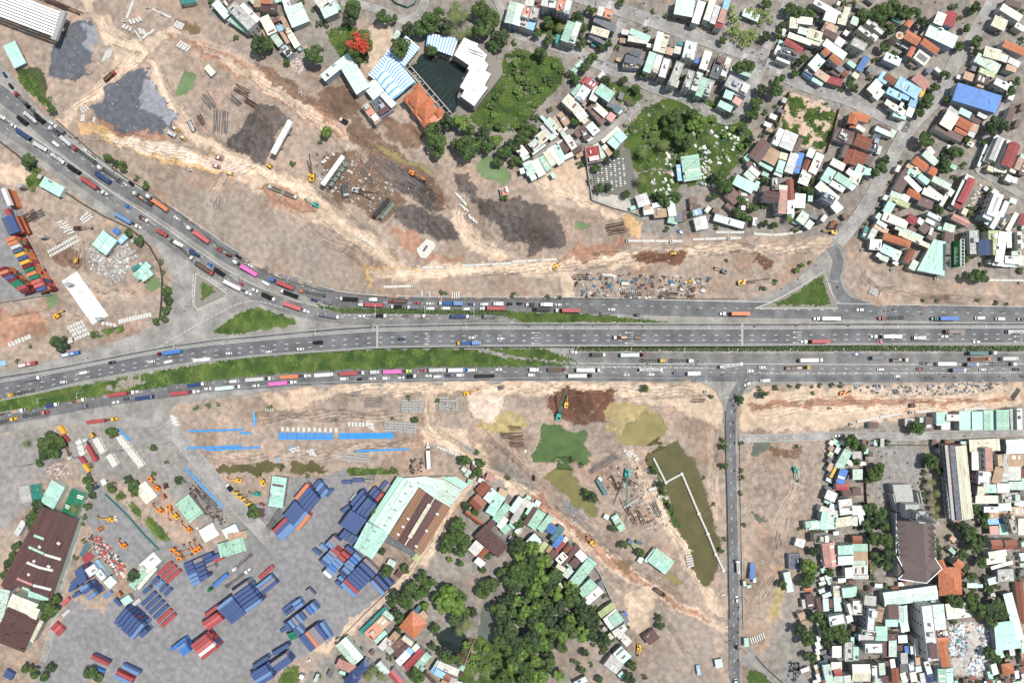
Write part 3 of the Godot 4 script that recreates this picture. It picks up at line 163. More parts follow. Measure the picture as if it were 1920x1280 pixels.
const TREES := {
"": [484,80,17,498,78,14,441,70,6,585,98,19,535,115,7,655,25,16,660,10,14,717,27,14,738,33,8,668,98,16,765,52,13,750,85,19,790,48,15,805,35,18,820,25,14,835,45,16,900,15,16,915,25,14,905,45,18,925,35,14,935,70,16,928,82,14,945,62,10,808,92,10,825,92,7,965,78,6,1015,97,13,1008,60,9,1030,75,10,1027,40,10,1083,30,12,1090,45,12,1110,15,10,1092,78,10,1127,85,8,1140,80,10,1112,107,10,1098,122,11,1070,135,7,1080,147,9,1136,150,10,1170,148,8,1193,165,9,1202,140,7,1175,77,6,1213,53,6,1226,20,5,1250,27,6,1165,3,7,1440,5,10,1440,65,10,1357,73,8,1485,15,12,1500,20,12,1520,25,10,1530,35,8,1462,60,9,1470,45,7,1388,122,12,1405,120,12,1432,165,11,1458,165,14,1465,145,10,1420,192,12,1510,110,9,1498,118,7,1493,135,7,1595,155,9,1580,167,6,1625,25,14,1640,38,14,1655,20,16,1680,12,16,1700,20,14,1720,20,12,1735,38,12,1672,52,10,1652,48,9,1663,85,10,1680,100,7,1835,10,10,1825,20,7,1815,50,8,1803,85,9,1837,75,11,1835,95,8,1777,138,10,1757,162,9,1742,185,15,1780,185,7,1605,165,8,1900,168,9,1912,150,8,47,298,13,197,295,8,212,303,8,228,310,9,252,332,6,270,346,8,93,202,9,600,262,6,548,305,6,815,245,18,820,265,18,822,282,13,838,225,16,882,240,12,875,275,20,890,265,14,852,268,10,905,250,14,915,272,14,945,285,14,935,302,10,935,235,7,955,270,12,945,370,7,985,235,11,998,240,13,980,255,13,965,270,12,965,300,10,975,300,8,996,295,5,1078,228,9,1140,300,8,1120,313,8,1157,287,8,1105,340,6,1125,352,9,1140,350,8,1175,363,8,1270,240,16,1265,215,14,1250,225,10,1235,365,10,1250,375,12,1270,370,10,1285,262,16,1300,212,12,1370,210,8,1395,240,9,1405,215,9,1416,212,10,1340,225,6,1410,260,8,1405,270,7,1430,253,6,1350,330,14,1360,347,14,1366,357,9,1376,337,10,1437,337,9,1512,347,8,1520,357,9,1500,352,7,1390,375,9,1340,367,8,1415,387,10,1385,397,9,1873,233,17,1890,238,8,1743,258,15,1815,260,7,1800,285,12,1770,295,12,1776,310,13,1792,282,10,1850,265,7,1655,315,14,1664,298,8,1672,343,6,1792,332,6,1765,393,8,1727,210,9,1710,222,5,1630,225,5,258,450,10,240,435,8,310,545,9,312,562,9,308,580,9,305,597,8,300,490,6,303,510,5,829,547,6,836,550,4,963,553,6,1027,556,5,1049,557,5,1250,428,6,1300,400,7,1345,425,6,1385,400,9,1402,406,10,1437,418,8,1455,420,7,1520,492,4,1455,528,6,1432,541,6,1363,488,4,1657,440,5,1653,452,5,1808,487,11,1815,475,9,1808,455,8,1830,515,13,1846,518,13,1843,495,5,1733,563,4,1760,564,4,1835,563,4,1870,567,5,1890,570,4,1850,425,7,107,645,17,100,640,11,30,677,5,55,650,4,290,602,7,365,764,6,388,761,6,408,758,5,505,762,5,820,752,5,765,746,6,777,788,7,735,785,4,1210,728,7,1390,748,7,1430,740,7,1441,738,5,1390,757,5,1457,727,6,1427,728,6,1483,723,4,1500,724,5,1525,725,4,1540,723,5,1562,722,5,1580,722,6,1527,737,4,1335,743,5,80,835,18,92,820,14,77,852,13,102,832,14,95,850,13,70,868,8,206,810,11,65,950,12,62,970,12,52,977,11,77,945,8,205,915,10,237,900,10,245,912,12,250,922,10,160,900,8,165,915,8,170,930,7,161,950,7,150,985,6,155,970,6,168,873,6,228,933,5,55,992,8,285,840,7,310,868,5,286,890,6,333,901,8,472,962,13,575,892,5,700,957,10,872,862,12,893,848,6,901,868,9,896,885,9,886,891,7,857,987,16,875,950,9,890,962,8,952,896,6,665,885,6,680,888,5,700,890,5,735,880,5,1075,862,6,1090,872,6,1100,925,8,1110,932,10,1118,938,6,972,985,10,980,965,7,1228,883,8,1240,910,9,1246,922,7,1258,950,7,1262,962,6,1150,992,7,1213,863,4,1359,838,7,1358,825,6,1361,874,7,1392,832,5,1391,882,5,1392,896,6,1391,925,5,1396,985,5,1494,837,5,1320,895,4,1340,945,4,1560,910,5,1525,990,7,1501,992,4,1595,830,10,1605,830,15,1723,802,13,1645,890,14,1652,878,11,1630,897,10,1610,865,8,1620,840,7,1635,955,13,1655,965,13,1645,977,14,1630,987,12,1662,987,10,1755,870,14,1745,858,9,1765,882,8,1735,872,6,1735,886,6,1735,900,6,1735,914,6,1736,928,6,1737,941,5,1835,955,10,1850,970,10,1850,985,8,1810,990,12,1825,1000,12,1880,830,6,1610,990,6,25,1025,9,10,1060,10,5,1077,9,20,1045,9,155,1015,6,140,1045,6,246,1082,12,85,1145,17,95,1130,12,75,1138,11,80,1162,8,108,1092,5,60,1120,5,100,1115,6,838,1027,15,850,1010,14,860,993,10,872,1013,13,865,1032,14,863,1057,7,725,1075,12,715,1035,8,760,1068,9,790,1085,12,806,1097,13,770,1105,14,745,1120,13,760,1132,13,733,1130,10,782,1117,12,795,1112,10,740,1150,11,750,1162,9,862,1120,12,820,1125,12,870,1152,12,886,1150,9,850,1162,12,815,1182,10,915,1100,15,905,1112,12,926,1095,12,940,1075,10,955,1065,9,912,1043,8,905,1068,7,745,1182,7,1240,1175,8,1237,1160,7,1170,1022,8,1200,1037,9,1115,1140,6,1360,1012,5,1355,1032,6,1527,1080,11,1558,1075,8,1530,1035,9,1515,1092,12,1470,1098,8,1535,1160,14,1545,1172,10,1505,1185,14,1520,1202,14,1560,1190,15,1576,1180,12,1582,1197,14,1555,1207,10,1515,1230,8,1528,1237,9,780,1270,15,840,1235,13,825,1225,10,856,1242,12,810,1214,8,1640,1010,13,1665,1015,14,1670,1045,14,1665,1062,12,1645,1045,11,1755,1015,10,1760,1030,9,1763,1043,9,1792,1015,6,1810,1042,11,1825,1010,12,1836,1027,14,1848,1013,12,1845,1055,11,1815,1067,8,1826,1082,10,1765,1090,9,1775,1105,10,1785,1120,12,1800,1132,12,1830,1125,14,1840,1147,16,1861,1150,16,1876,1138,14,1882,1155,12,1860,1105,9,1865,1165,12,1910,1075,9,1905,1088,7,1708,1183,6,1860,1225,11,1871,1236,9,1097,1225,8,1075,1242,6,1084,1243,5,1091,1257,7,1108,1247,5,1113,1209,5,1135,1215,7,1141,1205,7,1130,1225,6,1186,1250,9,1182,1275,12,1125,1275,7,1210,1270,6,45,1255,10,60,1264,10,90,1255,10,78,1270,9,165,1265,12,181,1272,9,934,1147,16,997,1192,16,995,1096,11,940,1278,13,987,1255,14,975,1164,11,1032,1162,16,989,1120,13,953,1220,13,964,1071,14,1003,1216,16,971,1022,14,1027,1249,15,1069,1185,16,1040,1082,15,978,1276,12,1088,1170,11,1008,1072,14,982,1209,14,1076,1131,15,960,1148,11,963,1101,14,957,1183,14,1036,1190,12,1025,1134,13,955,1282,11,956,1169,13,1030,1212,13,976,1085,15,1055,1215,11,939,1207,15,953,1195,15,1021,1109,11,1004,1153,12,988,1072,14,966,1238,15,1083,1182,11,1015,1150,12,957,1091,15,1075,1119,16,976,1065,13,1005,1132,11,998,1267,13],
"R": [670,77,25],
"p": [852,30,16,870,28,12,842,53,12,865,65,11,880,57,10,855,10,11,1050,50,9,1207,285,11,1247,270,12,1205,337,11,1480,410,8,46,832,8,137,955,11,1750,905,8,1757,925,9,1752,940,7,1757,953,8,1757,967,7,875,1172,13,862,1184,10,700,1257,10,690,1270,10,715,1268,10,1640,1065,9],
"b": [1375,10,10,1385,30,12,1420,15,14,1445,20,12,1380,50,12,1395,60,12,1410,65,12,1420,55,12,1430,35,9,1400,75,10],
"L": [610,245,11,865,225,16,930,260,12,1300,232,12,1316,226,12,1497,505,6,1505,497,5,843,1050,6,797,1138,9,840,1115,18,835,1137,20,856,1142,18,1520,1065,15,976,1043,13,1055,1196,14,1007,1275,16,1069,1104,14,961,1251,15,1020,1053,15,1048,1268,12,1071,1163,12,1006,1140,12,1042,1114,15,1020,1210,14,1005,1109,15,1017,1087,16,1005,1244,14,977,1230,14,971,1128,11,1018,1269,14,985,1149,13,1091,1192,16,1013,1178,16,998,1031,16],
"D": [935,1184,13,1104,1150,14,1053,1147,13,1109,1194,12,942,1130,11,1114,1170,16,1000,1170,15,1132,1202,13,1033,1147,14,938,1161,11,1031,1233,12,970,1209,15,995,1050,16,974,1252,14,1025,1226,11,1049,1132,14,1046,1182,11,1033,1099,15,1026,1168,16,958,1125,11,1092,1135,14,1063,1172,13,966,1031,14,1091,1156,15],
"Y": [917,198,6,925,214,8,975,213,4,971,112,6,1010,108,4,979,146,7,998,165,5,971,143,7,970,169,8,975,181,6,1040,121,7,1001,196,5,1015,167,6,967,116,8,1022,116,5,1353,289,4,1374,240,8,1339,222,8,1360,251,8,1257,230,7,1362,285,7,1393,275,7,1293,299,4,1186,244,5,1311,241,7,1229,238,7,1385,272,4,1332,221,7,1316,293,4,1221,299,5,1213,244,6,885,1234,7,911,1252,6,887,1248,7,982,1261,5,926,1265,6,874,1210,8,911,1217,8,953,1254,5,895,1232,6],
"y": [985,105,5,1002,161,7,922,196,8,981,153,6,1034,156,6,991,122,5,1025,145,8,970,151,5,930,179,7,958,121,4,995,117,5,968,133,8,1036,150,5,987,159,8,985,134,7,962,116,4,943,169,5,919,224,5,979,102,8,1185,239,6,1313,254,6,1246,277,8,1219,267,6,1288,280,5,1319,285,8,1215,255,8,1346,248,4,1309,214,4,1249,222,5,931,1223,6,945,1226,5,944,1258,5,871,1219,7,897,1248,8,930,1244,8,885,1227,4],
}
const DECK := [
[-20,712,757,0],[0,705,751,0],[80,693,735,0],[160,678,716,0],[240,662,701,0],[320,647,687,0.2],[400,636,676,0.8],[480,629,668,1.7],[560,621,662,2.6],[640,614,657,3.6],
[707,610,652,4.4],[800,608,650,5.4],[900,606,649,6],[960,606,649,6.2],[1280,606,648,6.2],[1392,606,648,6],[1500,606,647,4.8],[1600,605,646,3.4],[1700,605,646,1.8],
[1800,605,646,0.7],[1860,605,645,0.25],[1945,605,645,0.1],
]

# soil letter > [colour, unevenness, level]
const SOIL := {
	"t": [Color(0.645, 0.58, 0.525), 1.0, 0.0], "s": [Color(0.785, 0.70, 0.615), 0.6, -0.08], "r": [Color(0.655, 0.515, 0.435), 0.9, 0.15],
	"w": [Color(0.49, 0.40, 0.335), 0.9, -0.1], "W": [Color(0.44, 0.32, 0.26), 1.0, 0.45], "k": [Color(0.395, 0.365, 0.35), 1.3, 0.7], "o": [Color(0.80, 0.67, 0.50), 0.7, 0.8],
	"p": [Color(0.84, 0.76, 0.69), 0.6, 0.8], "d": [Color(0.61, 0.56, 0.515), 0.7, 0.25], "h": [Color(0.57, 0.545, 0.515), 0.9, 0.0],
	"a": [Color(0.545, 0.54, 0.545), 0.32, 0.0], "b": [Color(0.38, 0.39, 0.42), 0.22, 0.5], "B": [Color(0.56, 0.57, 0.60), 0.35, 0.55], "g": [Color(0.58, 0.565, 0.55), 0.4, 0.0],
	"c": [Color(0.74, 0.72, 0.69), 0.7, 0.0], "y": [Color(0.66, 0.60, 0.43), 0.8, 0.0], "G": [Color(0.30, 0.33, 0.20), 1.0, 0.0],
	"~": [Color(0.42, 0.37, 0.29), 0.6, -1.0], "R": [Color(0.60, 0.57, 0.53), 0.3, -0.25]}
const ZONES := [
	["h", [930,0,1925,0,1925,520,1760,525,1650,445,1560,445,1200,440,1110,380,1105,280,1000,330,960,300,850,290,800,250,780,160,720,110,700,40,620,0]],
	["h", [390,-5,640,-5,640,110,600,130,560,130,480,90,400,30]],
	["h", [1565,795,1925,795,1925,1285,1400,1285,1440,1200,1500,1080,1540,900]],
	["h", [870,910,960,860,1010,930,1110,1060,1180,1180,1200,1285,560,1285,650,1180,800,1060,880,930]],
	["s", [155,-5,172,-5,185,25,235,65,262,78,300,58,330,45,335,60,290,92,272,108,262,118,215,150,165,195,140,215,125,235,105,225,125,200,150,185,195,150,208,120,212,90,185,60,168,30]],
	["s", [272,110,285,115,305,150,330,185,345,215,365,240,400,262,440,280,480,305,470,315,430,300,385,275,350,255,325,215,300,165]],
	["r", [300,60,345,70,380,85,430,100,480,130,540,170,600,205,640,235,655,262,640,265,600,240,540,200,470,160,420,130,365,95,320,72]],
	["s", [330,72,380,90,440,112,500,150,560,190,610,222,640,245,640,258,600,236,540,196,470,152,420,122,370,92]],
	["o", [165,230,215,250,260,262,320,270,400,290,460,320,470,345,420,330,340,310,270,290,200,262,150,245,148,232]],
	["p", [200,250,260,262,330,272,420,300,490,320,480,345,430,330,330,295,240,275]],
	["r", [180,225,240,240,320,255,330,266,250,258,190,242]],
	["b", [95,90,110,80,125,45,165,40,186,75,170,105,160,125,165,140,135,150,105,150,92,140,93,115]],
	["b", [172,205,200,165,240,135,268,130,285,145,310,185,330,215,325,240,300,253,260,248,220,238,180,222]],
	["B", [270,150,285,150,315,195,330,220,318,240,300,215,270,205,262,180]],
	["B", [150,50,170,48,186,75,172,100,160,80]],
	["d", [440,60,470,70,500,100,480,115,450,95]],
	["w", [480,115,530,140,580,180,620,205,600,210,540,180,490,140]],
	["k", [480,200,520,200,545,225,520,250,505,290,490,310,455,290,425,262,450,235]],
	["w", [655,200,700,240,760,290,810,330,840,385,810,380,760,345,700,300,660,270,650,240]],
	["w", [590,175,640,160,680,200,660,225,610,215]],
	["k", [700,290,740,300,800,345,830,395,790,385,730,340,690,310]],
	["w", [600,290,650,280,720,330,760,380,720,420,660,390,610,350]],
	["k", [740,385,800,390,850,420,872,445,840,455,800,440,770,430,745,410]],
	["k", [850,325,880,330,895,370,930,380,980,365,1030,390,1060,430,1050,460,1000,475,980,460,950,450,920,410,890,385,860,350]],
	["w", [700,215,760,225,800,250,780,285,730,260]],
	["d", [290,345,330,340,400,360,470,385,560,410,640,440,660,500,640,545,560,530,470,490,400,440,340,390]],
	["s", [480,305,560,335,640,395,700,440,760,500,740,505,680,470,620,430,540,385,480,360,440,330]],
	["r", [480,345,540,350,600,400,560,400,500,375]],
	["s", [840,385,870,400,900,440,960,480,930,490,880,470,850,420]],
	["r", [725,425,775,430,800,455,820,480,870,475,870,490,800,495,765,470,740,450]],
	["s", [690,505,760,498,860,495,960,490,1050,490,1075,520,1080,565,1055,565,1050,520,960,510,880,515,780,525,700,520]],
	["o", [683,495,692,495,692,540,685,540]], ["o", [692,498,780,500,692,506]],
	["s", [1060,490,1160,470,1250,475,1330,455,1400,460,1500,460,1560,440,1580,455,1550,475,1480,470,1400,468,1330,475,1230,495,1150,500,1080,500]],
	["r", [1065,470,1160,450,1180,455,1150,475,1090,490,1070,485]],
	["o", [1155,400,1180,400,1200,415,1200,445,1170,440]],
	["W", [1180,480,1210,470,1290,475,1270,495,1200,492]], ["W", [1415,470,1450,485,1440,500,1415,495]],
	["s", [1000,335,1090,285,1105,370,1180,400,1150,410,1080,380,1010,345]],
	["c", [1112,360,1190,375,1195,400,1115,378]],
	["s", [1470,170,1570,200,1560,270,1540,285,1500,270,1465,240]],
	["s", [640,718,960,712,1340,720,1360,760,1355,800,1250,760,1100,735,960,740,820,735,805,840,790,840,795,735,640,740]],
	["s", [480,740,640,720,640,735,520,770]],
	["W", [1020,735,1100,730,1160,735,1150,780,1100,800,1060,790,1030,760]],
	["y", [1130,770,1180,750,1230,775,1250,800,1240,830,1190,835,1150,820]],
	["p", [870,740,940,740,935,780,890,790]],
	["y", [890,800,950,770,990,790,960,820]],
	["s", [800,790,870,810,910,850,930,880,1000,920,1080,980,1150,1040,1250,1110,1360,1170,1365,1185,1330,1180,1230,1120,1140,1065,1070,1010,990,945,910,890,870,850,800,830]],
	["r", [1000,925,1080,985,1150,1045,1250,1115,1340,1168,1330,1174,1240,1120,1140,1055,1070,995,1000,935]],
	["s", [1170,840,1190,840,1220,900,1260,960,1290,1010,1320,1080,1360,1150,1330,1140,1290,1070,1240,990,1200,920]],
	["s", [1170,1110,1230,1090,1240,1130,1210,1190,1180,1180]],
	["d", [1230,1130,1330,1180,1360,1285,1200,1285,1220,1200]],
	["a", [1070,930,1090,950,1100,975,1080,965,1055,940]],
	["s", [1390,730,1600,725,1925,715,1925,760,1720,780,1600,800,1470,810,1390,800]],
	["r", [1400,760,1480,750,1640,750,1900,745,1900,752,1640,760,1480,762,1400,775]],
	["w", [1440,840,1500,840,1500,860,1450,860]], ["y", [1470,1060,1455,1090,1440,1160,1460,1150,1480,1080]],
	["s", [0,300,40,310,60,330,60,350,20,345,0,340]], ["r", [-5,585,70,580,90,620,40,640,-5,650]],
	["w", [100,460,145,470,145,500,110,500,90,480]], ["d", [210,550,290,560,300,600,230,600]],
	["a", [430,985,545,895,640,885,700,893,655,1040,690,1080,715,1120,640,1190,500,1270,470,1285,60,1285,100,1190,125,1130,200,1140,240,1110,300,1010,400,1030]],
	["a", [-5,330,25,370,100,540,100,550,-5,565]],
	["g", [-5,812,100,800,120,850,70,900,60,950,-5,1000]], ["g", [120,800,300,800,500,1000,430,1000,350,960,290,900,170,900,130,860]],
	["a", [180,900,290,1010,300,1020,240,1070,170,1000,165,950]],
	["g", [1643,832,1735,832,1735,990,1680,930,1643,930]], ["d", [1735,832,1770,832,1790,1050,1740,1000]],
	["s", [885,890,893,895,850,960,805,1045,745,1105,645,1200,600,1225,590,1215,640,1180,735,1095,795,1035,840,950]],
	["s", [885,895,980,985,975,995,890,905]],
	["g", [1400,1215,1480,1285,1440,1285,1395,1240]], ["a", [1475,1235,1505,1240,1500,1285,1475,1280]],
	["d", [1015,1215,1140,1195,1150,1285,1090,1285]], ["d", [870,1090,905,1050,915,1110,895,1150,880,1130]],
	["W", [865,1200,890,1190,880,1250,862,1262]], ["c", [1780,1175,1860,1170,1870,1270,1790,1270]],
	["s", [690,45,735,40,735,90,700,130,685,125,695,90]],
	["w", [640,300,690,310,670,350,640,340]], ["G", [80,130,100,205,30,150,35,130]]]
# water letter, outline
const PONDS := [
	["g", [1000,850,1012,825,1018,797,1040,795,1060,805,1090,813,1095,830,1108,850,1102,868,1070,868,1040,866,1000,866,995,850]],
	["o", [1018,893,1035,885,1045,870,1065,868,1075,885,1085,905,1100,930,1115,950,1121,970,1100,970,1080,955,1060,925,1045,905]],
	["b", [1215,850,1240,832,1270,827,1290,850,1305,875,1318,905,1330,945,1342,985,1350,1020,1345,1060,1338,1095,1322,1100,1308,1080,1300,1050,1285,1010,1262,965,1250,920,1240,895,1222,875]],
	["y", [1155,830,1190,832,1215,840,1240,828,1245,805,1230,780,1205,775,1180,800]],
	["l", [888,310,900,296,920,296,955,318,958,330,948,345,925,335,905,332,893,322]],
	["l", [1076,420,1082,412,1105,420,1102,428,1085,428]],
	["l", [331,155,340,136,355,135,366,144,364,160,355,175,345,180,335,175,330,165]],
	["m", [329,30,348,38,372,50,374,58,362,62,345,52,325,42]],
	["d", [765,125,790,99,850,112,878,131,862,165,856,180,857,200,838,218,815,190,780,150]],
	["d", [815,1192,832,1178,850,1172,870,1185,880,1195,862,1228,845,1225,820,1210]],
	["s", [898,1155,915,1135,925,1120,930,1125,925,1150,932,1180,940,1200,925,1205,905,1195,895,1175]],
	["b", [405,880,425,872,520,868,527,882,480,886,410,888]], ["b", [540,872,555,868,600,870,605,882,560,886,538,882]],
	["l", [78,575,92,560,102,558,105,575,85,578]], ["l", [274,530,285,526,302,532,303,538,290,542,278,540]],
	["s", [1412,838,1420,830,1445,830,1448,845,1430,848,1415,842]], ["s", [1410,960,1425,965,1432,978,1420,980,1408,972]],
	["y", [703,272,720,275,760,298,790,308,808,318,805,322,785,316,750,300]],
	["m", [1160,1050,1178,1055,1180,1070,1165,1065]], ["y", [1252,1075,1262,1072,1275,1095,1265,1098]]]
const SLOPES := []
const ROADS := [[-8,110,35,160,75,208,120,242,170,285,235,335,285,366,335,402,375,432,408,462,455,490,520,522,600,546,650,552,760,563,960,562,1070,562,1240,561,1400,562,1450,548,1510,510,1550,470,1562,452,1584,468,1584,500,1576,515,1590,545,1618,570,1660,576,1928,578,1928,712,1700,715,1600,722,1480,718,1420,722,1392,738,1382,762,1384,900,1391,1288,1368,1288,1363,1000,1360,850,1356,760,1340,728,1300,712,1100,710,960,712,800,716,640,719,560,726,470,738,330,757,312,770,330,800,280,800,200,802,130,795,-8,812,-8,698,80,680,140,664,215,640,260,625,300,605,320,560,322,520,305,480,280,455,245,425,195,405,150,372,90,322,40,290,-8,258]]
# width, path, label, [offset, dash, gap] of each painted line (all in photograph pixels but dashes)
const CARRIAGE := [
	[30, [-8,168,60,222,140,290,220,345,300,392,372,440,430,480,500,512,560,535,640,562,760,570,900,571,1080,572,1280,578,1480,582,1700,586,1928,590], "dark asphalt lanes of the northern carriageway", [[-2,2.2,6],[-15,3,0]]],
	[26, [-8,228,60,272,140,328,210,378,290,430,372,488,430,525,500,560,560,580,620,592,700,597,800,597,900,597,980,606], "grey asphalt lanes beside the northern carriageway", [[-14,3,0],[0,2.2,6]]],
	[34, [-8,782,60,770,160,750,260,735,320,728,400,717,480,712,560,706,640,703,760,698,900,697,1080,697,1240,698,1330,698,1450,698,1600,699,1760,699,1928,698], "dark asphalt lanes of the southern carriageway", [[0,2.2,6],[-16,3,0]]],
	[42, [1060,683,1200,682,1400,684,1600,684,1760,684,1928,684], "broad grey lanes under the green median", [[7,2.2,6]]],
	[20, [1440,690,1410,703,1388,725,1376,750,1370,790,1371,900,1374,1050,1378,1288], "narrow asphalt of the lane running south", [[0,2,6]]],
	[20, [1560,462,1572,490,1566,520,1572,545,1592,566,1630,578], "curved slip road at the grass triangle", []]]
const LINES := [[301,648,350,620,400,592,445,570,470,564,500,568,530,577], [370,509,395,523,430,548], [362,512,361,572,372,582,424,560], [1060,687,1200,688,1330,690], [1425,700,1600,700,1920,698], [960,588,800,590,640,590]]
const STREETS := [
	[18, [958,60,1077,98,1127,123,1177,142,1227,165,1280,182,1318,205,1363,225,1390,212,1407,185,1418,142,1430,112], "looping residential street with dashed centre line"],
	[22, [1080,-8,1180,25,1280,60,1380,95,1430,113,1472,142,1530,167,1600,190,1693,236,1705,240], "straight residential street with zebra crossings"],
	[15, [1122,118,1140,95,1152,70,1167,40], "short street joining two residential streets"],
	[15, [1432,105,1445,70,1462,35,1482,-8], "side street by the banana thicket"],
	[23, [1868,-8,1830,60,1790,120,1760,180,1705,240,1670,300,1640,360,1600,420,1570,456], "broad tree lined main street running downhill"],
	[13, [930,-8,945,30,960,62], "curving lane beside the wooded pond"],
	[13, [640,3,700,15,760,40,785,28,800,-8], "bent lane behind the red flowering tree"],
	[8, [1200,196,1165,225,1110,265,1060,262,1015,290,985,312], "narrow lane between the mint roofs and the cemetery"],
	[10, [1888,190,1860,240,1830,310,1880,345,1928,372], "narrow street past the large round tree"],
	[13, [1386,822,1480,820,1580,816,1700,818,1928,808], "grey alley between the drain and the church yard"],
	[25, [312,790,360,850,420,920,480,985,505,1010], "wide grey road into the container yard"],
	[9, [165,905,150,980,120,1080,95,1190,80,1240], "narrow lane beside the brown factory shed"]]
const ISLANDS := [[367,512,392,526,425,550,420,558,370,580,363,570], [1415,578,1450,565,1500,538,1546,508,1556,540,1572,578]]
# label, outline, level, cover
const GRASS := [
	["mown grass of the long green road median", [-8,772,-8,752,60,738,190,717,330,690,480,668,640,658,700,655,882,654,960,673,1050,681,1088,684,900,687,780,689,640,693,480,704,320,722,160,746,60,766], 0.14, 1.0],
	["grass wedge under the viaduct edge", [905,653,1020,654,1060,669,1088,678,1050,677,965,668], 0.14, 1.0],
	["narrow grass strip between the two northern carriageways", [592,570,640,578,800,579,960,584,1100,589,1180,596,1262,604,985,604,940,590,800,587,640,586,604,577], 0.14, 1.0],
	["grass on the triangle beside the slip road", [398,624,440,591,480,576,556,600,552,609,440,626], 0.14, 1.0],
	["grass on the small paved traffic island", [378,528,384,527,405,548,377,562], 0.26, 1.0],
	["grass triangle at the street mouth", [1450,571,1500,545,1542,515,1548,545,1558,572], 0.26, 1.0],
	["wild green meadow beside the white unfinished building", [905,190,935,140,945,105,975,90,1015,105,1050,110,1058,125,1050,160,1020,190,1000,215,985,225,975,240,940,250,905,240,880,220], 0.1, 1.0],
	["overgrown grass among the graves", [1170,250,1205,205,1250,185,1340,190,1400,230,1412,260,1390,300,1350,345,1290,350,1280,320,1230,315,1195,322,1180,290], 0.1, 0.95],
	["grass below the cemetery path", [1195,325,1225,318,1250,320,1275,345,1265,370,1200,375], 0.1, 0.95],
	["weeds on the sandy walled lot", [1470,175,1570,200,1562,265,1540,280,1500,268,1468,240], 0.1, 0.5],
	["rank grass by the red flowering tree", [610,60,650,45,690,60,690,120,640,110], 0.1, 0.9],
	["green verge beside the highway", [28,133,50,130,68,150,78,180,105,203,95,205,70,190,45,165], 0.1, 1.0],
	["grass around the dark fish pond", [870,1200,900,1195,925,1210,990,1240,1000,1285,860,1285,865,1240], 0.1, 0.85],
	["rough grass below the pipe yard", [650,876,745,880,748,888,655,892], 0.1, 0.8],
	["grass corner by the forked lane", [1405,1256,1430,1262,1452,1285,1402,1285], 0.1, 1.0],
	["weeds behind the precast blocks", [165,625,230,610,232,620,175,634], 0.1, 0.9],
	["weeds in the scrap yard", [225,920,300,985,320,1010,305,1015,250,960,215,935], 0.1, 0.6],
	["green strip along the highway wall", [57,310,75,318,78,345,60,360,48,345], 0.1, 0.8],
	["weeds between the houses and meadow", [1145,155,1190,165,1205,180,1180,205,1150,180], 0.1, 0.8],
	["grass between townhouses", [1010,60,1045,70,1060,30,1035,20], 0.1, 0.9],
	["grass on the pond bank", [1232,880,1245,925,1262,960,1275,990,1262,985,1240,930], 0.1, 0.9],
	["grass below the lane of containers", [530,1255,560,1245,560,1285,520,1285], 0.1, 0.9]]
# centre, radii, angle, height
const HEAPS := [[485,245,50,38,-40,2.2],[950,420,80,40,38,2.6],[870,350,30,18,60,1.8],[800,415,55,28,25,2.0],[770,345,60,24,40,1.5],[635,190,35,25,30,2.2],[720,235,35,18,20,1.2],
	[120,95,35,45,10,0.7],[250,195,60,45,20,0.8],[1100,765,55,32,0,0.9],[420,60,25,15,20,1.0],[1417,474,9,9,0,2.0],[1400,583,1,1,0,0.1],[1402,540,12,9,0,1.6],[1325,498,14,10,0,1.4],[1450,515,16,10,10,1.2],[1460,855,14,12,0,1.2],[1540,845,12,12,0,1.2],
	[235,720,50,13,-12,1.6],[125,485,25,15,0,1.5],[1290,730,18,12,0,1.2],[1360,1115,1,1,0,0.1],[560,395,70,18,30,0.8],[300,290,150,14,20,1.4],[470,130,60,8,33,0.9],[740,470,40,25,20,0.8],[1120,475,40,8,-15,1.0],[900,760,40,20,0,0.8],[1825,1215,28,36,0,1.6],[455,745,14,9,0,1.2]]
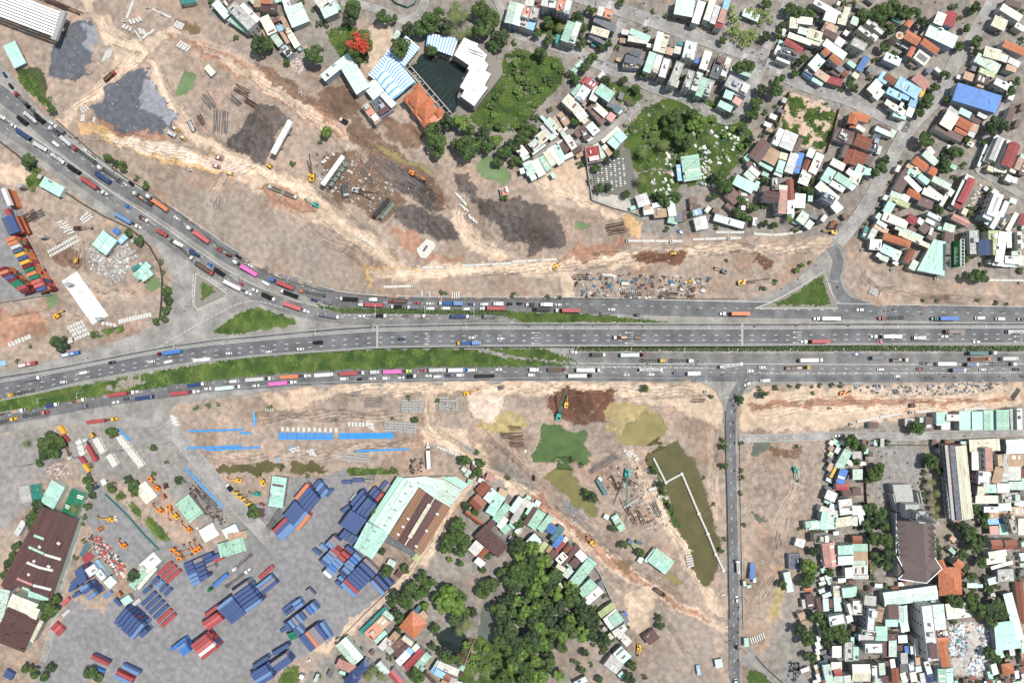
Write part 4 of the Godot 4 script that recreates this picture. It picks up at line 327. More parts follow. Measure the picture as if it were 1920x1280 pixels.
const LANDMARKS := [[450,50,"above the haul track"],[640,140,"by the red flowering tree"],[745,140,"beside the fish pond hall"],[1000,40,"at the meadow corner"],[1130,80,"on the zebra crossing street"],[1080,200,"at the foot of the looping street"],[1030,290,"in the lane by the meadow trees"],[1150,280,"by the tomb rows"],
	[1270,130,"in the townhouse rows"],[1340,30,"by the banana thicket"],[1310,150,"inside the street loop"],[1300,320,"in the old cemetery"],[1440,320,"between cemetery and sandy lot"],[1510,50,"on the side street bend"],[1540,120,"opposite the banana thicket"],[1660,60,"by the turret villa"],[1690,160,"by the light blue hall"],[1850,60,"across from the turret villa"],
	[1840,170,"by the big blue roof"],[1610,260,"behind the sandy lot wall"],[1800,240,"behind the large round tree"],[1740,340,"along the main street trees"],[1880,280,"on the narrow round tree street"],[1830,370,"by the rubble plot"],[1680,460,"behind the green billboard"],[1860,460,"around the navy gable"],
	[1240,400,"below the cemetery wall"],[1440,400,"above the white drain"],[1780,785,"between drain and alley"],[1570,880,"along the dug strip lane"],[1850,870,"behind the long school"],[1880,960,"below the long school"],[1700,1020,"around the church"],[1560,1040,"by the lane below the church"],[1870,1060,"under the church trees"],[1640,1120,"in the lane behind the church hall"],
	[1660,1230,"in the dense block below the church"],[1740,1200,"beside the blue windowed block"],[1830,1250,"around the rubbish yard"],[1560,1240,"by the tyre yard"],[920,960,"above the grove"],[1050,1060,"between grove and dug field"],[1150,1180,"at the foot of the grove"],[1190,1000,"on the pier building site"],[700,1220,"by the small palms"],[800,1230,"by the dark fish pond"],
	[770,1000,"beside the brown factory"],[800,870,"in the pipe yard"],[60,1060,"by the long brown shed"],[200,1080,"in the scrap yard"],[380,970,"by the digger park"],[400,1030,"beside the container yard"],[220,480,"in the precast block yard"],[60,400,"by the walled container stack"],[30,90,"beside the new girders"],[90,920,"at the truck yard gate"],[1370,1250,"beside the southbound lane"]]
# wheel tracks: path, width
const HAUL := [[[300,60,345,70,430,105,540,180,600,218,645,255,700,300,760,345,820,390,850,420],30], [[285,115,310,165,345,220,400,262,480,305,560,340,640,395,700,440,770,500],26], [[150,238,260,270,400,305,480,335],24], [[690,512,780,510,960,500,1050,498,1160,482,1330,465,1500,463,1570,450],18], [[880,330,870,400,900,450,960,485],22], [[170,5,200,50,240,80,270,100,215,150,140,215],18], [[640,728,800,725,960,722,1340,735],16], [[798,735,800,800,850,830,920,880,1000,930,1080,985,1160,1050,1260,1115,1360,1180],18], [[1180,845,1230,920,1280,1010,1340,1130],18], [[1395,768,1500,757,1640,755,1900,748],26], [[1080,980,1140,1070,1200,1130],10], [[1340,790,1345,900,1352,980],12], [[1480,830,1500,900,1470,960,1460,1050,1430,1130],16], [[480,780,620,775,780,780],14], [[330,850,480,860,700,840,800,830],16], [[640,250,700,300,780,350,840,400],34], [[1000,340,1090,380,1180,400],20], [[60,420,140,500,170,530,280,560],14], [[150,440,152,500,170,530],8], [[0,600,100,590,160,600],10], [[1190,1110,1250,1170,1300,1230],16], [[900,790,960,840,1000,900],24], [[480,305,430,330,400,380,420,430],16], [[1600,470,1650,530,1760,548,1900,552],18], [[885,890,845,955,800,1040,740,1100,640,1190],8], [[520,380,600,430,680,480,700,510],30], [[720,215,780,260,830,320],24]]
# x, y, step a dx dy n, step b dx dy n, length width height, angle, disorder, tone, kind
const PRECAST := [
	[92,472,4.3,-2.35,13,3.4,7.2,2, 2.2,1.3,1.0,60,0.5,"w","block"], [110,418,3.2,4.2,6,5,-2,3, 2.4,1.3,1.0,-30,2.0,"w","block"], [152,410,4.4,-3.2,4,3.5,3.5,3, 2.0,1.3,1.1,-40,1.0,"w","block"],
	[170,470,8,-4.6,8,6.5,8.5,6, 2.6,1.8,0.9,-30,3.0,"g","block"], [200,520,7,-4,4,5,6,3, 2.6,1.6,0.9,60,3.0,"g","block"], [130,614,4.9,-2.1,6,4,7,4, 2.6,1.5,1.2,68,1.2,"w","block"], [20,646,6,-2.4,7,1,1,1, 3.2,1.7,1.2,62,1.0,"w","block"], [225,603,5.2,-1.2,12,1,1,1, 3.2,1.7,1.3,75,0.8,"w","block"],
	[195,606,7,1,4,1,1,1, 2.6,1.8,1.2,70,2.0,"w","block"],
	[756,750,6.5,0.3,6,0,5,5, 2.4,1.5,1.0,0,1.2,"g","block"], [826,745,6.2,0.4,6,0,5,5, 2.4,1.5,1.0,0,1.6,"g","block"], [724,791,6,0.4,10,0,5,4, 2.3,1.4,0.9,0,1.5,"g","block"], [655,795,6.6,0,6,0,1,1, 3.0,1.8,1.2,90,0.8,"w","block"], [530,804,10,0.2,11,0,1,1, 3.2,2.0,1.2,90,1.2,"w","block"], [640,848,4.6,0.4,7,0,6,3, 2.0,1.2,0.9,0,1.0,"g","block"], [672,848,4.6,0.4,5,0,5,4, 1.8,1.2,0.9,0,1.5,"g","block"],
	[1172,845,6,3,4,4,5,3, 2.2,1.8,0.9,20,2.0,"w","block"], [822,838,5.5,2.2,8,1,1,1, 2.0,1.6,0.9,20,0.8,"w","block"], [815,836,5.5,2.6,10,-2,5,1, 1.6,1.2,0.8,20,1.0,"g","block"], [865,830,5,3,6,-2,4,2, 1.6,1.2,0.8,20,1.2,"g","block"], [690,790,3,2,4,1,5,3, 1.6,1.2,0.8,20,2.0,"w","block"],
	[152,828,2.6,10,3,1,1,1, 4.2,3.4,2.6,-30,0.8,"w","culvert"], [184,825,3.6,6.5,4,1,1,1, 4.2,3.4,2.6,-30,0.8,"w","culvert"], [209,855,4.2,6.8,3,1,1,1, 4.2,3.4,2.6,-30,0.8,"w","culvert"], [228,821,4.8,6.1,9,1,1,1, 4.2,3.4,2.6,-28,0.6,"w","culvert"],
	[233,51,6,2,3,1,1,1, 3.2,1.6,1.4,-45,1.5,"w","beam"], [246,43,6,-2,4,1,1,1, 3.4,1.6,1.4,60,1.5,"w","beam"], [263,59,4,1.2,3,1,1,1, 4.6,1.2,1.2,65,0.8,"w","beam"], [272,70,4.6,-3.2,4,1,1,1, 4.4,1.5,1.3,-35,0.5,"w","beam"], [256,62,4,6,3,1,1,1, 4.0,1.0,1.0,52,0.5,"w","beam"],
	[196,107,4,-3,4,1,1,1, 8.5,1.0,0.8,-70,1.0,"w","beam"], [330,45,4,2,4,1,1,1, 5.0,1.3,1.0,-60,0.5,"w","beam"], [337,83,4,2.2,5,1,1,1, 5.4,1.3,1.0,-50,0.4,"w","beam"], [155,208,4,-3,3,1,1,1, 4.5,1.0,0.9,50,1.0,"w","beam"], [154,222,4,0.4,2,1,1,1, 4.8,1.2,1.0,-84,0.5,"w","beam"], [177,225,1,1,1,1,1,1, 4.0,1.2,1.0,-75,0.5,"w","beam"],
	[668,441,7,4,3,1,1,1, 2.4,1.6,1.1,-50,1.0,"w","block"], [684,450,8,6,3,1,1,1, 3.4,1.2,1.0,42,1.0,"w","beam"], [858,366,6.5,7,3,1,1,1, 4.4,1.5,1.0,55,1.0,"w","beam"], [866,386,5,4,3,1,1,1, 3.4,1.4,1.0,50,2.0,"w","beam"], [880,407,4,3,4,1,1,1, 3.4,1.3,1.0,60,3.0,"w","beam"],
	[791,551,15,0.4,2,1,1,1, 4.2,0.9,0.8,88,0.3,"w","beam"], [848,553,4,0,4,1,1,1, 4.6,0.9,0.8,90,0.4,"w","beam"], [1631,544,3,1,5,1,1,1, 4.6,0.9,0.9,-62,0.3,"w","pipe"], [1650,552,1,1,1,1,1,1, 4.0,0.9,0.9,-62,0.3,"w","pipe"], [1408,1200,4,-1.6,7,1,1,1, 4.6,0.9,0.8,70,0.4,"w","beam"], [1291,1042,1,4.6,5,1,1,1, 4.4,1.4,1.4,-12,0.8,"w","pipe"], [1356,1114,1,1,1,1,1,1, 3.2,1.2,1.2,-15,0.3,"w","pipe"],
	[605,305,5,-4,6,1,1,1, 2.2,1.6,1.0,40,3.0,"w","block"], [640,300,4,5,6,1,1,1, 1.8,1.4,0.9,40,3.0,"w","block"], [1225,915,1,1,1,1,1,1, 7.2,2.0,1.6,-15,0.3,"w","beam"], [1240,931,4,1,2,1,1,1, 5.4,1.8,1.4,12,1.0,"w","beam"], [1183,942,1,1,1,1,1,1, 12.5,2.0,1.6,-32,0.1,"g","beam"], [985,845,1,1,1,1,1,1, 2,2,1,0,1,"w","block"],
	[1135,515,8,1,3,1,1,1, 4,1.6,1.4,20,2.0,"w","beam"], [1172,532,1,1,1,1,1,1, 5.5,2.4,2.0,2,0.2,"w","beam"], [1260,533,6,3,4,1,1,1, 2.4,1.8,1.2,10,3.0,"w","block"], [1165,545,4,0.2,8,1,1,1, 2.4,1.0,0.8,85,1.0,"g","block"], [1290,520,9,4,4,1,1,1, 3,2,1.2,20,3.0,"g","block"],
	[545,842,4.5,-1,4,3,4,2, 1.6,1.6,0.9,0,2.0,"w","pipe"], [575,842,4,1,4,2,4,3, 1.6,1.6,0.9,20,2.0,"w","pipe"], [370,990,1,1,1,1,1,1, 2,2,1,0,1,"w","block"], [322,780,4,2,3,2,6,3, 2.2,1.8,1.2,10,1.5,"w","block"]]
const PIPES := [[354,808,456,805,0], [450,811.5,472,811.5,0], [351,839.7,453,835.3,0], [386,843.3,488,838,0], [347.5,877.5,418,950,0], [222.5,803.5,244,826,0], [522.5,812.5,625,813.5,0], [522.5,817.2,625,818,0], [522.5,821.8,625,822.4,0], [636,813.3,738,812.5,0], [636,817.2,738,816.2,0], [636,821.3,738,819.7,0], [668.5,845,768,841.7,0], [474,780,482,788,0], [475,770,478,800,0], [545,835,548,845,0], [518,857,522,866,0]]
const DRAINS := [[1178,451.5,1280,452], [1299,449,1390,446], [1342,435.5,1396,435.5], [1413,438,1450,441,1480,438,1505,434], [792,501.5,838,501], [865,498.5,960,493.5], [960,491,1045,486], [1850,525,1925,526], [1607,790,1650,782,1693,774], [1716,772,1750,770], [1807,767,1850,765], [719,538,775,536], [250,2,237,36], [286,17,322,34]]
const PITS := [[1176,451], [1258,453], [835,500], [921,497], [1012,488], [775,536], [1616,469], [1672,506], [1754,522], [1832,529], [1912,530], [1707,773], [1556,765], [1595,795], [359,319], [444,340], [525,367], [600,403], [501,768], [510,768], [1322,734], [235,40], [1366,447], [278,14]]
const STEEL := [[1155,430,-10,14,7,"b"], [1090,522,2,12,4,"b"], [1185,555,0,12,4,"b"], [1253,554,1,13,4,"b"], [405,227,92,16,4,"g"], [420,230,92,16,4,"g"], [375,225,60,8,3,"b"], [390,190,55,12,5,"g"], [700,755,0,12,6,"g"], [667,740,0,7,4,"g"], [965,803,0,10,3,"b"], [968,822,-4,10,6,"b"], [970,835,2,10,3,"b"], [1132,870,-30,24,4,"g"], [1228,955,62,12,4,"g"], [1150,905,62,12,3,"b"], [1180,905,25,9,3,"b"], [1200,970,62,12,3,"b"], [1180,965,62,14,3,"b"], [625,325,-50,18,3,"b"], [690,335,50,16,4,"g"], [1310,752,0,10,3,"b"], [95,5,22,26,4,"b"], [120,15,22,26,3,"b"], [55,410,-30,12,6,"b"], [70,405,-30,10,5,"g"], [390,940,45,14,5,"g"], [375,925,45,10,4,"b"], [520,970,-60,14,6,"g"], [512,985,-40,10,5,"b"], [950,818,0,9,4,"b"], [1905,740,-55,9,3,"g"], [945,815,10,6,3,"g"], [470,195,30,10,4,"b"], [440,190,40,10,4,"g"], [452,172,28,12,5,"b"]]
const LAMPS := [[30,231,40,0,2], [115,290,40,0,2], [212,364,40,0,2], [299,422,42,0,2], [387,481,45,0,2], [450,523,40,0,2], [417,537,40,0,1], [353,573,50,0,1], [547,530,-70,0,1], [616,582,80,0,2], [709,582,88,0,2], [800,584,88,0,2], [890,586,88,0,2], [705,608,90,4.3,1], [876,607,90,5.8,1], [1053,606,90,6.2,1], [1154,606,90,6.2,1], [1321,607,90,6.1,1], [1506,606,90,4.7,1], [1668,606,90,2.3,1], [1830,606,90,0.5,1], [1078,656,-60,0,1], [1178,660,-80,0,1], [1276,660,-80,0,1], [1373,662,-80,0,1], [1470,661,-80,0,1], [1568,661,-80,0,1], [1663,660,-80,0,1], [1788,660,-80,0,1], [1900,654,90,0,2], [1316,705,90,0,1], [1548,529,10,0,1], [599,618,90,3,1], [430,638,90,1.1,1], [340,642,90,0.3,1], [160,735,80,0,1], [88,745,80,0,1]]
const WALLS := [
	["road_barrier", "dark concrete barrier along the outer edge of the highway", 0.9, "d", [105,225,170,283,235,333,285,364,335,400,375,430,408,460,455,488,520,520,600,544,650,550,760,561,960,561,1075,561]],
	["road_barrier", "concrete barrier along the scrap strip above the road", 0.9, "d", [1088,560,1240,560,1385,560]],
	["road_barrier", "pale barrier between the two highway directions", 0.7, "c", [-5,195,60,245,140,308,215,362,300,412,372,465,430,503,455,525,500,545,560,567,595,571]],
	["road_barrier", "low kerb barrier on the lower edge of the southern road", 0.6, "c", [320,740,400,730,480,724,560,718,640,715,800,711,960,708,1100,707,1290,709]],
	["boundary_wall", "old grey wall between the highway and the precast yard", 2.2, "d", [0,265,30,288,60,315,100,345,150,378,195,405,245,428,280,460,300,495,305,520,304,560,300,600]],
	["boundary_wall", "concrete wall along the stacked containers", 3.0, "c", [18,370,45,425,75,480,100,540,100,552,-5,568]],
	["boundary_wall", "white wall below the tomb rows", 2.2, "w", [1098,275,1102,320,1110,375,1150,390,1190,400,1200,405]],
	["boundary_wall", "rusty brick wall round the sandy lot", 2.4, "b", [1455,240,1472,195,1480,172]],
	["boundary_wall", "rusty brick wall behind the sandy lot", 2.4, "b", [1572,205,1560,250,1548,288]],
	["boundary_wall", "dark wall along the alley by the church yard", 2.0, "d", [1622,836,1680,834,1735,834,1770,836]],
	["boundary_wall", "grey wall beside the church trees", 2.2, "d", [1620,850,1622,920,1627,1000,1630,1085]],
	["sheet_fence", "teal sheet fence along the scrap yard drive", 2.2, "T", [198,925,240,965,270,1000,300,1030]],
	["boundary_wall", "wall between the pipe yard and container yard", 2.2, "c", [590,893,640,893,700,890,745,888]],
	["boundary_wall", "wall along the earth lane below the factory", 2.0, "w", [730,1108,690,1145,655,1180,640,1195]],
	["boundary_wall", "low white wall beside the southbound lane", 0.9, "c", [1388,830,1388,900,1390,1000,1392,1100,1394,1180]],
	["boundary_wall", "low dark wall on the other side of the southbound lane", 0.9, "d", [1360,770,1361,850,1364,950,1366,1050,1368,1160]],
	["boundary_wall", "white wall by the sandy clearing houses", 2.0, "w", [1100,1040,1125,1075,1140,1110,1155,1140]],
	["boundary_wall", "dark retaining wall beside the lane to the fork", 1.4, "d", [1418,1230,1440,1255,1475,1285]],
	["boundary_wall", "tall pale wall of the fish pond plot", 2.2, "c", [890,1197,880,1220,868,1252]],
	["sheet_fence", "teal sheet fence round the white plot behind the trees", 2.0, "T", [728,-5,745,8,765,15,778,8,782,-5]]]
const CABLES := [[105,195,173,138,252,70,305,28], [1310,740,1270,742,1200,741], [1363,700,1363,740], [0,876,65,868,150,855,235,842,320,828], [1417,97,1445,108,1470,118], [1197,18,1205,45], [1530,470,1560,430,1590,405], [1393,1118,1372,1176], [1370,1200,1392,1215], [1180,745,1240,745,1320,740]]
const W1 := [Color(0.8, 0.78, 0.75), Color(0.68, 0.64, 0.6), Color(0.6, 0.52, 0.46), Color(0.45, 0.4, 0.37)]
# label, outline, number, size, colours, boxy, name
const SCATTER := [
	["pale and brown stones strewn over the earth by the haul roads", [100,20,620,100,840,380,1060,480,700,540,330,350,120,180], 2600, 0.7, W1, false, "loose_stones"],
	["stones and clods on the eastern dug ground", [1080,380,1560,450,1520,520,1380,555,1080,560], 1600, 0.7, W1, false, "loose_stones"],
	["stones strewn about the pipe yard", [330,750,960,715,1350,730,1350,780,980,900,800,890,340,870], 2200, 0.7, W1, false, "loose_stones"],
	["stones on the ground around the ponds", [880,790,1360,740,1360,1180,1150,1080,960,900], 2000, 0.65, W1, false, "loose_stones"],
	["stones on the dug strip beside the lane", [1395,730,1900,725,1600,790,1570,810,1490,1080,1395,1200], 1800, 0.6, W1, false, "loose_stones"],
	["white rubble lumps in the broken concrete field", [165,455,235,455,258,475,240,510,200,520,170,505], 420, 1.3, [Color(0.78, 0.77, 0.75), Color(0.62, 0.61, 0.6)], true, "concrete_rubble"],
	["scrap and planks beside the highway", [1075,515,1130,510,1290,520,1330,520,1320,560,1075,560], 420, 1.6, [Color(0.3, 0.22, 0.19), Color(0.55, 0.53, 0.5), Color(0.4, 0.33, 0.28), Color(0.75, 0.73, 0.7), Color(0.3, 0.42, 0.5)], true, "scrap_heap"],
	["coloured rubbish heaped in the white yard", [1778,1175,1810,1165,1815,1215,1805,1235,1782,1230], 900, 1.1, [Color(0.9, 0.9, 0.9), Color(0.85, 0.86, 0.88), Color(0.6, 0.7, 0.78), Color(0.85, 0.85, 0.83), Color(0.78, 0.8, 0.82), Color(0.9, 0.9, 0.9), Color(0.5, 0.6, 0.66), Color(0.6, 0.42, 0.38), Color(0.62, 0.6, 0.56), Color(0.35, 0.5, 0.45)], true, "rubbish_heap"],
	["rubbish heaped along the far wall of the white yard", [1830,1175,1850,1175,1858,1210,1848,1262,1815,1268,1822,1230,1840,1200], 900, 1.1, [Color(0.9, 0.9, 0.9), Color(0.85, 0.86, 0.88), Color(0.6, 0.7, 0.78), Color(0.85, 0.85, 0.83), Color(0.78, 0.8, 0.82), Color(0.9, 0.9, 0.9), Color(0.5, 0.6, 0.66), Color(0.6, 0.42, 0.38), Color(0.62, 0.6, 0.56)], true, "rubbish_heap"],
	["broken white tiles beside the red roofed house", [1838,345,1858,355,1845,390,1815,395,1822,370], 320, 1.0, [Color(0.82, 0.81, 0.78), Color(0.6, 0.57, 0.52), Color(0.7, 0.6, 0.52)], true, "rubble_heap"],
	["pink brick rubble of a pulled down house", [540,115,560,110,572,130,562,140,548,128], 220, 0.9, [Color(0.8, 0.74, 0.71), Color(0.66, 0.54, 0.49), Color(0.75, 0.72, 0.7)], true, "rubble_heap"],
	["scrap metal in the recycling yard", [165,1000,190,1010,235,1060,228,1085,185,1040], 420, 1.3, [Color(0.55, 0.53, 0.52), Color(0.7, 0.3, 0.26), Color(0.3, 0.3, 0.32), Color(0.8, 0.8, 0.78)], true, "scrap_heap"],
	["scrap timber and machine parts along the wide road", [345,900,360,905,425,970,420,985,395,975,355,925], 260, 1.4, [Color(0.3, 0.24, 0.21), Color(0.5, 0.48, 0.46), Color(0.36, 0.35, 0.34)], true, "scrap_heap"],
	["used tyres and scrap by the houses", [1478,1240,1500,1240,1502,1262,1490,1282,1478,1270], 260, 1.1, [Color(0.12, 0.12, 0.12), Color(0.2, 0.2, 0.2)], false, "tyre_heap"],
	["black oil drums and tyres beside the factory", [770,860,795,858,790,885,765,890], 160, 1.1, [Color(0.1, 0.1, 0.11), Color(0.2, 0.2, 0.22)], false, "drum_heap"],
	["grey gravel along the pond track", [1050,935,1080,955,1100,975,1085,985,1055,960], 700, 0.6, [Color(0.5, 0.5, 0.52), Color(0.4, 0.4, 0.42)], false, "gravel"],
	["broken stone and rubbish beside the scrap houses", [80,880,110,860,130,890,110,900], 300, 1.0, [Color(0.75, 0.68, 0.64), Color(0.5, 0.47, 0.45)], true, "rubble_heap"],
	["clutter along the residential roofs and yards", [940,0,1900,0,1900,500,1650,430,1450,430,1200,300], 1500, 0.9, [Color(0.5, 0.48, 0.46), Color(0.7, 0.69, 0.67), Color(0.35, 0.38, 0.34), Color(0.4, 0.3, 0.26), Color(0.3, 0.42, 0.55)], true, "yard_clutter"],
	["clutter in the yards around the church block", [1560,830,1900,830,1900,1270,1560,1270], 1300, 0.9, [Color(0.5, 0.48, 0.46), Color(0.7, 0.69, 0.67), Color(0.35, 0.38, 0.34), Color(0.4, 0.3, 0.26)], true, "yard_clutter"],
	["roadside stalls debris on the lower verge", [1600,718,1640,722,1750,722,1870,712,1890,735,1700,742,1610,735], 380, 1.2, [Color(0.62, 0.58, 0.55), Color(0.4, 0.38, 0.36), Color(0.75, 0.72, 0.7), Color(0.3, 0.4, 0.5)], true, "roadside_debris"],
	["building debris on the pier site", [1130,870,1190,870,1260,960,1240,1000,1160,980], 420, 1.2, [Color(0.4, 0.32, 0.27), Color(0.55, 0.5, 0.46), Color(0.7, 0.68, 0.66)], true, "site_debris"],
	["debris round the scaffolded piers", [580,290,650,280,740,350,720,410,660,380,600,350], 420, 1.1, [Color(0.7, 0.69, 0.67), Color(0.42, 0.37, 0.33), Color(0.55, 0.53, 0.5)], true, "site_debris"]]
const GRAVES := [
[1248,337],[1232,359],[1225,343],[1253,348],[1227,337],[1260,340],[1261,327],[1237,325],[1250,362],[1255,355],[1244,354],[1246,324],[1239,356],[1244,342],[1255,325],[1324,303],
[1304,274],[1367,301],[1377,240],[1358,284],[1380,269],[1343,256],[1344,269],[1309,306],[1310,324],[1371,260],[1374,281],[1323,346],[1340,275],[1386,274],[1367,251],[1384,261],
[1317,344],[1301,237],[1321,277],[1335,247],[1356,246],[1309,297],[1370,238],[1376,276],[1389,250],[1310,236],[1353,251],[1363,240],[1378,257],[1301,251],[1346,297],[1352,294],
[1364,295],[1330,317],[1349,306],[1331,303],[1314,285],[1329,285],[1325,313],[1321,333],[1329,348],[1315,298],[1315,280],[1338,348],[1322,321],[1319,291],[1323,287],[1320,307],
[1323,296],[1317,314],[1317,327],[1254,294],[1250,301],[1257,309],[1250,308],[1251,288],
]

var counts := {}
var mats := {}
var texs := {}
var meshes := {}
var rng := RandomNumberGenerator.new()

func P(x, y, h = 0.0) -> Vector3:
	var k: float = S * (CH - h) / CH
	return Vector3((x - 960.0) * k, h, (y - 640.0) * k)

func numbered(called: String) -> String:
	var n: int = counts.get(called, 0)
	counts[called] = n + 1
	return called if n == 0 else "%s_%03d" % [called, n]

func tag(o: Node, label: String, category := "", group := "", kind := ""):
	if label: o.set_meta("label", label)
	if category: o.set_meta("category", category)
	if group: o.set_meta("group", group)
	if kind: o.set_meta("kind", kind)
	return o

func thing(called: String, at: Vector3, yaw := 0.0) -> Node3D:
	var o := Node3D.new()
	o.name = numbered(called)
	add_child(o)
	o.position = at
	o.rotation.y = yaw
	return o

func part(parent: Node, called: String, mesh: Mesh, m: Material) -> MeshInstance3D:
	var o := MeshInstance3D.new()
	o.mesh = mesh
	if m: o.material_override = m
	if parent == self:
		o.name = numbered(called)
		add_child(o)
	else:
		var key := "%d/%s" % [parent.get_instance_id(), called]
		var n: int = counts.get(key, 0)
		counts[key] = n + 1
		o.name = called if n == 0 else "%s_%03d" % [called, n]
		parent.add_child(o)
	return o

func box(parent: Node, called: String, m: Material, at: Vector3, size: Vector3, rot := Vector3.ZERO) -> MeshInstance3D:
	var o := part(parent, called, meshes.cube, m)
	o.transform = Transform3D(Basis.from_euler(rot) * Basis.from_scale(size), at)
	return o

func tube(parent: Node, called: String, m: Material, a: Vector3, b: Vector3, r: float) -> MeshInstance3D:
	var o := part(parent, called, meshes.cyl, m)
	var y := (b - a)
	var l := y.length()
	y = y / l
	var x := y.cross(Vector3(0.31, 0.2, 0.93)).normalized()
	o.transform = Transform3D(Basis(x * r, y * l, x.cross(y) * r), (a + b) * 0.5)
	return o

func put(parent: Node, called: String, mesh: Mesh, m: Material, at: Vector3, size := Vector3.ONE, rot := Vector3.ZERO) -> MeshInstance3D:
	var o := part(parent, called, mesh, m)
	o.transform = Transform3D(Basis.from_euler(rot) * Basis.from_scale(size), at)
	return o

# ---------------------------------------------------------------- meshes
func quad(st: SurfaceTool, a: Vector3, b: Vector3, c: Vector3, d: Vector3):
	var uv := [Vector2(0, 0), Vector2(1, 0), Vector2(1, 1), Vector2(0, 1)]
	var v := [a, b, c, d]
	for i in [0, 1, 2, 0, 2, 3]:
		st.set_uv(uv[i])
		st.add_vertex(v[i])

func begin() -> SurfaceTool:
	var st := SurfaceTool.new()
	st.begin(Mesh.PRIMITIVE_TRIANGLES)
	st.set_smooth_group(-1)
	return st

func done(st: SurfaceTool) -> ArrayMesh:
	st.generate_normals()
	return st.commit()

# a block with its own bottom and top rectangle: x0..x1 by half width w0 at y0, x2..x3 by w1 at y1
func frustum(x0: float, x1: float, w0: float, y0: float, x2: float, x3: float, w1: float, y1: float) -> ArrayMesh:
	var st := begin()
	add_frustum(st, x0, x1, w0, y0, x2, x3, w1, y1)
	return done(st)

func add_frustum(st: SurfaceTool, x0: float, x1: float, w0: float, y0: float, x2: float, x3: float, w1: float, y1: float):
	var b := [Vector3(x0, y0, -w0), Vector3(x1, y0, -w0), Vector3(x1, y0, w0), Vector3(x0, y0, w0)]
	var t := [Vector3(x2, y1, -w1), Vector3(x3, y1, -w1), Vector3(x3, y1, w1), Vector3(x2, y1, w1)]
	quad(st, t[0], t[1], t[2], t[3])
	quad(st, b[3], b[2], b[1], b[0])
	for i in 4:
		var j: int = (i + 1) % 4
		quad(st, t[j], t[i], b[i], b[j])

func add_block(st: SurfaceTool, xf: Transform3D, s: Vector3):
	var h := s * 0.5
	var p := []
	for y in [-1, 1]:
		for c in [[-1, -1], [1, -1], [1, 1], [-1, 1]]:
			p.append(xf * Vector3(c[0] * h.x, y * h.y, c[1] * h.z))
	quad(st, p[4], p[5], p[6], p[7])
	quad(st, p[3], p[2], p[1], p[0])
	for i in 4:
		var j: int = (i + 1) % 4
		quad(st, p[4 + j], p[4 + i], p[i], p[j])

# a bar from a to b
func add_bar(st: SurfaceTool, a: Vector3, b: Vector3, w: float, h: float):
	var d := b - a
	var l := d.length()
	if l < 0.001: return
	d /= l
	var up := Vector3.UP if absf(d.y) < 0.95 else Vector3.RIGHT
	var z := d.cross(up).normalized()
	add_block(st, Transform3D(Basis(d, z.cross(d), z), (a + b) * 0.5), Vector3(l, h, w))

# plan polygon (x, z) stood up from y0 to y1
func prism(pts: PackedVector2Array, y0: float, y1: float) -> ArrayMesh:
	var st := begin()
	if Geometry2D.is_polygon_clockwise(pts):
		pts.reverse()
	var tri := Geometry2D.triangulate_polygon(pts)
	for i in range(0, tri.size(), 3):
		var a := pts[tri[i]]
		var b := pts[tri[i + 1]]
		var c := pts[tri[i + 2]]
		var v := [Vector3(a.x, y1, a.y), Vector3(b.x, y1, b.y), Vector3(c.x, y1, c.y)]
		if (v[1] - v[0]).cross(v[2] - v[0]).y > 0.0: v = [v[0], v[2], v[1]]
		for q in v:
			st.set_uv(Vector2(q.x, q.z) * 0.1)
			st.add_vertex(q)
	if y1 - y0 > 0.0:
		for i in pts.size():
			var a := pts[i]
			var b := pts[(i + 1) % pts.size()]
			quad(st, Vector3(a.x, y1, a.y), Vector3(b.x, y1, b.y), Vector3(b.x, y0, b.y), Vector3(a.x, y0, a.y))
	return done(st)

# outline in (x, y) pulled out along z to a width
func slab(pts: Array, w: float) -> ArrayMesh:
	var st := begin()
	var pv := PackedVector2Array(pts)
	if Geometry2D.is_polygon_clockwise(pv): pv.reverse()
	var tri := Geometry2D.triangulate_polygon(pv)
	for s in [-1.0, 1.0]:
		for i in range(0, tri.size(), 3):
			var v := []
			for k in 3: v.append(Vector3(pv[tri[i + k]].x, pv[tri[i + k]].y, s * w * 0.5))
			if (v[1] - v[0]).cross(v[2] - v[0]).z * s > 0.0: v = [v[0], v[2], v[1]]
			for q in v:
				st.set_uv(Vector2(q.x, q.y))
				st.add_vertex(q)
	for i in pv.size():
		var a := pv[i]
		var b := pv[(i + 1) % pv.size()]
		quad(st, Vector3(a.x, a.y, w * 0.5), Vector3(b.x, b.y, w * 0.5), Vector3(b.x, b.y, -w * 0.5), Vector3(a.x, a.y, -w * 0.5))
	return done(st)

func ppts(pts: Array, h := 0.0) -> PackedVector2Array:
	var out := PackedVector2Array()
	for i in range(0, pts.size(), 2):
		var v := P(pts[i], pts[i + 1], h)
		out.append(Vector2(v.x, v.z))
	return out

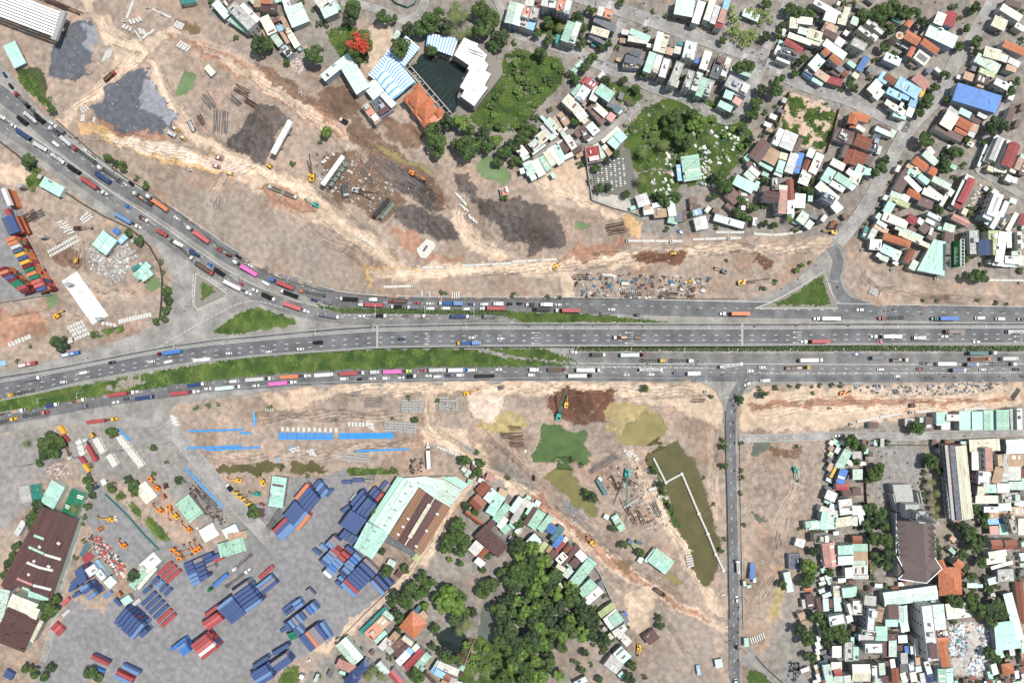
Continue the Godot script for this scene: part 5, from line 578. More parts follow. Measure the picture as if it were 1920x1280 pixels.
# a strip of given width along plan points
func ribbon(pts: PackedVector3Array, w: float, thick := 0.0) -> ArrayMesh:
	var st := begin()
	var l := PackedVector3Array()
	var r := PackedVector3Array()
	for i in pts.size():
		var d := (pts[mini(i + 1, pts.size() - 1)] - pts[maxi(i - 1, 0)])
		d.y = 0
		d = d.normalized()
		var n := Vector3(-d.z, 0, d.x) * w * 0.5
		l.append(pts[i] - n)
		r.append(pts[i] + n)
	for i in pts.size() - 1:
		quad(st, l[i], l[i + 1], r[i + 1], r[i])
		if thick > 0.0:
			var dn := Vector3(0, -thick, 0)
			quad(st, l[i + 1], l[i], l[i] + dn, l[i + 1] + dn)
			quad(st, r[i], r[i + 1], r[i + 1] + dn, r[i] + dn)
			quad(st, l[i] + dn, r[i] + dn, r[i + 1] + dn, l[i + 1] + dn)
	if thick > 0.0:
		var dn2 := Vector3(0, -thick, 0)
		var e := pts.size() - 1
		quad(st, l[0], r[0], r[0] + dn2, l[0] + dn2)
		quad(st, r[e], l[e], l[e] + dn2, r[e] + dn2)
	return done(st)

func smooth_path(pts: Array, h := 0.0, step := 14.0) -> PackedVector3Array:
	var out := PackedVector3Array()
	var n := pts.size() / 2
	for i in n - 1:
		var a := Vector2(pts[maxi(i - 1, 0) * 2], pts[maxi(i - 1, 0) * 2 + 1])
		var b := Vector2(pts[i * 2], pts[i * 2 + 1])
		var c := Vector2(pts[i * 2 + 2], pts[i * 2 + 3])
		var d := Vector2(pts[mini(i + 2, n - 1) * 2], pts[mini(i + 2, n - 1) * 2 + 1])
		var m := maxi(1, int(b.distance_to(c) / step))
		for k in m:
			var q := b.cubic_interpolate(c, a, d, float(k) / m)
			out.append(P(q.x, q.y, h))
	out.append(P(pts[-2], pts[-1], h))
	return out

# ---------------------------------------------------------------- textures and materials
func grey_tex(called: String, size: int, freq: float, oct: int, lo: float, hi: float, sharp := 1.0) -> ImageTexture:
	if texs.has(called): return texs[called]
	var n := FastNoiseLite.new()
	n.seed = hash(called) % 9999
	n.frequency = freq
	n.fractal_octaves = oct
	var src := n.get_seamless_image(size, size)
	var d := src.get_data()
	var o := PackedByteArray()
	o.resize(size * size * 3)
	for i in size * size:
		var v := clampf((d[i] / 255.0 - 0.5) * sharp + 0.5, 0.0, 1.0)
		var b := int(lerpf(lo, hi, v) * 255.0)
		o[i * 3] = b
		o[i * 3 + 1] = b
		o[i * 3 + 2] = b
	texs[called] = ImageTexture.create_from_image(Image.create_from_data(size, size, false, Image.FORMAT_RGB8, o))
	return texs[called]

# metal sheets laid side by side: each sheet its own tone, ribs, stains and rust running along the sheet
func sheet_tex(called: String, sd: int, sheets: int, rust: float) -> ImageTexture:
	if texs.has(called): return texs[called]
	var g := RandomNumberGenerator.new()
	g.seed = sd
	var n := FastNoiseLite.new()
	n.seed = sd
	n.frequency = 0.02
	n.fractal_octaves = 4
	var img := Image.create(192, 128, false, Image.FORMAT_RGB8)
	var tone := []
	for i in sheets + 1: tone.append(g.randf_range(0.9, 1.0))
	for x in 192:
		var s := int(x * sheets / 192.0)
		var rib := 0.93 if fmod(x * sheets * 3.0 / 192.0, 1.0) < 0.25 else 1.0
		for y in 128:
			var st: float = n.get_noise_2d(x * 6.0, y * 0.7)
			var pa: float = n.get_noise_2d(x * 1.3 + 400.0, y * 1.3)
			var v: float = tone[s] * rib * (1.0 + st * 0.10 + pa * 0.10)
			var ru := clampf((st + pa * 0.8 - 0.42 + rust) * 2.4, 0.0, 0.75)
			var c := Color(v, v, v).lerp(Color(0.52 * v, 0.38 * v, 0.3 * v), ru)
			img.set_pixel(x, y, c)
	texs[called] = ImageTexture.create_from_image(img)
	return texs[called]

# clay tiles in courses
func tile_tex() -> ImageTexture:
	if texs.has("tile"): return texs.tile
	var g := RandomNumberGenerator.new()
	g.seed = 5
	var img := Image.create(128, 128, false, Image.FORMAT_RGB8)
	for cy in 16:
		for cx in 16:
			var t := g.randf_range(0.78, 1.0)
			for y in 8:
				for x in 8:
					var v := t * (0.8 if y == 7 or x == 7 else 1.0)
					img.set_pixel(cx * 8 + x, cy * 8 + y, Color(v, v * g.randf_range(0.97, 1.0), v))
	texs.tile = ImageTexture.create_from_image(img)
	return texs.tile

func mat(called: String, c: Color, rough := 0.85, tex: Texture2D = null, tri := 0.0, metal := 0.0) -> StandardMaterial3D:
	if mats.has(called): return mats[called]
	var m := StandardMaterial3D.new()
	m.albedo_color = c
	m.roughness = rough
	m.metallic = metal
	if tex:
		m.albedo_texture = tex
		if tri > 0.0:
			m.uv1_triplanar = true
			m.uv1_world_triplanar = true
			m.uv1_scale = Vector3.ONE / tri
	m.resource_name = called
	mats[called] = m
	return m

# code letter > [name, base colour]
const COL := {
	"w": ["white", Color(0.86, 0.86, 0.855)], "m": ["pale mint", Color(0.77, 0.85, 0.82)], "M": ["mint green", Color(0.65, 0.81, 0.75)],
	"T": ["teal", Color(0.16, 0.50, 0.46)], "D": ["slate teal", Color(0.27, 0.40, 0.43)], "c": ["cream", Color(0.85, 0.84, 0.77)],
	"t": ["tan", Color(0.70, 0.58, 0.48)], "b": ["dark brown", Color(0.35, 0.24, 0.23)], "r": ["red", Color(0.63, 0.28, 0.29)],
	"o": ["orange", Color(0.78, 0.48, 0.33)], "q": ["salmon", Color(0.80, 0.52, 0.43)], "u": ["rust red", Color(0.58, 0.34, 0.25)],
	"n": ["streaked brown", Color(0.47, 0.35, 0.32)], "g": ["light grey", Color(0.74, 0.74, 0.74)], "G": ["dark grey", Color(0.40, 0.41, 0.44)],
	"l": ["light blue", Color(0.55, 0.73, 0.87)], "B": ["blue", Color(0.25, 0.45, 0.72)], "N": ["navy", Color(0.20, 0.27, 0.43)],
	"p": ["dusty pink", Color(0.74, 0.55, 0.52)], "v": ["olive", Color(0.63, 0.67, 0.47)], "y": ["yellow", Color(0.85, 0.66, 0.22)],
	"E": ["deep green", Color(0.12, 0.44, 0.32)], "S": ["white", Color(0.88, 0.88, 0.85)], "X": ["charcoal", Color(0.30, 0.29, 0.29)],
	"P": ["pink", Color(0.88, 0.42, 0.70)], "k": ["black", Color(0.09, 0.09, 0.10)], "R": ["maroon", Color(0.42, 0.12, 0.15)],
	"L": ["lime", Color(0.72, 0.82, 0.42)]}

func cname(c: String) -> String: return COL[c][0]

func roof_mat(c: String, v: int) -> StandardMaterial3D:
	var key := "roof_%s%d" % [c, v]
	if mats.has(key): return mats[key]
	var base: Color = COL[c][1]
	var t: float = [1.0, 0.94, 1.04][v]
	var col := Color(minf(base.r * t, 0.93), minf(base.g * t, 0.93), minf(base.b * t * (1.0 if v != 1 else 0.97), 0.93))
	var tx: Texture2D
	if c in "ouq": tx = tile_tex()
	elif c == "n": tx = sheet_tex("sheetn", 31, 18, 0.42)
	else: tx = sheet_tex("sheet%d" % v, 11 + v, [14, 20, 9][v], [0.02, 0.12, -0.1][v])
	return mat(key, col, 0.6, tx)

func paint(c: String, rough := 0.45) -> StandardMaterial3D:
	return mat("paint_%s" % c, COL[c][1], rough, grey_tex("dust", 128, 0.03, 4, 0.82, 1.0), 5.0)

func wall_mat(i: int) -> StandardMaterial3D:
	var cs := [Color(0.80, 0.80, 0.78), Color(0.66, 0.70, 0.75), Color(0.78, 0.74, 0.66), Color(0.60, 0.60, 0.60), Color(0.72, 0.76, 0.72), Color(0.55, 0.52, 0.48)]
	return mat("render_%d" % i, cs[i], 0.9, grey_tex("plaster", 256, 0.02, 5, 0.72, 1.0), 7.0)

# ---------------------------------------------------------------- scene
func _ready():
	rng.seed = 20
	# camera, sky, sun, exposure
	var cam := Camera3D.new()
	cam.name = "camera"
	add_child(cam)
	cam.position = Vector3(0, CH, 0)
	cam.rotation_degrees = Vector3(-90, 0, 0)
	cam.fov = 2.0 * rad_to_deg(atan(640.0 * S / CH))
	cam.near = 1.0
	cam.far = 4000.0
	cam.current = true
	var env := Environment.new()
	env.background_mode = Environment.BG_SKY
	var sm := ProceduralSkyMaterial.new()
	sm.sky_top_color = Color(0.70, 0.78, 0.88)
	sm.sky_horizon_color = Color(0.86, 0.89, 0.92)
	sm.ground_bottom_color = Color(0.55, 0.52, 0.48)
	sm.ground_horizon_color = Color(0.80, 0.82, 0.84)
	sm.sky_curve = 0.25
	sm.sky_energy_multiplier = 0.85
	var sky := Sky.new()
	sky.sky_material = sm
	env.sky = sky
	env.tonemap_mode = Environment.TONE_MAPPER_LINEAR
	env.tonemap_exposure = 1.12
	env.sdfgi_enabled = true
	env.ssao_enabled = true
	env.ssil_enabled = true
	var we := WorldEnvironment.new()
	we.environment = env
	add_child(we)
	var sun := DirectionalLight3D.new()
	sun.name = "sun"
	add_child(sun)
	sun.look_at_from_position(Vector3(42, 100, -14), Vector3.ZERO, Vector3.UP)
	sun.light_energy = 1.5
	sun.light_angular_distance = 1.2
	sun.light_color = Color(1.0, 0.98, 0.95)
	sun.shadow_enabled = true

	shapes()
	ground()
	water()
	roads()
	grass_patches()
	viaduct()
	special_buildings()
	houses()
	vehicles()
	diggers()
	containers()
	construction()
	cemetery()
	trees()
	furniture()
	small_stuff()

func shapes():
	var st := begin()
	add_block(st, Transform3D.IDENTITY, Vector3.ONE)
	meshes.cube = done(st)
	var cy := CylinderMesh.new()
	cy.top_radius = 1.0
	cy.bottom_radius = 1.0
	cy.height = 1.0
	cy.radial_segments = 14
	cy.rings = 1
	meshes.cyl = cy
	# hipped roof on a unit square, ridge along x; three ridge lengths
	for k in 3:
		var r: float = [0.0, 0.16, 0.28][k]
		st = begin()
		var a := Vector3(-0.5, 0, -0.5)
		var b := Vector3(0.5, 0, -0.5)
		var c := Vector3(0.5, 0, 0.5)
		var d := Vector3(-0.5, 0, 0.5)
		var e := Vector3(-r - 0.001, 1, 0)
		var f := Vector3(r + 0.001, 1, 0)
		quad(st, e, f, c, d)
		quad(st, f, e, a, b)
		quad(st, e, e, d, a)
		quad(st, f, f, b, c)
		quad(st, a, d, c, b)
		meshes["hip%d" % k] = done(st)
	# gable wedge, ridge along x
	st = begin()
	quad(st, Vector3(-0.5, 1, 0), Vector3(0.5, 1, 0), Vector3(0.5, 0, 0.5), Vector3(-0.5, 0, 0.5))
	quad(st, Vector3(0.5, 1, 0), Vector3(-0.5, 1, 0), Vector3(-0.5, 0, -0.5), Vector3(0.5, 0, -0.5))
	quad(st, Vector3(-0.5, 1, 0), Vector3(-0.5, 1, 0), Vector3(-0.5, 0, 0.5), Vector3(-0.5, 0, -0.5))
	quad(st, Vector3(0.5, 1, 0), Vector3(0.5, 1, 0), Vector3(0.5, 0, -0.5), Vector3(0.5, 0, 0.5))
	meshes.wedge = done(st)
	# lofted car hull, front towards +x
	st = begin()
	var prof := [[-2.2, 0.62, 0.45, 0.72], [-2.05, 0.82, 0.28, 0.92], [-1.2, 0.88, 0.22, 0.96], [0.6, 0.88, 0.22, 0.94], [1.5, 0.86, 0.24, 0.84], [2.05, 0.74, 0.3, 0.72], [2.25, 0.5, 0.42, 0.6]]
	for i in prof.size() - 1:
		var q: Array = prof[i]
		var w: Array = prof[i + 1]
		var q1 := [Vector3(q[0], q[2], -q[1]), Vector3(q[0], q[3] - 0.12, -q[1]), Vector3(q[0], q[3], -q[1] * 0.86), Vector3(q[0], q[3], q[1] * 0.86), Vector3(q[0], q[3] - 0.12, q[1]), Vector3(q[0], q[2], q[1])]
		var q2 := [Vector3(w[0], w[2], -w[1]), Vector3(w[0], w[3] - 0.12, -w[1]), Vector3(w[0], w[3], -w[1] * 0.86), Vector3(w[0], w[3], w[1] * 0.86), Vector3(w[0], w[3] - 0.12, w[1]), Vector3(w[0], w[2], w[1])]
		for j in 6:
			var k2: int = (j + 1) % 6
			quad(st, q1[j], q2[j], q2[k2], q1[k2])
		if i == 0: quad(st, q1[0], q1[1], q1[4], q1[5])
		if i == prof.size() - 2: quad(st, q2[5], q2[4], q2[1], q2[0])
	meshes.car = done(st)
	meshes.car_glass = frustum(-1.75, 1.0, 0.8, 0.9, -1.25, 0.3, 0.66, 1.4)
	meshes.car_roof = frustum(-1.32, 0.38, 0.69, 1.4, -1.22, 0.28, 0.6, 1.46)
	meshes.track = slab([Vector2(-0.5, 0.3), Vector2(-0.47, 0.75), Vector2(-0.36, 1.0), Vector2(0.36, 1.0), Vector2(0.47, 0.75), Vector2(0.5, 0.3), Vector2(0.4, 0.0), Vector2(-0.4, 0.0)], 1.0)
	meshes.bucket = slab([Vector2(-0.5, 0.4), Vector2(-0.3, 0.5), Vector2(0.3, 0.4), Vector2(0.5, -0.1), Vector2(0.3, -0.5), Vector2(0.1, -0.15), Vector2(-0.3, 0.0)], 1.0)

# ---------------------------------------------------------------- ground
const GS := 0.9
const GW := 800
const GH := 560

func cell_px(i: int, j: int) -> Vector2:
	return Vector2((i - GW * 0.5) * GS / S + 960.0, (j - GH * 0.5) * GS / S + 640.0)

func fill(map: PackedByteArray, id: int, pts: Array):
	var k := S / GS
	var poly := PackedVector2Array()
	var lo := 1e9
	var hi := -1e9
	for i in range(0, pts.size(), 2):
		var v := Vector2((pts[i] - 960.0) * k + GW * 0.5, (pts[i + 1] - 640.0) * k + GH * 0.5)
		poly.append(v)
		lo = minf(lo, v.y)
		hi = maxf(hi, v.y)
	for j in range(maxi(0, int(ceil(lo))), mini(GH - 1, int(floor(hi))) + 1):
		var xs := []
		for i in poly.size():
			var a := poly[i]
			var b := poly[(i + 1) % poly.size()]
			if (a.y <= j) != (b.y <= j):
				xs.append(a.x + (j - a.y) / (b.y - a.y) * (b.x - a.x))
		xs.sort()
		for q in range(0, xs.size() - 1, 2):
			for x in range(maxi(0, int(ceil(xs[q]))), mini(GW - 1, int(floor(xs[q + 1]))) + 1):
				map[j * GW + x] = id

func noise_map(sd: int, f: float, oct: int, ridged := false) -> PackedByteArray:
	var n := FastNoiseLite.new()
	n.seed = sd
	n.frequency = f
	n.fractal_octaves = oct
	if ridged: n.fractal_type = FastNoiseLite.FRACTAL_RIDGED
	return n.get_image(GW, GH).get_data()

var hmap := PackedFloat32Array()

func height(v: Vector3) -> float:
	var i := clampi(int(v.x / GS + GW * 0.5), 0, GW - 1)
	var j := clampi(int(v.z / GS + GH * 0.5), 0, GH - 1)
	return hmap[j * GW + i]

func ground():
	var map := PackedByteArray()
	map.resize(GW * GH)
	var ids := {}
	var cols := []
	var amp := []
	var low := []
	for k in SOIL:
		ids[k] = cols.size()
		var c: Color = SOIL[k][0]
		cols.append(c.srgb_to_linear())
		amp.append(SOIL[k][1])
		low.append(SOIL[k][2])
	for z in ZONES: fill(map, ids[z[0]], z[1])
	for p in PONDS: fill(map, ids["~"], p[1])
	for p in SLOPES: fill(map, ids["R"], p)
	for p in ROADS: fill(map, ids["R"], p)
	var rid: int = ids["R"]
	var hid: int = ids["h"]
	var n1 := noise_map(1, 0.05, 3)
	var n2 := noise_map(2, 0.05, 3)
	var n3 := noise_map(3, 0.012, 5)
	var n4 := noise_map(4, 0.16, 4)
	var n5 := noise_map(5, 0.5, 2)
	var n6 := noise_map(6, 0.03, 4)
	var n7 := noise_map(7, 0.045, 5, true)
	var n8 := noise_map(8, 0.02, 6)
	var tint := PackedFloat32Array()
	tint.resize(GW * GH)
	var tr := RandomNumberGenerator.new()
	tr.seed = 61
	for q in HAUL:
		var path := smooth_path(q[0], 0.0, 6.0)
		for n in int(q[1] * 0.55) + 2:
			var off: float = tr.randf_range(-0.5, 0.5) * q[1] * S
			var ph := tr.randf() * 50.0
			var s := tr.randf_range(0.07, 0.26) * (1.0 if tr.randf() < 0.55 else -1.0)
			var from := tr.randf_range(0.0, 0.35)
			var to := tr.randf_range(0.6, 1.0)
			for w2 in [0.0, 2.1]:
				for i in range(int(path.size() * from), int(path.size() * to) - 1):
					var d := (path[i + 1] - path[i])
					var nn := Vector3(-d.z, 0, d.x).normalized()
					var steps := int(d.length() / (GS * 0.5)) + 1
					for e in steps:
						var v = path[i] + d * (float(e) / steps) + nn * (off + w2 + sin(ph + (i + float(e) / steps) * 0.35) * 1.6)
						var ci := int(round(v.x / GS + GW * 0.5))
						var cj := int(round(v.z / GS + GH * 0.5))
						if ci > 0 and ci < GW and cj > 0 and cj < GH: tint[cj * GW + ci] = clampf(tint[cj * GW + ci] * 0.6 + s, -0.35, 0.3)
	hmap.resize(GW * GH)
	var verts := PackedVector3Array()
	var colr := PackedColorArray()
	verts.resize(GW * GH)
	colr.resize(GW * GH)
	for j in GH:
		for i in GW:
			var o := j * GW + i
			var wi := clampi(i + int((n1[o] - 128) * 0.045 + (n5[o] - 128) * 0.007), 0, GW - 1)
			var wj := clampi(j + int((n2[o] - 128) * 0.045 - (n5[o] - 128) * 0.006), 0, GH - 1)
			var z0: int = map[o]
			var z1: int = map[wj * GW + wi]
			var c: Color = cols[z1]
			var fine: float = (n4[o] - 128) / 128.0
			var big: float = (n3[o] - 128) / 128.0
			var mid: float = (n6[o] - 128) / 128.0
			var a: float = amp[z1]
			var grain: float = (n5[o] - 128) / 128.0
			var t: float = 1.0 + a * (fine * 0.26 + big * 0.16 + mid * 0.2 + grain * 0.11 + tr.randf_range(-0.05, 0.05)) + tint[o] * 1.1
			# red earth and pale sand streaks in the soil
			var red := clampf(mid * 1.6 + fine * 0.8 - 0.3, 0.0, 0.5) * a
			# damp brown earth showing in patches and rills
			var damp := clampf((n8[o] - 128) / 128.0 * 2.6 - 0.25 + fine * 0.8, 0.0, 1.0) * 0.5 * a + clampf((n7[o] - 175) / 60.0, 0.0, 1.0) * 0.3 * a
			c = Color(c.r * (1.0 - damp * 0.42), c.g * (1.0 - damp * 0.5), c.b * (1.0 - damp * 0.56))
			c = Color(c.r * t * (1.0 + red * 0.10), c.g * t * (1.0 - red * 0.08), c.b * t * (1.0 - red * 0.16))
			colr[o] = c
			var zl := z0
			if z0 != rid and z1 != rid: zl = z1
			var h: float = low[zl] + a * (fine * 0.42 + mid * 0.3 + grain * 0.1) * (1.0 if zl != rid else 0.0)
			if low[zl] > -0.2: h = clampf(h - absf(tint[o]) * 0.9, -0.3, low[zl] + (0.25 if zl == hid else 0.7))
			hmap[o] = h
			verts[o] = Vector3((i - GW * 0.5) * GS, h, (j - GH * 0.5) * GS)
	# heaps of spoil, sand and gravel
	for q in HEAPS:
		var ctr := P(q[0], q[1])
		var rx: float = q[2] * S
		var rz: float = q[3] * S
		var an := deg_to_rad(q[4])
		var rr := int(maxf(rx, rz) / GS) + 2
		var ci := int(ctr.x / GS + GW * 0.5)
		var cj := int(ctr.z / GS + GH * 0.5)
		for j in range(maxi(0, cj - rr), mini(GH, cj + rr)):
			for i in range(maxi(0, ci - rr), mini(GW, ci + rr)):
				var o := j * GW + i
				var d := Vector2((i - GW * 0.5) * GS - ctr.x, (j - GH * 0.5) * GS - ctr.z).rotated(-an)
				var e := sqrt(pow(d.x / rx, 2) + pow(d.y / rz, 2)) + (n1[o] - 128) / 500.0
				if e < 1.0:
					var up: float = q[5] * (1.0 - e * e) * (0.72 + (n4[o] - 128) / 150.0 + (n5[o] - 128) / 600.0)
					verts[o].y += up
					hmap[o] += up
	var idx := PackedInt32Array()
	idx.resize((GW - 1) * (GH - 1) * 6)
	var w := 0
	for j in GH - 1:
		for i in GW - 1:
			var o := j * GW + i
			idx[w] = o
			idx[w + 1] = o + 1
			idx[w + 2] = o + GW
			idx[w + 3] = o + 1
			idx[w + 4] = o + GW + 1
			idx[w + 5] = o + GW
			w += 6
	var nor := PackedVector3Array()
	nor.resize(GW * GH)
	for j in GH:
		for i in GW:
			var o := j * GW + i
			var l: float = hmap[j * GW + maxi(i - 1, 0)]
			var r: float = hmap[j * GW + mini(i + 1, GW - 1)]
			var u: float = hmap[maxi(j - 1, 0) * GW + i]
			var d: float = hmap[mini(j + 1, GH - 1) * GW + i]
			nor[o] = Vector3(l - r, 2.0 * GS, u - d).normalized()
	var arr := []
	arr.resize(Mesh.ARRAY_MAX)
	arr[Mesh.ARRAY_VERTEX] = verts
	arr[Mesh.ARRAY_NORMAL] = nor
	arr[Mesh.ARRAY_COLOR] = colr
	arr[Mesh.ARRAY_INDEX] = idx
	var me := ArrayMesh.new()
	me.add_surface_from_arrays(Mesh.PRIMITIVE_TRIANGLES, arr)
	var m := mat("soil", Color.WHITE, 0.97, grey_tex("clods", 512, 0.03, 5, 0.8, 1.0, 1.2), 83.0)
	m.vertex_color_use_as_albedo = true
	tag(part(self, "ground", me, m), "bare earth building ground crossed by haul tracks", "", "", "structure")
	# the country beyond the picture
	var far := ArrayMesh.new()
	var st := begin()
	quad(st, Vector3(-1900, -1.5, -1900), Vector3(1900, -1.5, -1900), Vector3(1900, -1.5, 1900), Vector3(-1900, -1.5, 1900))
	tag(part(self, "terrain", done(st), mat("far", Color(0.42, 0.42, 0.34), 1.0, grey_tex("plaster", 256, 0.02, 5, 0.72, 1.0), 60.0)), "flat country around the building site", "", "", "structure")

func water():
	for p in PONDS:
		var kind: String = p[0]
		var c: Color = {"g": Color(0.33, 0.41, 0.24), "o": Color(0.47, 0.45, 0.28), "b": Color(0.37, 0.35, 0.22), "d": Color(0.16, 0.19, 0.18), "m": Color(0.50, 0.42, 0.31), "y": Color(0.55, 0.51, 0.33), "l": Color(0.44, 0.52, 0.36), "s": Color(0.38, 0.40, 0.36)}[kind]
		var m := mat("water_" + kind, c, 0.16, grey_tex("murk", 256, 0.012, 4, 0.82, 1.0), 45.0)
		m.metallic_specular = 0.5
		# a sheet a little wider than the pool; the banks cut its edge
		var pts := ppts(p[1])
		var gr := Geometry2D.offset_polygon(pts, 5.0)
		var name_: String = {"g": "green", "o": "olive", "b": "brown", "d": "dark", "m": "muddy", "y": "ochre", "l": "pale green", "s": "grey green"}[kind]
		tag(part(self, "water", prism(gr[0], -0.45, -0.45), m), "%s still water standing in a dug pond" % name_, "", "", "structure")

func road_mat(called: String, c: Color, lo := 0.74) -> StandardMaterial3D:
	var had := mats.has(called)
	var m := mat(called, c, 0.92, grey_tex("stain", 512, 0.009, 6, lo, 1.0, 1.4), 70.0)
	if not had:
		m.detail_enabled = true
		m.detail_blend_mode = BaseMaterial3D.BLEND_MODE_MUL
		m.detail_albedo = grey_tex("grain", 256, 0.09, 4, 0.86, 1.0)
	return m

func lanes(parent: Node, called: String, m: Material, pts: PackedVector3Array, dash: float, gap: float, w: float):
	# painted line along a path; gap 0 for a solid line
	var st := begin()
	var run := 0.0
	var start := 0.0
	for i in pts.size() - 1:
		var a := pts[i]
		var b := pts[i + 1]
		var l := a.distance_to(b)
		var pos := 0.0
		if gap <= 0.0:
			add_line(st, a, b, w)
			continue
		while pos < l:
			var ph := fmod(run + pos, dash + gap)
			if ph < dash:
				var e := minf(l, pos + dash - ph)
				add_line(st, a.lerp(b, pos / l), a.lerp(b, e / l), w)
				pos = e + 0.001
			else:
				pos += dash + gap - ph + 0.001
		run += l
	var o := part(parent, called, done(st), m)
	if gap > 0.0: o.set_meta("kind", "stuff")
	return o

func add_line(st: SurfaceTool, a: Vector3, b: Vector3, w: float):
	var d := b - a
	d.y = 0
	d = d.normalized()
	var n := Vector3(-d.z, 0, d.x) * w * 0.5
	quad(st, a - n, b - n, b + n, a + n)

func offset(pts: PackedVector3Array, d: float, up := 0.0) -> PackedVector3Array:
	var out := PackedVector3Array()
	for i in pts.size():
		var t := pts[mini(i + 1, pts.size() - 1)] - pts[maxi(i - 1, 0)]
		t.y = 0
		t = t.normalized()
		out.append(pts[i] + Vector3(-t.z, 0, t.x) * d + Vector3(0, up, 0))
	return out

func roads():
	var dusty := road_mat("dusty_asphalt", Color(0.635, 0.62, 0.60), 0.78)
	var dark := road_mat("asphalt", Color(0.475, 0.475, 0.48))
	var patch := road_mat("fresh_asphalt", Color(0.36, 0.36, 0.37), 0.85)
	var street := road_mat("street_asphalt", Color(0.66, 0.645, 0.63), 0.82)
	var white := mat("road_paint", Color(0.88, 0.88, 0.86), 0.7, grey_tex("worn", 256, 0.05, 4, 0.7, 1.0), 9.0)
	var kerb := mat("kerb", Color(0.72, 0.71, 0.68), 0.9, grey_tex("plaster", 256, 0.02, 5, 0.72, 1.0), 7.0)
	var r := part(self, "road", prism(ppts(ROADS[0]), 0.1, 0.1), dusty)
	tag(r, "wide dusty grey asphalt of the main road junction", "", "", "structure")
	# darker wheel lanes
	var worn := road_mat("worn_asphalt", Color(0.525, 0.52, 0.515), 0.8)
	var lift := 0.115
	for q in CARRIAGE:
		var path := smooth_path(q[1])
		lift += 0.008
		var up := offset(path, 0.0, lift)
		var o := part(self, "carriageway", ribbon(up, q[0] * S), worn if q[2].contains("grey") else dark)
		tag(o, q[2], "", "", "structure")
		for l in q[3]:
			lanes(o, "lane_marking", white, offset(path, l[0] * S, 0.185), l[1], l[2], 0.28)
	for q in STREETS:
		var path := smooth_path(q[1])
		var o := part(self, "street", ribbon(offset(path, 0.0, 0.34), q[0] * S, 0.5), street)
		tag(o, q[2], "", "", "structure")
		lanes(o, "lane_marking", white, offset(path, 0.0, 0.352), 1.6, 4.4, 0.22)
		for s in [-1.0, 1.0]:
			part(o, "kerb", ribbon(offset(path, s * (q[0] * S * 0.5 + 0.18), 0.46), 0.34, 0.6), kerb)
	for q in LINES: tag(lanes(self, "road_line", white, offset(smooth_path(q), 0.0, 0.193), 2.6, 0.9, 0.3), "white broken edge line painted on the junction", "", "", "structure")
	# zebra crossings
	for q in [[1143, 10, -65, 6], [1212, 40, -65, 6], [1396, 107, -60, 5], [1463, 131, -60, 5], [1690, 236, -60, 7]]:
		var c := P(q[0], q[1])
		var st := begin()
		var d := Vector3(cos(deg_to_rad(q[2])), 0, sin(deg_to_rad(q[2])))
		var n := Vector3(-d.z, 0, d.x)
		for k in q[3]:
			var a = c - d * (q[3] * 0.5 - k) * 1.1
			add_line(st, a - n * 1.5 + Vector3(0, 0.362, 0), a + n * 1.5 + Vector3(0, 0.362, 0), 0.5)
		tag(part(self, "zebra_crossing", done(st), white), "white painted stripes of a zebra crossing on the street", "", "", "structure")
	# islands with kerbs
	var pave := mat("paving", Color(0.60, 0.57, 0.53), 0.95, grey_tex("grit", 512, 0.06, 5, 0.62, 1.0, 1.5), 9.0)
	for q in ISLANDS:
		var o := part(self, "pavement", prism(ppts(q), 0.0, 0.22), pave)
		tag(o, "kerbed paved island between the lanes", "", "", "structure")
		var path := PackedVector3Array()
		for i in range(0, q.size(), 2): path.append(P(q[i], q[i + 1]) + Vector3(0, 0.3, 0))
		path.append(path[0])
		part(o, "kerb", ribbon(path, 0.4, 0.28), white)

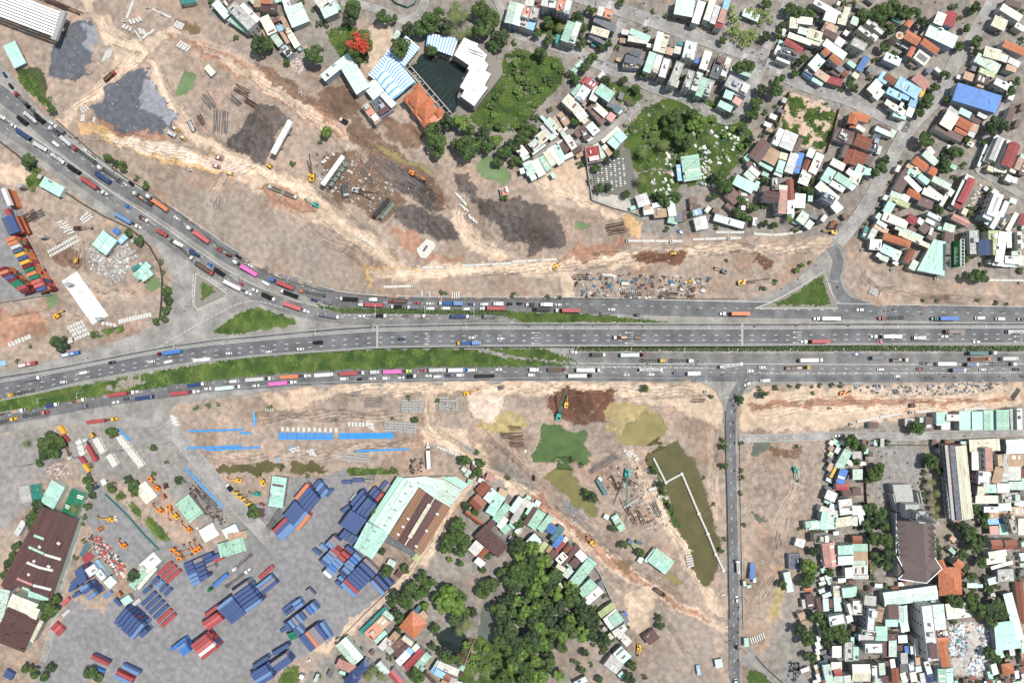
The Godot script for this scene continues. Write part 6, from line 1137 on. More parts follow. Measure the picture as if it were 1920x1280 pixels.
# ---------------------------------------------------------------- grass
func grass_patches():
	var m := mat("turf", Color.WHITE, 0.95, grey_tex("grit", 512, 0.06, 5, 0.62, 1.0, 1.5), 6.0)
	m.vertex_color_use_as_albedo = true
	var nz := FastNoiseLite.new()
	nz.seed = 8
	nz.frequency = 0.05
	nz.fractal_octaves = 4
	var tuft := begin()
	var g := RandomNumberGenerator.new()
	g.seed = 3
	for k in 9:
		var a := g.randf() * TAU
		var d := Vector3(cos(a), 0, sin(a))
		var p := d * g.randf() * 0.25
		var n := Vector3(-d.z, 0, d.x) * 0.07
		var tip := p + d * g.randf_range(0.15, 0.5) + Vector3(0, g.randf_range(0.25, 0.6), 0)
		tuft.set_color(Color(1, 1, 1))
		for v in [p - n, tip, p + n]: tuft.add_vertex(v)
	var tm := done(tuft)
	var gm := mat("grass_blade", Color.WHITE, 0.9)
	gm.vertex_color_use_as_albedo = true
	gm.cull_mode = BaseMaterial3D.CULL_DISABLED
	for q in GRASS:
		var pts := ppts(q[1])
		var y0: float = q[2]
		var lo := pts[0]
		var hi := pts[0]
		for v in pts:
			lo = lo.min(v)
			hi = hi.max(v)
		var cell := 0.75 if q[3] > 0.9 else 0.5
		var nx := int((hi.x - lo.x) / cell) + 2
		var ny := int((hi.y - lo.y) / cell) + 2
		var st := SurfaceTool.new()
		st.begin(Mesh.PRIMITIVE_TRIANGLES)
		var seen := {}
		var n := 0
		var spots := []
		var big := Geometry2D.offset_polygon(pts, 0.3)
		for j in ny:
			for i in nx:
				var c := lo + Vector2(i, j) * cell
				if not Geometry2D.is_point_in_polygon(c + Vector2(nz.get_noise_2d(c.x * 3.0, c.y * 3.0) + (g.randf() - 0.5) * 0.7, nz.get_noise_2d(c.y * 3.0, c.x * 3.0) + (g.randf() - 0.5) * 0.7) * 1.5, pts): continue
				if q[3] < 1.0 and nz.get_noise_2d(c.x * 1.7 + 50.0, c.y * 1.7) + (g.randf() - 0.5) * 0.3 > q[3] - 0.5: continue
				spots.append(c)
				var ix := []
				for e in [Vector2i(0, 0), Vector2i(1, 0), Vector2i(1, 1), Vector2i(0, 1)]:
					var key = Vector2i(i, j) + e
					if not seen.has(key):
						var v := lo + Vector2(key) * cell - Vector2.ONE * cell * 0.5
						var f := nz.get_noise_2d(v.x, v.y)
						var f2 := nz.get_noise_2d(v.x * 4.0 + 300.0, v.y * 4.0)
						var col := Color(0.045, 0.098, 0.018).lerp(Color(0.115, 0.175, 0.036), clampf(f * 1.8 + 0.45, 0.0, 1.0)).lerp(Color(0.19, 0.155, 0.085), clampf(f2 * 1.8 - 0.45, 0.0, 0.75))
						st.set_color(col)
						st.set_normal(Vector3.UP)
						st.add_vertex(Vector3(v.x, y0 + 0.06 + absf(f2) * 0.3, v.y))
						seen[key] = n
						n += 1
					ix.append(seen[key])
				for k in [0, 1, 2, 0, 2, 3]: st.add_index(ix[k])
		if n == 0: continue
		st.generate_normals()
		var o := part(self, "grass", st.commit(), m)
		tag(o, q[0], "grass", "", "stuff")
		var mm := MultiMesh.new()
		mm.transform_format = MultiMesh.TRANSFORM_3D
		mm.use_colors = true
		mm.mesh = tm
		mm.instance_count = spots.size()
		for k in mm.instance_count:
			var c: Vector2 = spots[k] + Vector2(g.randf() - 0.5, g.randf() - 0.5)
			var f := nz.get_noise_2d(c.x * 2.0 + 90.0, c.y * 2.0)
			var s := g.randf_range(0.6, 1.6) * (1.0 + maxf(f, 0.0) * 2.0)
			mm.set_instance_transform(k, Transform3D(Basis.from_euler(Vector3(0, g.randf() * TAU, 0)).scaled(Vector3(s, s * 0.8, s)), Vector3(c.x, y0 + 0.05, c.y)))
			mm.set_instance_color(k, Color(0.04, 0.095, 0.016).lerp(Color(0.15, 0.22, 0.05), clampf(f * 1.4 + 0.35 + g.randf() * 0.3, 0.0, 1.0)))
		var mi := MultiMeshInstance3D.new()
		mi.multimesh = mm
		mi.material_override = gm
		mi.name = "blades"
		o.add_child(mi)
		mi.set_meta("kind", "stuff")

# ---------------------------------------------------------------- viaduct
func deck_at(x: float) -> Array:
	for i in DECK.size() - 1:
		if x >= DECK[i][0] and x <= DECK[i + 1][0]:
			var t: float = (x - DECK[i][0]) / (DECK[i + 1][0] - DECK[i][0])
			t = t
			var o := []
			for k in range(1, 4): o.append(lerpf(DECK[i][k], DECK[i + 1][k], t))
			return o
	return [605.0, 646.0, 0.0]

func viaduct():
	var asphalt := road_mat("deck_asphalt", Color(0.45, 0.45, 0.46), 0.82)
	var conc := mat("concrete", Color(0.70, 0.69, 0.66), 0.9, grey_tex("plaster", 256, 0.02, 5, 0.72, 1.0), 7.0)
	var white = mats["road_paint"]
	var v := thing("viaduct", P(960, 627))
	tag(v, "long grey elevated road deck with white parapets crossing the junction", "viaduct")
	var inv := -v.position
	var lines := {}
	var fr := [0.0, 0.19, 0.245, 0.53, 0.76, 1.0]
	for f in fr: lines[f] = PackedVector3Array()
	var x := -12.0
	while x <= 1940.0:
		var d := deck_at(x)
		for f in fr:
			lines[f].append(P(x, lerpf(d[0], d[1], f), 0.0) * Vector3((CH - d[2]) / CH, 1, (CH - d[2]) / CH) + Vector3(0, d[2] + 0.18, 0) + inv)
		x += 16.0
	var st := begin()
	var sd := begin()
	for i in lines[0.0].size() - 1:
		var a: Vector3 = lines[0.0][i]
		var b: Vector3 = lines[0.0][i + 1]
		var c: Vector3 = lines[1.0][i + 1]
		var e: Vector3 = lines[1.0][i]
		quad(st, a, b, c, e)
		var px_: float = -12.0 + 16.0 * i
		# girder sides; solid ramp walls away from the open spans
		var lowest := -1.3 if (px_ > 862.0 and px_ < 1450.0) else -8.0
		var dn := Vector3(0, lowest, 0)
		quad(sd, b, a, a + dn, b + dn)
		quad(sd, e, c, c + dn, e + dn)
		if lowest > -2.0: quad(sd, a + dn, e + dn, c + dn, b + dn)
	part(v, "deck", done(st), asphalt)
	part(v, "deck_side", done(sd), conc)
	for f in [0.0, 1.0]:
		part(v, "parapet", ribbon(offset(lines[f], 0.0, 0.85), 0.5, 0.9), conc)
	var one: PackedVector3Array = lines[0.19]
	part(v, "median_barrier", ribbon(offset(one, 0.0, 0.6), 0.45, 0.65), conc)
	lanes(v, "lane_marking", white, offset(lines[0.245], 0.0, 0.02), 4.0, 0.0, 0.3)
	lanes(v, "lane_marking", white, offset(one, -0.7, 0.02), 4.0, 0.0, 0.25)
	for f in [0.53, 0.76]: lanes(v, "lane_marking", white, offset(lines[f], 0.0, 0.02), 2.2, 5.8, 0.34)
	lanes(v, "lane_marking", white, offset(lines[1.0], -0.9, 0.02), 4.0, 0.0, 0.2)
	# lane arrows
	for ax in [800, 1000, 1175, 1490, 1905]:
		var d := deck_at(ax)
		for f in [0.41, 0.64, 0.88]:
			var s2 := begin()
			var c := P(ax, lerpf(d[0], d[1], f), d[2]) + inv + Vector3(0, 0.21, 0)
			add_line(s2, c + Vector3(5, 0, 0), c, 0.26)
			s2.set_uv(Vector2.ZERO)
			s2.add_vertex(c + Vector3(-1.6, 0, 0))
			s2.set_uv(Vector2.ZERO)
			s2.add_vertex(c + Vector3(0.2, 0, -0.55))
			s2.set_uv(Vector2.ZERO)
			s2.add_vertex(c + Vector3(0.2, 0, 0.55))
			part(v, "lane_arrow", done(s2), white)
	# expansion joints and piers
	for jx in [707, 1392]:
		var d := deck_at(jx)
		box(v, "expansion_joint", conc, P(jx, (d[0] + d[1]) * 0.5, d[2]) + inv + Vector3(0, 0.2, 0), Vector3(1.3, 0.06, (d[1] - d[0]) * S * 0.98))
	for pxl in [905, 1000, 1095, 1190, 1285, 1380]:
		var d := deck_at(pxl)
		var c := P(pxl, 628, 0) + inv
		box(v, "pier_cap", conc, c + Vector3(0, d[2] - 1.9, 0), Vector3(1.8, 1.2, 12.5))
		for zz in [-4.0, 4.0]: tube(v, "pier", conc, c + Vector3(0, -0.5, zz), c + Vector3(0, d[2] - 2.3, zz), 0.8)

# ---------------------------------------------------------------- houses
func place_of(x: float, y: float) -> Array:
	var best := 1e9
	var r: Array = LANDMARKS[0]
	for l in LANDMARKS:
		var d := Vector2(x - l[0], (y - l[1])).length_squared()
		if d < best:
			best = d
			r = l
	return r

func rows(d: Dictionary, n: int) -> Array:
	var out := []
	for code in d:
		var a: Array = d[code]
		for i in range(0, a.size(), n):
			var r := a.slice(i, i + n)
			r.append(code)
			out.append(r)
	return out

# the houses read from the photograph, then small lean-tos in the gaps between them
var bushes := []

func house_rows() -> Array:
	var out := rows(HOUSES, 6)
	var g := RandomNumberGenerator.new()
	g.seed = 303
	var zones := [[[940, 0, 1920, 0, 1920, 510, 1640, 430, 1420, 430, 1210, 400, 960, 330], 230], [[1560, 830, 1920, 830, 1920, 1280, 1530, 1280], 190], [[870, 880, 1010, 940, 1180, 1180, 1150, 1200, 960, 1010], 22], [[390, 0, 620, 0, 600, 110, 480, 70], 14], [[600, 1190, 880, 1190, 860, 1280, 560, 1280], 16]]
	for z in zones:
		var poly := PackedVector2Array()
		for i in range(0, z[0].size(), 2): poly.append(Vector2(z[0][i], z[0][i + 1]))
		var made := 0
		var tries := 0
		while made < z[1] and tries < 4200:
			tries += 1
			var c := Vector2(g.randf_range(390, 1920), g.randf_range(0, 1280))
			if z[1] < 200: c = poly[g.randi() % poly.size()].lerp(poly[g.randi() % poly.size()], g.randf()).lerp(poly[g.randi() % poly.size()], g.randf())
			if not Geometry2D.is_point_in_polygon(c, poly): continue
			var l := g.randf_range(7, 15)
			var w := g.randf_range(5, 9)
			var near := 1e9
			var nb: Array = []
			var ok := true
			for o in out:
				var d := Vector2(o[0], o[1]) - c
				var d2 := d.length_squared()
				if d2 > 3600.0: continue
				var k := d.rotated(-deg_to_rad(o[4])).abs()
				if k.x < o[2] * 0.5 + w * 0.42 and k.y < o[3] * 0.5 + w * 0.42:
					ok = false
					break
				if d2 < near:
					near = d2
					nb = o
			if not ok or near > 900.0: continue
			for s in STREETS:
				for i in range(0, s[1].size() - 2, 2):
					var q := Geometry2D.get_closest_point_to_segment(c, Vector2(s[1][i], s[1][i + 1]), Vector2(s[1][i + 2], s[1][i + 3]))
					if q.distance_to(c) < s[0] * 0.5 + 5.0: ok = false
			for s in TREES:
				for i in range(0, TREES[s].size(), 3):
					if Vector2(TREES[s][i], TREES[s][i + 1]).distance_to(c) < TREES[s][i + 2] * 0.75: ok = false
			for s in [[1300, 290, 95], [1150, 325, 45], [1520, 225, 55], [1690, 900, 70], [1710, 1010, 75], [1300, 345, 40], [1400, 45, 45], [1820, 1215, 55], [745, 120, 120]]:
				if Vector2(s[0], s[1]).distance_to(c) < s[2]: ok = false
			if not ok: continue
			if g.randf() < 0.34:
				bushes.append(Vector3(c.x, c.y, g.randf_range(4.0, 8.5)))
				made += 1
				continue
			out.append([c.x, c.y, l, w, nb[4] + (90 if g.randf() < 0.3 else 0), g.randf_range(2.6, 4.6), ["m", "M", "w", "g", "b", "t", "c", "G", "n", "u", "M", "w"][g.randi() % 12]])
			made += 1
	return out

func houses():
	var glass := mat("window_glass", Color(0.10, 0.13, 0.16), 0.15)
	var doorm := mat("door_wood", Color(0.32, 0.24, 0.18), 0.7)
	var steel := mat("steel_tank", Color(0.75, 0.76, 0.78), 0.3, null, 0.0, 0.8)
	var slab_m := [mat("roof_screed", Color(0.72, 0.71, 0.69), 0.9, grey_tex("stain", 512, 0.009, 6, 0.74, 1.0, 1.4), 14.0), mat("roof_white", Color(0.88, 0.88, 0.87), 0.9, grey_tex("stain", 512, 0.009, 6, 0.74, 1.0, 1.4), 14.0), mat("roof_dark", Color(0.42, 0.44, 0.47), 0.9, grey_tex("stain", 512, 0.009, 6, 0.74, 1.0, 1.4), 14.0)]
	var panel := mat("solar_cell", Color(0.07, 0.10, 0.22), 0.2)
	var green := paint("T")
	var g := RandomNumberGenerator.new()
	g.seed = 77
	var all := house_rows()
	var first_infill: int = rows(HOUSES, 6).size()
	for i in all.size():
		var q: Array = all[i]
		var h: float = q[5] + g.randf_range(-0.3, 0.3)
		var k: float = S * (CH - h) / CH
		var l: float = q[2] * k * 1.07
		var w: float = q[3] * k * 1.07
		var code: String = q[6]
		var c := code[0]
		var typ := code[1] if code.length() > 1 else ("g" if c in "our" else ("h" if c == "N" else ("f" if c in "q" else "s")))
		if c in "wg" and h > 8.5 and typ == "s" and l > 9.0: typ = "f"
		var area := l * w
		var at := P(q[0], q[1], h)
		at.y = 0
		var called := "house"
		var what := "house"
		if i >= first_infill:
			called = "lean_to"
			what = "low lean-to"
		elif area < 20.0 or h < 3.7:
			called = "shed"
			what = "small shed"
		elif area > 300.0:
			called = "warehouse"
			what = "large hall"
		elif h >= 8.6:
			called = "townhouse"
			what = "tall house"
		elif typ == "f" or c in "ouqrN":
			called = "tiled_house" if c in "ouqrN" else "flat_roofed_house"
		elif c in "wgc": called = "pale_roofed_house"
		elif c in "mMTDEl": called = "mint_roofed_house" if c in "mM" else "green_roofed_house"
		else: called = "tin_roofed_house"
		var t := thing(called, at, -deg_to_rad(q[4]))
		var near := 1e9
		var nb := ""
		for o in all:
			var d := Vector2(o[0] - q[0], o[1] - q[1]).length_squared()
			if d > 1.0 and d < near and o[6][0] != c:
				near = d
				nb = o[6][0]
		var pl := place_of(q[0], q[1])
		var roofword: String = {"f": "flat roof", "g": "gabled roof", "h": "hipped roof"}.get(typ, "metal roof")
		var lab := "%s with %s %s beside %s roof, %s" % [what, cname(c), roofword, cname(nb), pl[2]]
		if lab.split(" ").size() > 16: lab = "%s with %s %s, %s" % [what, cname(c), roofword, pl[2]]
		tag(t, lab, {"shed": "shed", "lean_to": "shed", "warehouse": "hall"}.get(called, "house"), "buildings " + pl[2])
		var wm := wall_mat(g.randi() % 6 if h < 9 else g.randi() % 5)
		if c == "p" and h > 9: wm = wall_mat(0)
		var eave := h
		var rv := g.randi() % 3
		var inset := 0.35 if l > 5 and w > 5 else 0.15
		if typ == "f":
			var sm: StandardMaterial3D = slab_m[1] if c in "wc" else (slab_m[2] if c == "G" else slab_m[0])
			if c in "rqptGb": sm = mat("terrace_" + c, COL[c][1], 0.9, grey_tex("stain", 512, 0.009, 6, 0.74, 1.0, 1.4), 14.0)
			box(t, "wall", wm, Vector3(0, h * 0.5 - 0.6, 0), Vector3(l - 0.1, h - 0.4, w - 0.1))
			box(t, "roof_slab", sm, Vector3(0, h - 0.35, 0), Vector3(l - 0.5, 0.1, w - 0.5))
			var st := begin()
			for s in [-1, 1]:
				add_block(st, Transform3D(Basis(), Vector3(0, h - 0.2, s * (w * 0.5 - 0.1))), Vector3(l, 0.8, 0.22))
				add_block(st, Transform3D(Basis(), Vector3(s * (l * 0.5 - 0.1), h - 0.2, 0)), Vector3(0.22, 0.78, w - 0.43))
			part(t, "parapet", done(st), wm)
			# what stands on flat roofs
			if area > 25:
				var sx := g.randf_range(-0.25, 0.25) * l
				if g.randf() < 0.75:
					var pz := g.randf_range(-0.2, 0.2) * w
					box(t, "tank_stand", slab_m[0], Vector3(sx, h + 0.1, pz), Vector3(2.2, 0.8, 1.4))
					tube(t, "water_tank", steel, Vector3(sx - 1.0, h + 1.05, pz), Vector3(sx + 1.0, h + 1.05, pz), 0.55)
				if g.randf() < 0.6:
					box(t, "stair_house", wm, Vector3(-sx * 1.2 - l * 0.18, h + 0.85, 0), Vector3(minf(3.0, l * 0.25), 2.3, minf(3.2, w * 0.6)))
				if g.randf() < 0.45:
					box(t, "canopy", roof_mat(["M", "m", "w", "b"][g.randi() % 4], rv), Vector3(l * 0.3, h + 1.9, g.randf_range(-0.1, 0.1) * w), Vector3(l * 0.28, 0.1, w * 0.7), Vector3(0.04, 0, 0))
				if g.randf() < 0.4: box(t, "plant_bed", mat("leafy", Color(0.15, 0.24, 0.08), 0.9), Vector3(-l * 0.38, h - 0.1, w * 0.2), Vector3(0.8, 0.5, w * 0.4))
		elif typ == "h":
			box(t, "wall", wm, Vector3(0, h * 0.5 - 0.5, 0), Vector3(l - inset * 2, h - 0.4, w - inset * 2))
			var rise := w * 0.26
			var kk := 0 if l < w * 1.15 else (1 if l < w * 1.6 else 2)
			put(t, "roof", meshes["hip%d" % kk], roof_mat(c, rv), Vector3(0, h - 0.3, 0), Vector3(l + 0.5, rise, w + 0.5))
			var rl: float = [0.0, 0.32, 0.56][kk] * l
			tube(t, "ridge_cap", roof_mat(c, 2), Vector3(-rl * 0.5 - 0.2, h - 0.3 + rise, 0), Vector3(rl * 0.5 + 0.2, h - 0.3 + rise, 0), 0.16)
		elif typ == "g" or (w > 7.5 and g.randf() < 0.5):
			var rise := w * 0.5 * (0.42 if typ == "g" else 0.16)
			eave = h - rise * 0.5
			box(t, "wall", wm, Vector3(0, eave * 0.5 - 0.2, 0), Vector3(l - inset * 2, eave + 0.4, w - inset * 2))
			put(t, "gable", meshes.wedge, wm, Vector3(0, eave - 0.02, 0), Vector3(l - inset * 2 - 0.06, rise - 0.05, w - inset * 2))
			var an := atan2(rise, w * 0.5)
			var sl := w * 0.5 / cos(an)
			for s in [-1.0, 1.0]:
				var m := roof_mat(c, rv if s > 0 else (rv + g.randi() % 2) % 3)
				box(t, "roof_panel", m, Vector3(0, eave + rise * 0.5 + 0.06, s * w * 0.25), Vector3(l + 0.1, 0.09, sl + 0.05), Vector3(s * an, 0, 0))
				if typ != "g" and g.randf() < 0.45 and l > 7:
					for n in 1 + g.randi() % 3:
						box(t, "skylight_sheet", mat("skylight", Color(0.80, 0.82, 0.78), 0.5), Vector3(g.randf_range(-0.4, 0.4) * l, eave + rise * 0.5 + 0.09, s * w * 0.25), Vector3(0.85, 0.09, sl * g.randf_range(0.5, 0.92)), Vector3(s * an, 0, 0))
			box(t, "ridge_cap", roof_mat(c, 1), Vector3(0, eave + rise + 0.1, 0), Vector3(l + 0.16, 0.08, 0.5))
		else:
			var an := g.randf_range(0.03, 0.07) * (1.0 if g.randf() < 0.5 else -1.0)
			var drop := w * 0.5 * absf(tan(an))
			box(t, "wall", wm, Vector3(0, (h - drop) * 0.5 - 0.3, 0), Vector3(l - inset * 2, h - drop + 0.3, w - inset * 2))
			box(t, "roof_panel", roof_mat(c, rv), Vector3(0, h, 0), Vector3(l + 0.1, 0.09, w + 0.1), Vector3(an, 0, 0))
			if c == "S":
				var nx := int(l * 0.75 / 1.15)
				var nz := int(w * 0.6 / 1.9)
				for a in nx:
					for b in maxi(nz, 1):
						if nx * nz > 30 and g.randf() < 0.08: continue
						box(t, "solar_panel", panel, Vector3((a - nx * 0.5 + 0.5) * 1.15, h + 0.14 - (b - nz * 0.5 + 0.5) * 1.9 * tan(an), (b - nz * 0.5 + 0.5) * 1.9), Vector3(1.02, 0.06, 1.75), Vector3(an, 0, 0))
			elif l > 6 and g.randf() < 0.4:
				for n in 1 + g.randi() % 3:
					var zz := g.randf_range(-0.1, 0.1) * w
					box(t, "replaced_sheet", roof_mat(["m", "w", "c", "n", c][g.randi() % 5], g.randi() % 3), Vector3(g.randf_range(-0.42, 0.42) * l, h + 0.035 - zz * tan(an), zz), Vector3(g.randf_range(0.8, 1.7), 0.09, w * g.randf_range(0.4, 0.8)), Vector3(an, 0, 0))
			if g.randf() < 0.22 and area > 30 and called != "shed" and called != "lean_to":
				var tx := g.randf_range(-0.3, 0.3) * l
				var tz := (w * 0.5 - 1.0) * (1.0 if g.randf() < 0.5 else -1.0)
				box(t, "tank_stand", slab_m[0], Vector3(tx, h + 0.35, tz), Vector3(2.0, 1.1, 1.2))
				tube(t, "water_tank", steel, Vector3(tx - 0.95, h + 1.35, tz), Vector3(tx + 0.95, h + 1.35, tz), 0.5)
			if g.randf() < 0.2 and area > 40: box(t, "roof_vent", slab_m[0], Vector3(g.randf_range(-0.3, 0.3) * l, h + 0.3, g.randf_range(-0.2, 0.2) * w), Vector3(0.7, 0.6, 0.7))
		# openings on the long walls
		box(t, "door", doorm, Vector3(g.randf_range(-0.25, 0.25) * l, 1.1, (w * 0.5 - inset) * (1 if g.randf() < 0.5 else -1)), Vector3(1.1, 2.2, 0.12))
		if h >= 8.6 and area > 25:
			var out := inset if typ != "f" else 0.05
			for s in [[1, 0], [-1, 0], [0, 1], [0, -1]]:
				var nrm := Vector3(s[0], 0, s[1]).rotated(Vector3.UP, t.rotation.y)
				if nrm.dot(at) > -0.25 * at.length(): continue
				var fl := int((h - 1.5) / 3.2)
				for f in fl:
					var run: float = w if s[0] != 0 else l
					var nw := clampi(int(run / 3.4), 1, 4)
					for n in nw:
						var off := (n - (nw - 1) * 0.5) * run / nw
						var wp := Vector3(s[0] * (l * 0.5 - out), 1.9 + f * 3.2, off) if s[0] != 0 else Vector3(off, 1.9 + f * 3.2, s[1] * (w * 0.5 - out))
						box(t, "window", glass, wp, Vector3(0.12, 1.4, 1.3) if s[0] != 0 else Vector3(1.3, 1.4, 0.12))

# ---------------------------------------------------------------- buildings with shapes of their own
func q3(parent: Node3D, q: Array) -> Vector3:
	return P(q[0], q[1], q[2]) - parent.position

# a roof plane given by corners [x, y, height]
func roof_plane(parent: Node3D, called: String, m: Material, q: Array, thick := 0.15) -> MeshInstance3D:
	var st := begin()
	var v := []
	for k in q: v.append(q3(parent, k))
	if v.size() == 3: v.append(v[2])
	var dn := Vector3(0, -thick, 0)
	if (v[1] - v[0]).cross(v[2] - v[0]).y > 0: v.reverse()
	quad(st, v[0], v[1], v[2], v[3])
	quad(st, v[3] + dn, v[2] + dn, v[1] + dn, v[0] + dn)
	for i in 4:
		var j: int = (i + 1) % 4
		if v[i].distance_to(v[j]) > 0.01: quad(st, v[j], v[i], v[i] + dn, v[j] + dn)
	return part(parent, called, done(st), m)

func body(parent: Node3D, called: String, m: Material, pts: Array, y0: float, y1: float) -> MeshInstance3D:
	var pv := ppts(pts, y1)
	for i in pv.size(): pv[i] -= Vector2(parent.position.x, parent.position.z)
	return part(parent, called, prism(pv, y0, y1), m)

func conv(q: Array, ox: float, oy: float, s: float) -> Array:
	var o := []
	for i in range(0, q.size(), 2):
		o.append(ox + q[i] / s)
		o.append(oy + q[i + 1] / s)
	return o

func stripes(parent: Node3D, called: String, ms: Array, q: Array, n: int):
	for i in n:
		var a := []
		for e in [[0, 1, float(i) / n], [0, 1, (i + 1.0) / n], [3, 2, (i + 1.0) / n], [3, 2, float(i) / n]]:
			var u: Array = q[e[0]]
			var w: Array = q[e[1]]
			a.append([lerpf(u[0], w[0], e[2]), lerpf(u[1], w[1], e[2]), lerpf(u[2], w[2], e[2]) + (0.0 if i % 2 == 0 else 0.05)])
		roof_plane(parent, called, ms[i % ms.size()], a, 0.08)

func reg(q: Array, ox: float, oy: float, s: float) -> Array:
	var o := []
	for k in q: o.append([ox + k[0] / s, oy + k[1] / s, k[2]])
	return o

func special_buildings():
	var conc = mats["concrete"]
	var wm := wall_mat(0)
	# striped halls at the fish pond
	var bl := mat("stripe_blue", Color(0.42, 0.62, 0.82), 0.6)
	var wh := mat("stripe_white", Color(0.88, 0.90, 0.90), 0.6)
	var mi := mat("stripe_mint", Color(0.76, 0.88, 0.84), 0.6)
	var f := 5.8167
	var t := thing("pond_hall", P(745, 115))
	tag(t, "open hall with blue and white striped sheet roofs beside the fish pond", "hall", "striped halls at the fish pond")
	body(t, "wall", wall_mat(5), conv([80, 525, 470, 110, 600, 235, 450, 425, 560, 600, 340, 770, 150, 560], 680, 50, f), -0.3, 4.6)
	stripes(t, "roof_strip", [wh, bl], reg([[60, 520, 5.2], [310, 215, 5.2], [370, 290, 6.2], [125, 575, 6.2]], 680, 50, f), 24)
	stripes(t, "roof_strip", [wh, bl], reg([[470, 95, 6.4], [290, 300, 6.4], [450, 440, 5.4], [622, 230, 5.4]], 680, 50, f), 18)
	stripes(t, "roof_strip", [wh, bl], reg([[330, 320, 6.6], [575, 600, 6.6], [505, 652, 7.6], [268, 358, 7.6]], 680, 50, f), 22)
	stripes(t, "roof_strip", [wh, bl], reg([[268, 358, 7.6], [505, 652, 7.6], [440, 712, 6.4], [222, 455, 6.4]], 680, 50, f), 22)
	stripes(t, "roof_strip", [mi, bl, mi], reg([[222, 455, 6.5], [440, 712, 6.5], [380, 760, 7.0], [180, 480, 7.0]], 680, 50, f), 14)
	stripes(t, "roof_strip", [mi, bl, mi], reg([[180, 480, 7.0], [380, 760, 7.0], [330, 798, 6.0], [135, 555, 6.0]], 680, 50, f), 14)
	t = thing("pond_hall", P(825, 90))
	tag(t, "smaller hall with blue and white striped roof under the palms", "hall", "striped halls at the fish pond")
	body(t, "wall", wall_mat(5), conv([715, 95, 1035, 140, 970, 300, 705, 205], 680, 50, f), -0.3, 4.4)
	stripes(t, "roof_strip", [bl, wh], reg([[708, 66, 5.0], [1045, 130, 5.0], [975, 318, 6.0], [690, 215, 6.0]], 680, 50, f), 20)
	# walkway frame and net pens over the pond
	t = thing("pond_walkway", P(800, 170))
	tag(t, "white double rail walkway with cross bars over the dark fish pond", "walkway")
	for e in [[500, 405, 965, 940], [460, 440, 925, 970]]:
		var a := P(680 + e[0] / f, 50 + e[1] / f, 1.0) - t.position
		var b := P(680 + e[2] / f, 50 + e[3] / f, 1.0) - t.position
		var st := begin()
		add_bar(st, a, b, 0.7, 0.3)
		part(t, "rail", done(st), conc)
	for k in 9:
		var u := 0.04 + k * 0.115
		var a := P(680 + lerpf(500, 965, u) / f, 50 + lerpf(405, 940, u) / f, 1.0) - t.position
		var b := P(680 + lerpf(460, 925, u) / f, 50 + lerpf(440, 970, u) / f, 1.0) - t.position
		var st := begin()
		add_bar(st, a, b, 0.4, 0.25)
		add_bar(st, a, a + Vector3(0, -2, 0), 0.3, 0.3)
		part(t, "cross_bar", done(st), conc)
	var net := mat("net_rope", Color(0.16, 0.36, 0.32), 0.9)
	for k in 11:
		var u := k / 10.5
		var a := P(680 + lerpf(540, 960, u) / f, 50 + lerpf(400, 920, u) / f, 0.3)
		var b := P(680 + lerpf(650, 1035, u) / f, 50 + lerpf(350, 800, u) / f, 0.3)
		if k % 3 == 2: b = a.lerp(b, 1.3)
		var st := begin()
		add_bar(st, a, b, 0.18, 0.15)
		tag(part(self, "net_rope", done(st), net), "green net rope stretched over the dark fish pond", "rope", "net ropes over the fish pond")
	# unfinished white block
	t = thing("unfinished_building", P(885, 165))
	tag(t, "white flat topped unfinished building with stepped outline beside the pond", "building")
	var top := [1105, 118, 1260, 185, 1250, 215, 1355, 305, 1330, 370, 1372, 410, 1340, 480, 1400, 515, 1330, 640, 1365, 665, 1215, 865, 1070, 760, 1110, 690, 1060, 660, 1165, 470, 1140, 460, 1160, 420, 995, 310]
	body(t, "wall", wall_mat(3), conv(top, 680, 50, f), -0.5, 9.6)
	body(t, "roof_slab", mat("cast_white", Color(0.90, 0.90, 0.89), 0.9, grey_tex("stain", 512, 0.009, 6, 0.74, 1.0, 1.4), 25.0), conv(top, 680, 50, f), 9.6, 10.0)
	body(t, "lower_terrace", mat("raw_concrete", Color(0.60, 0.57, 0.53), 0.95, grey_tex("grit", 512, 0.06, 5, 0.62, 1.0, 1.5), 9.0), conv([1255, 195, 1450, 310, 1450, 350, 1525, 440, 1525, 520, 1215, 905, 1030, 765, 1050, 710, 1330, 480], 680, 50, f), -0.5, 5.0)
	for k in 14:
		var u := P(680 + (1160 + (k % 7) * 22) / f, 50 + (245 + (k % 7) * 8 + (k / 7) * 32) / f, 10.0) - t.position
		box(t, "timber_stack", mat("timber", Color(0.42, 0.30, 0.25), 0.9), u + Vector3(0, 0.2, 0), Vector3(2.0, 0.3, 0.3), Vector3(0, -0.35, 0))
	for k in 6: box(t, "column", conc, P(680 + (1040 + k * 28) / f, 50 + (330 + k * 20) / f, 8.0) - t.position + Vector3(-0.3, -4.3, 0.3), Vector3(0.5, 8, 0.5))
	# orange tiled villa
	t = thing("villa", P(793, 205))
	tag(t, "villa under many small orange pyramid roofs beside the pond walkway", "house")
	body(t, "wall", wall_mat(2), conv([455, 800, 605, 650, 885, 985, 690, 1115], 680, 50, f), -0.5, 6.6)
	body(t, "terrace", mat("terrace_q", COL["q"][1], 0.9), conv([460, 800, 605, 655, 880, 985, 690, 1110], 680, 50, f), 6.6, 6.75)
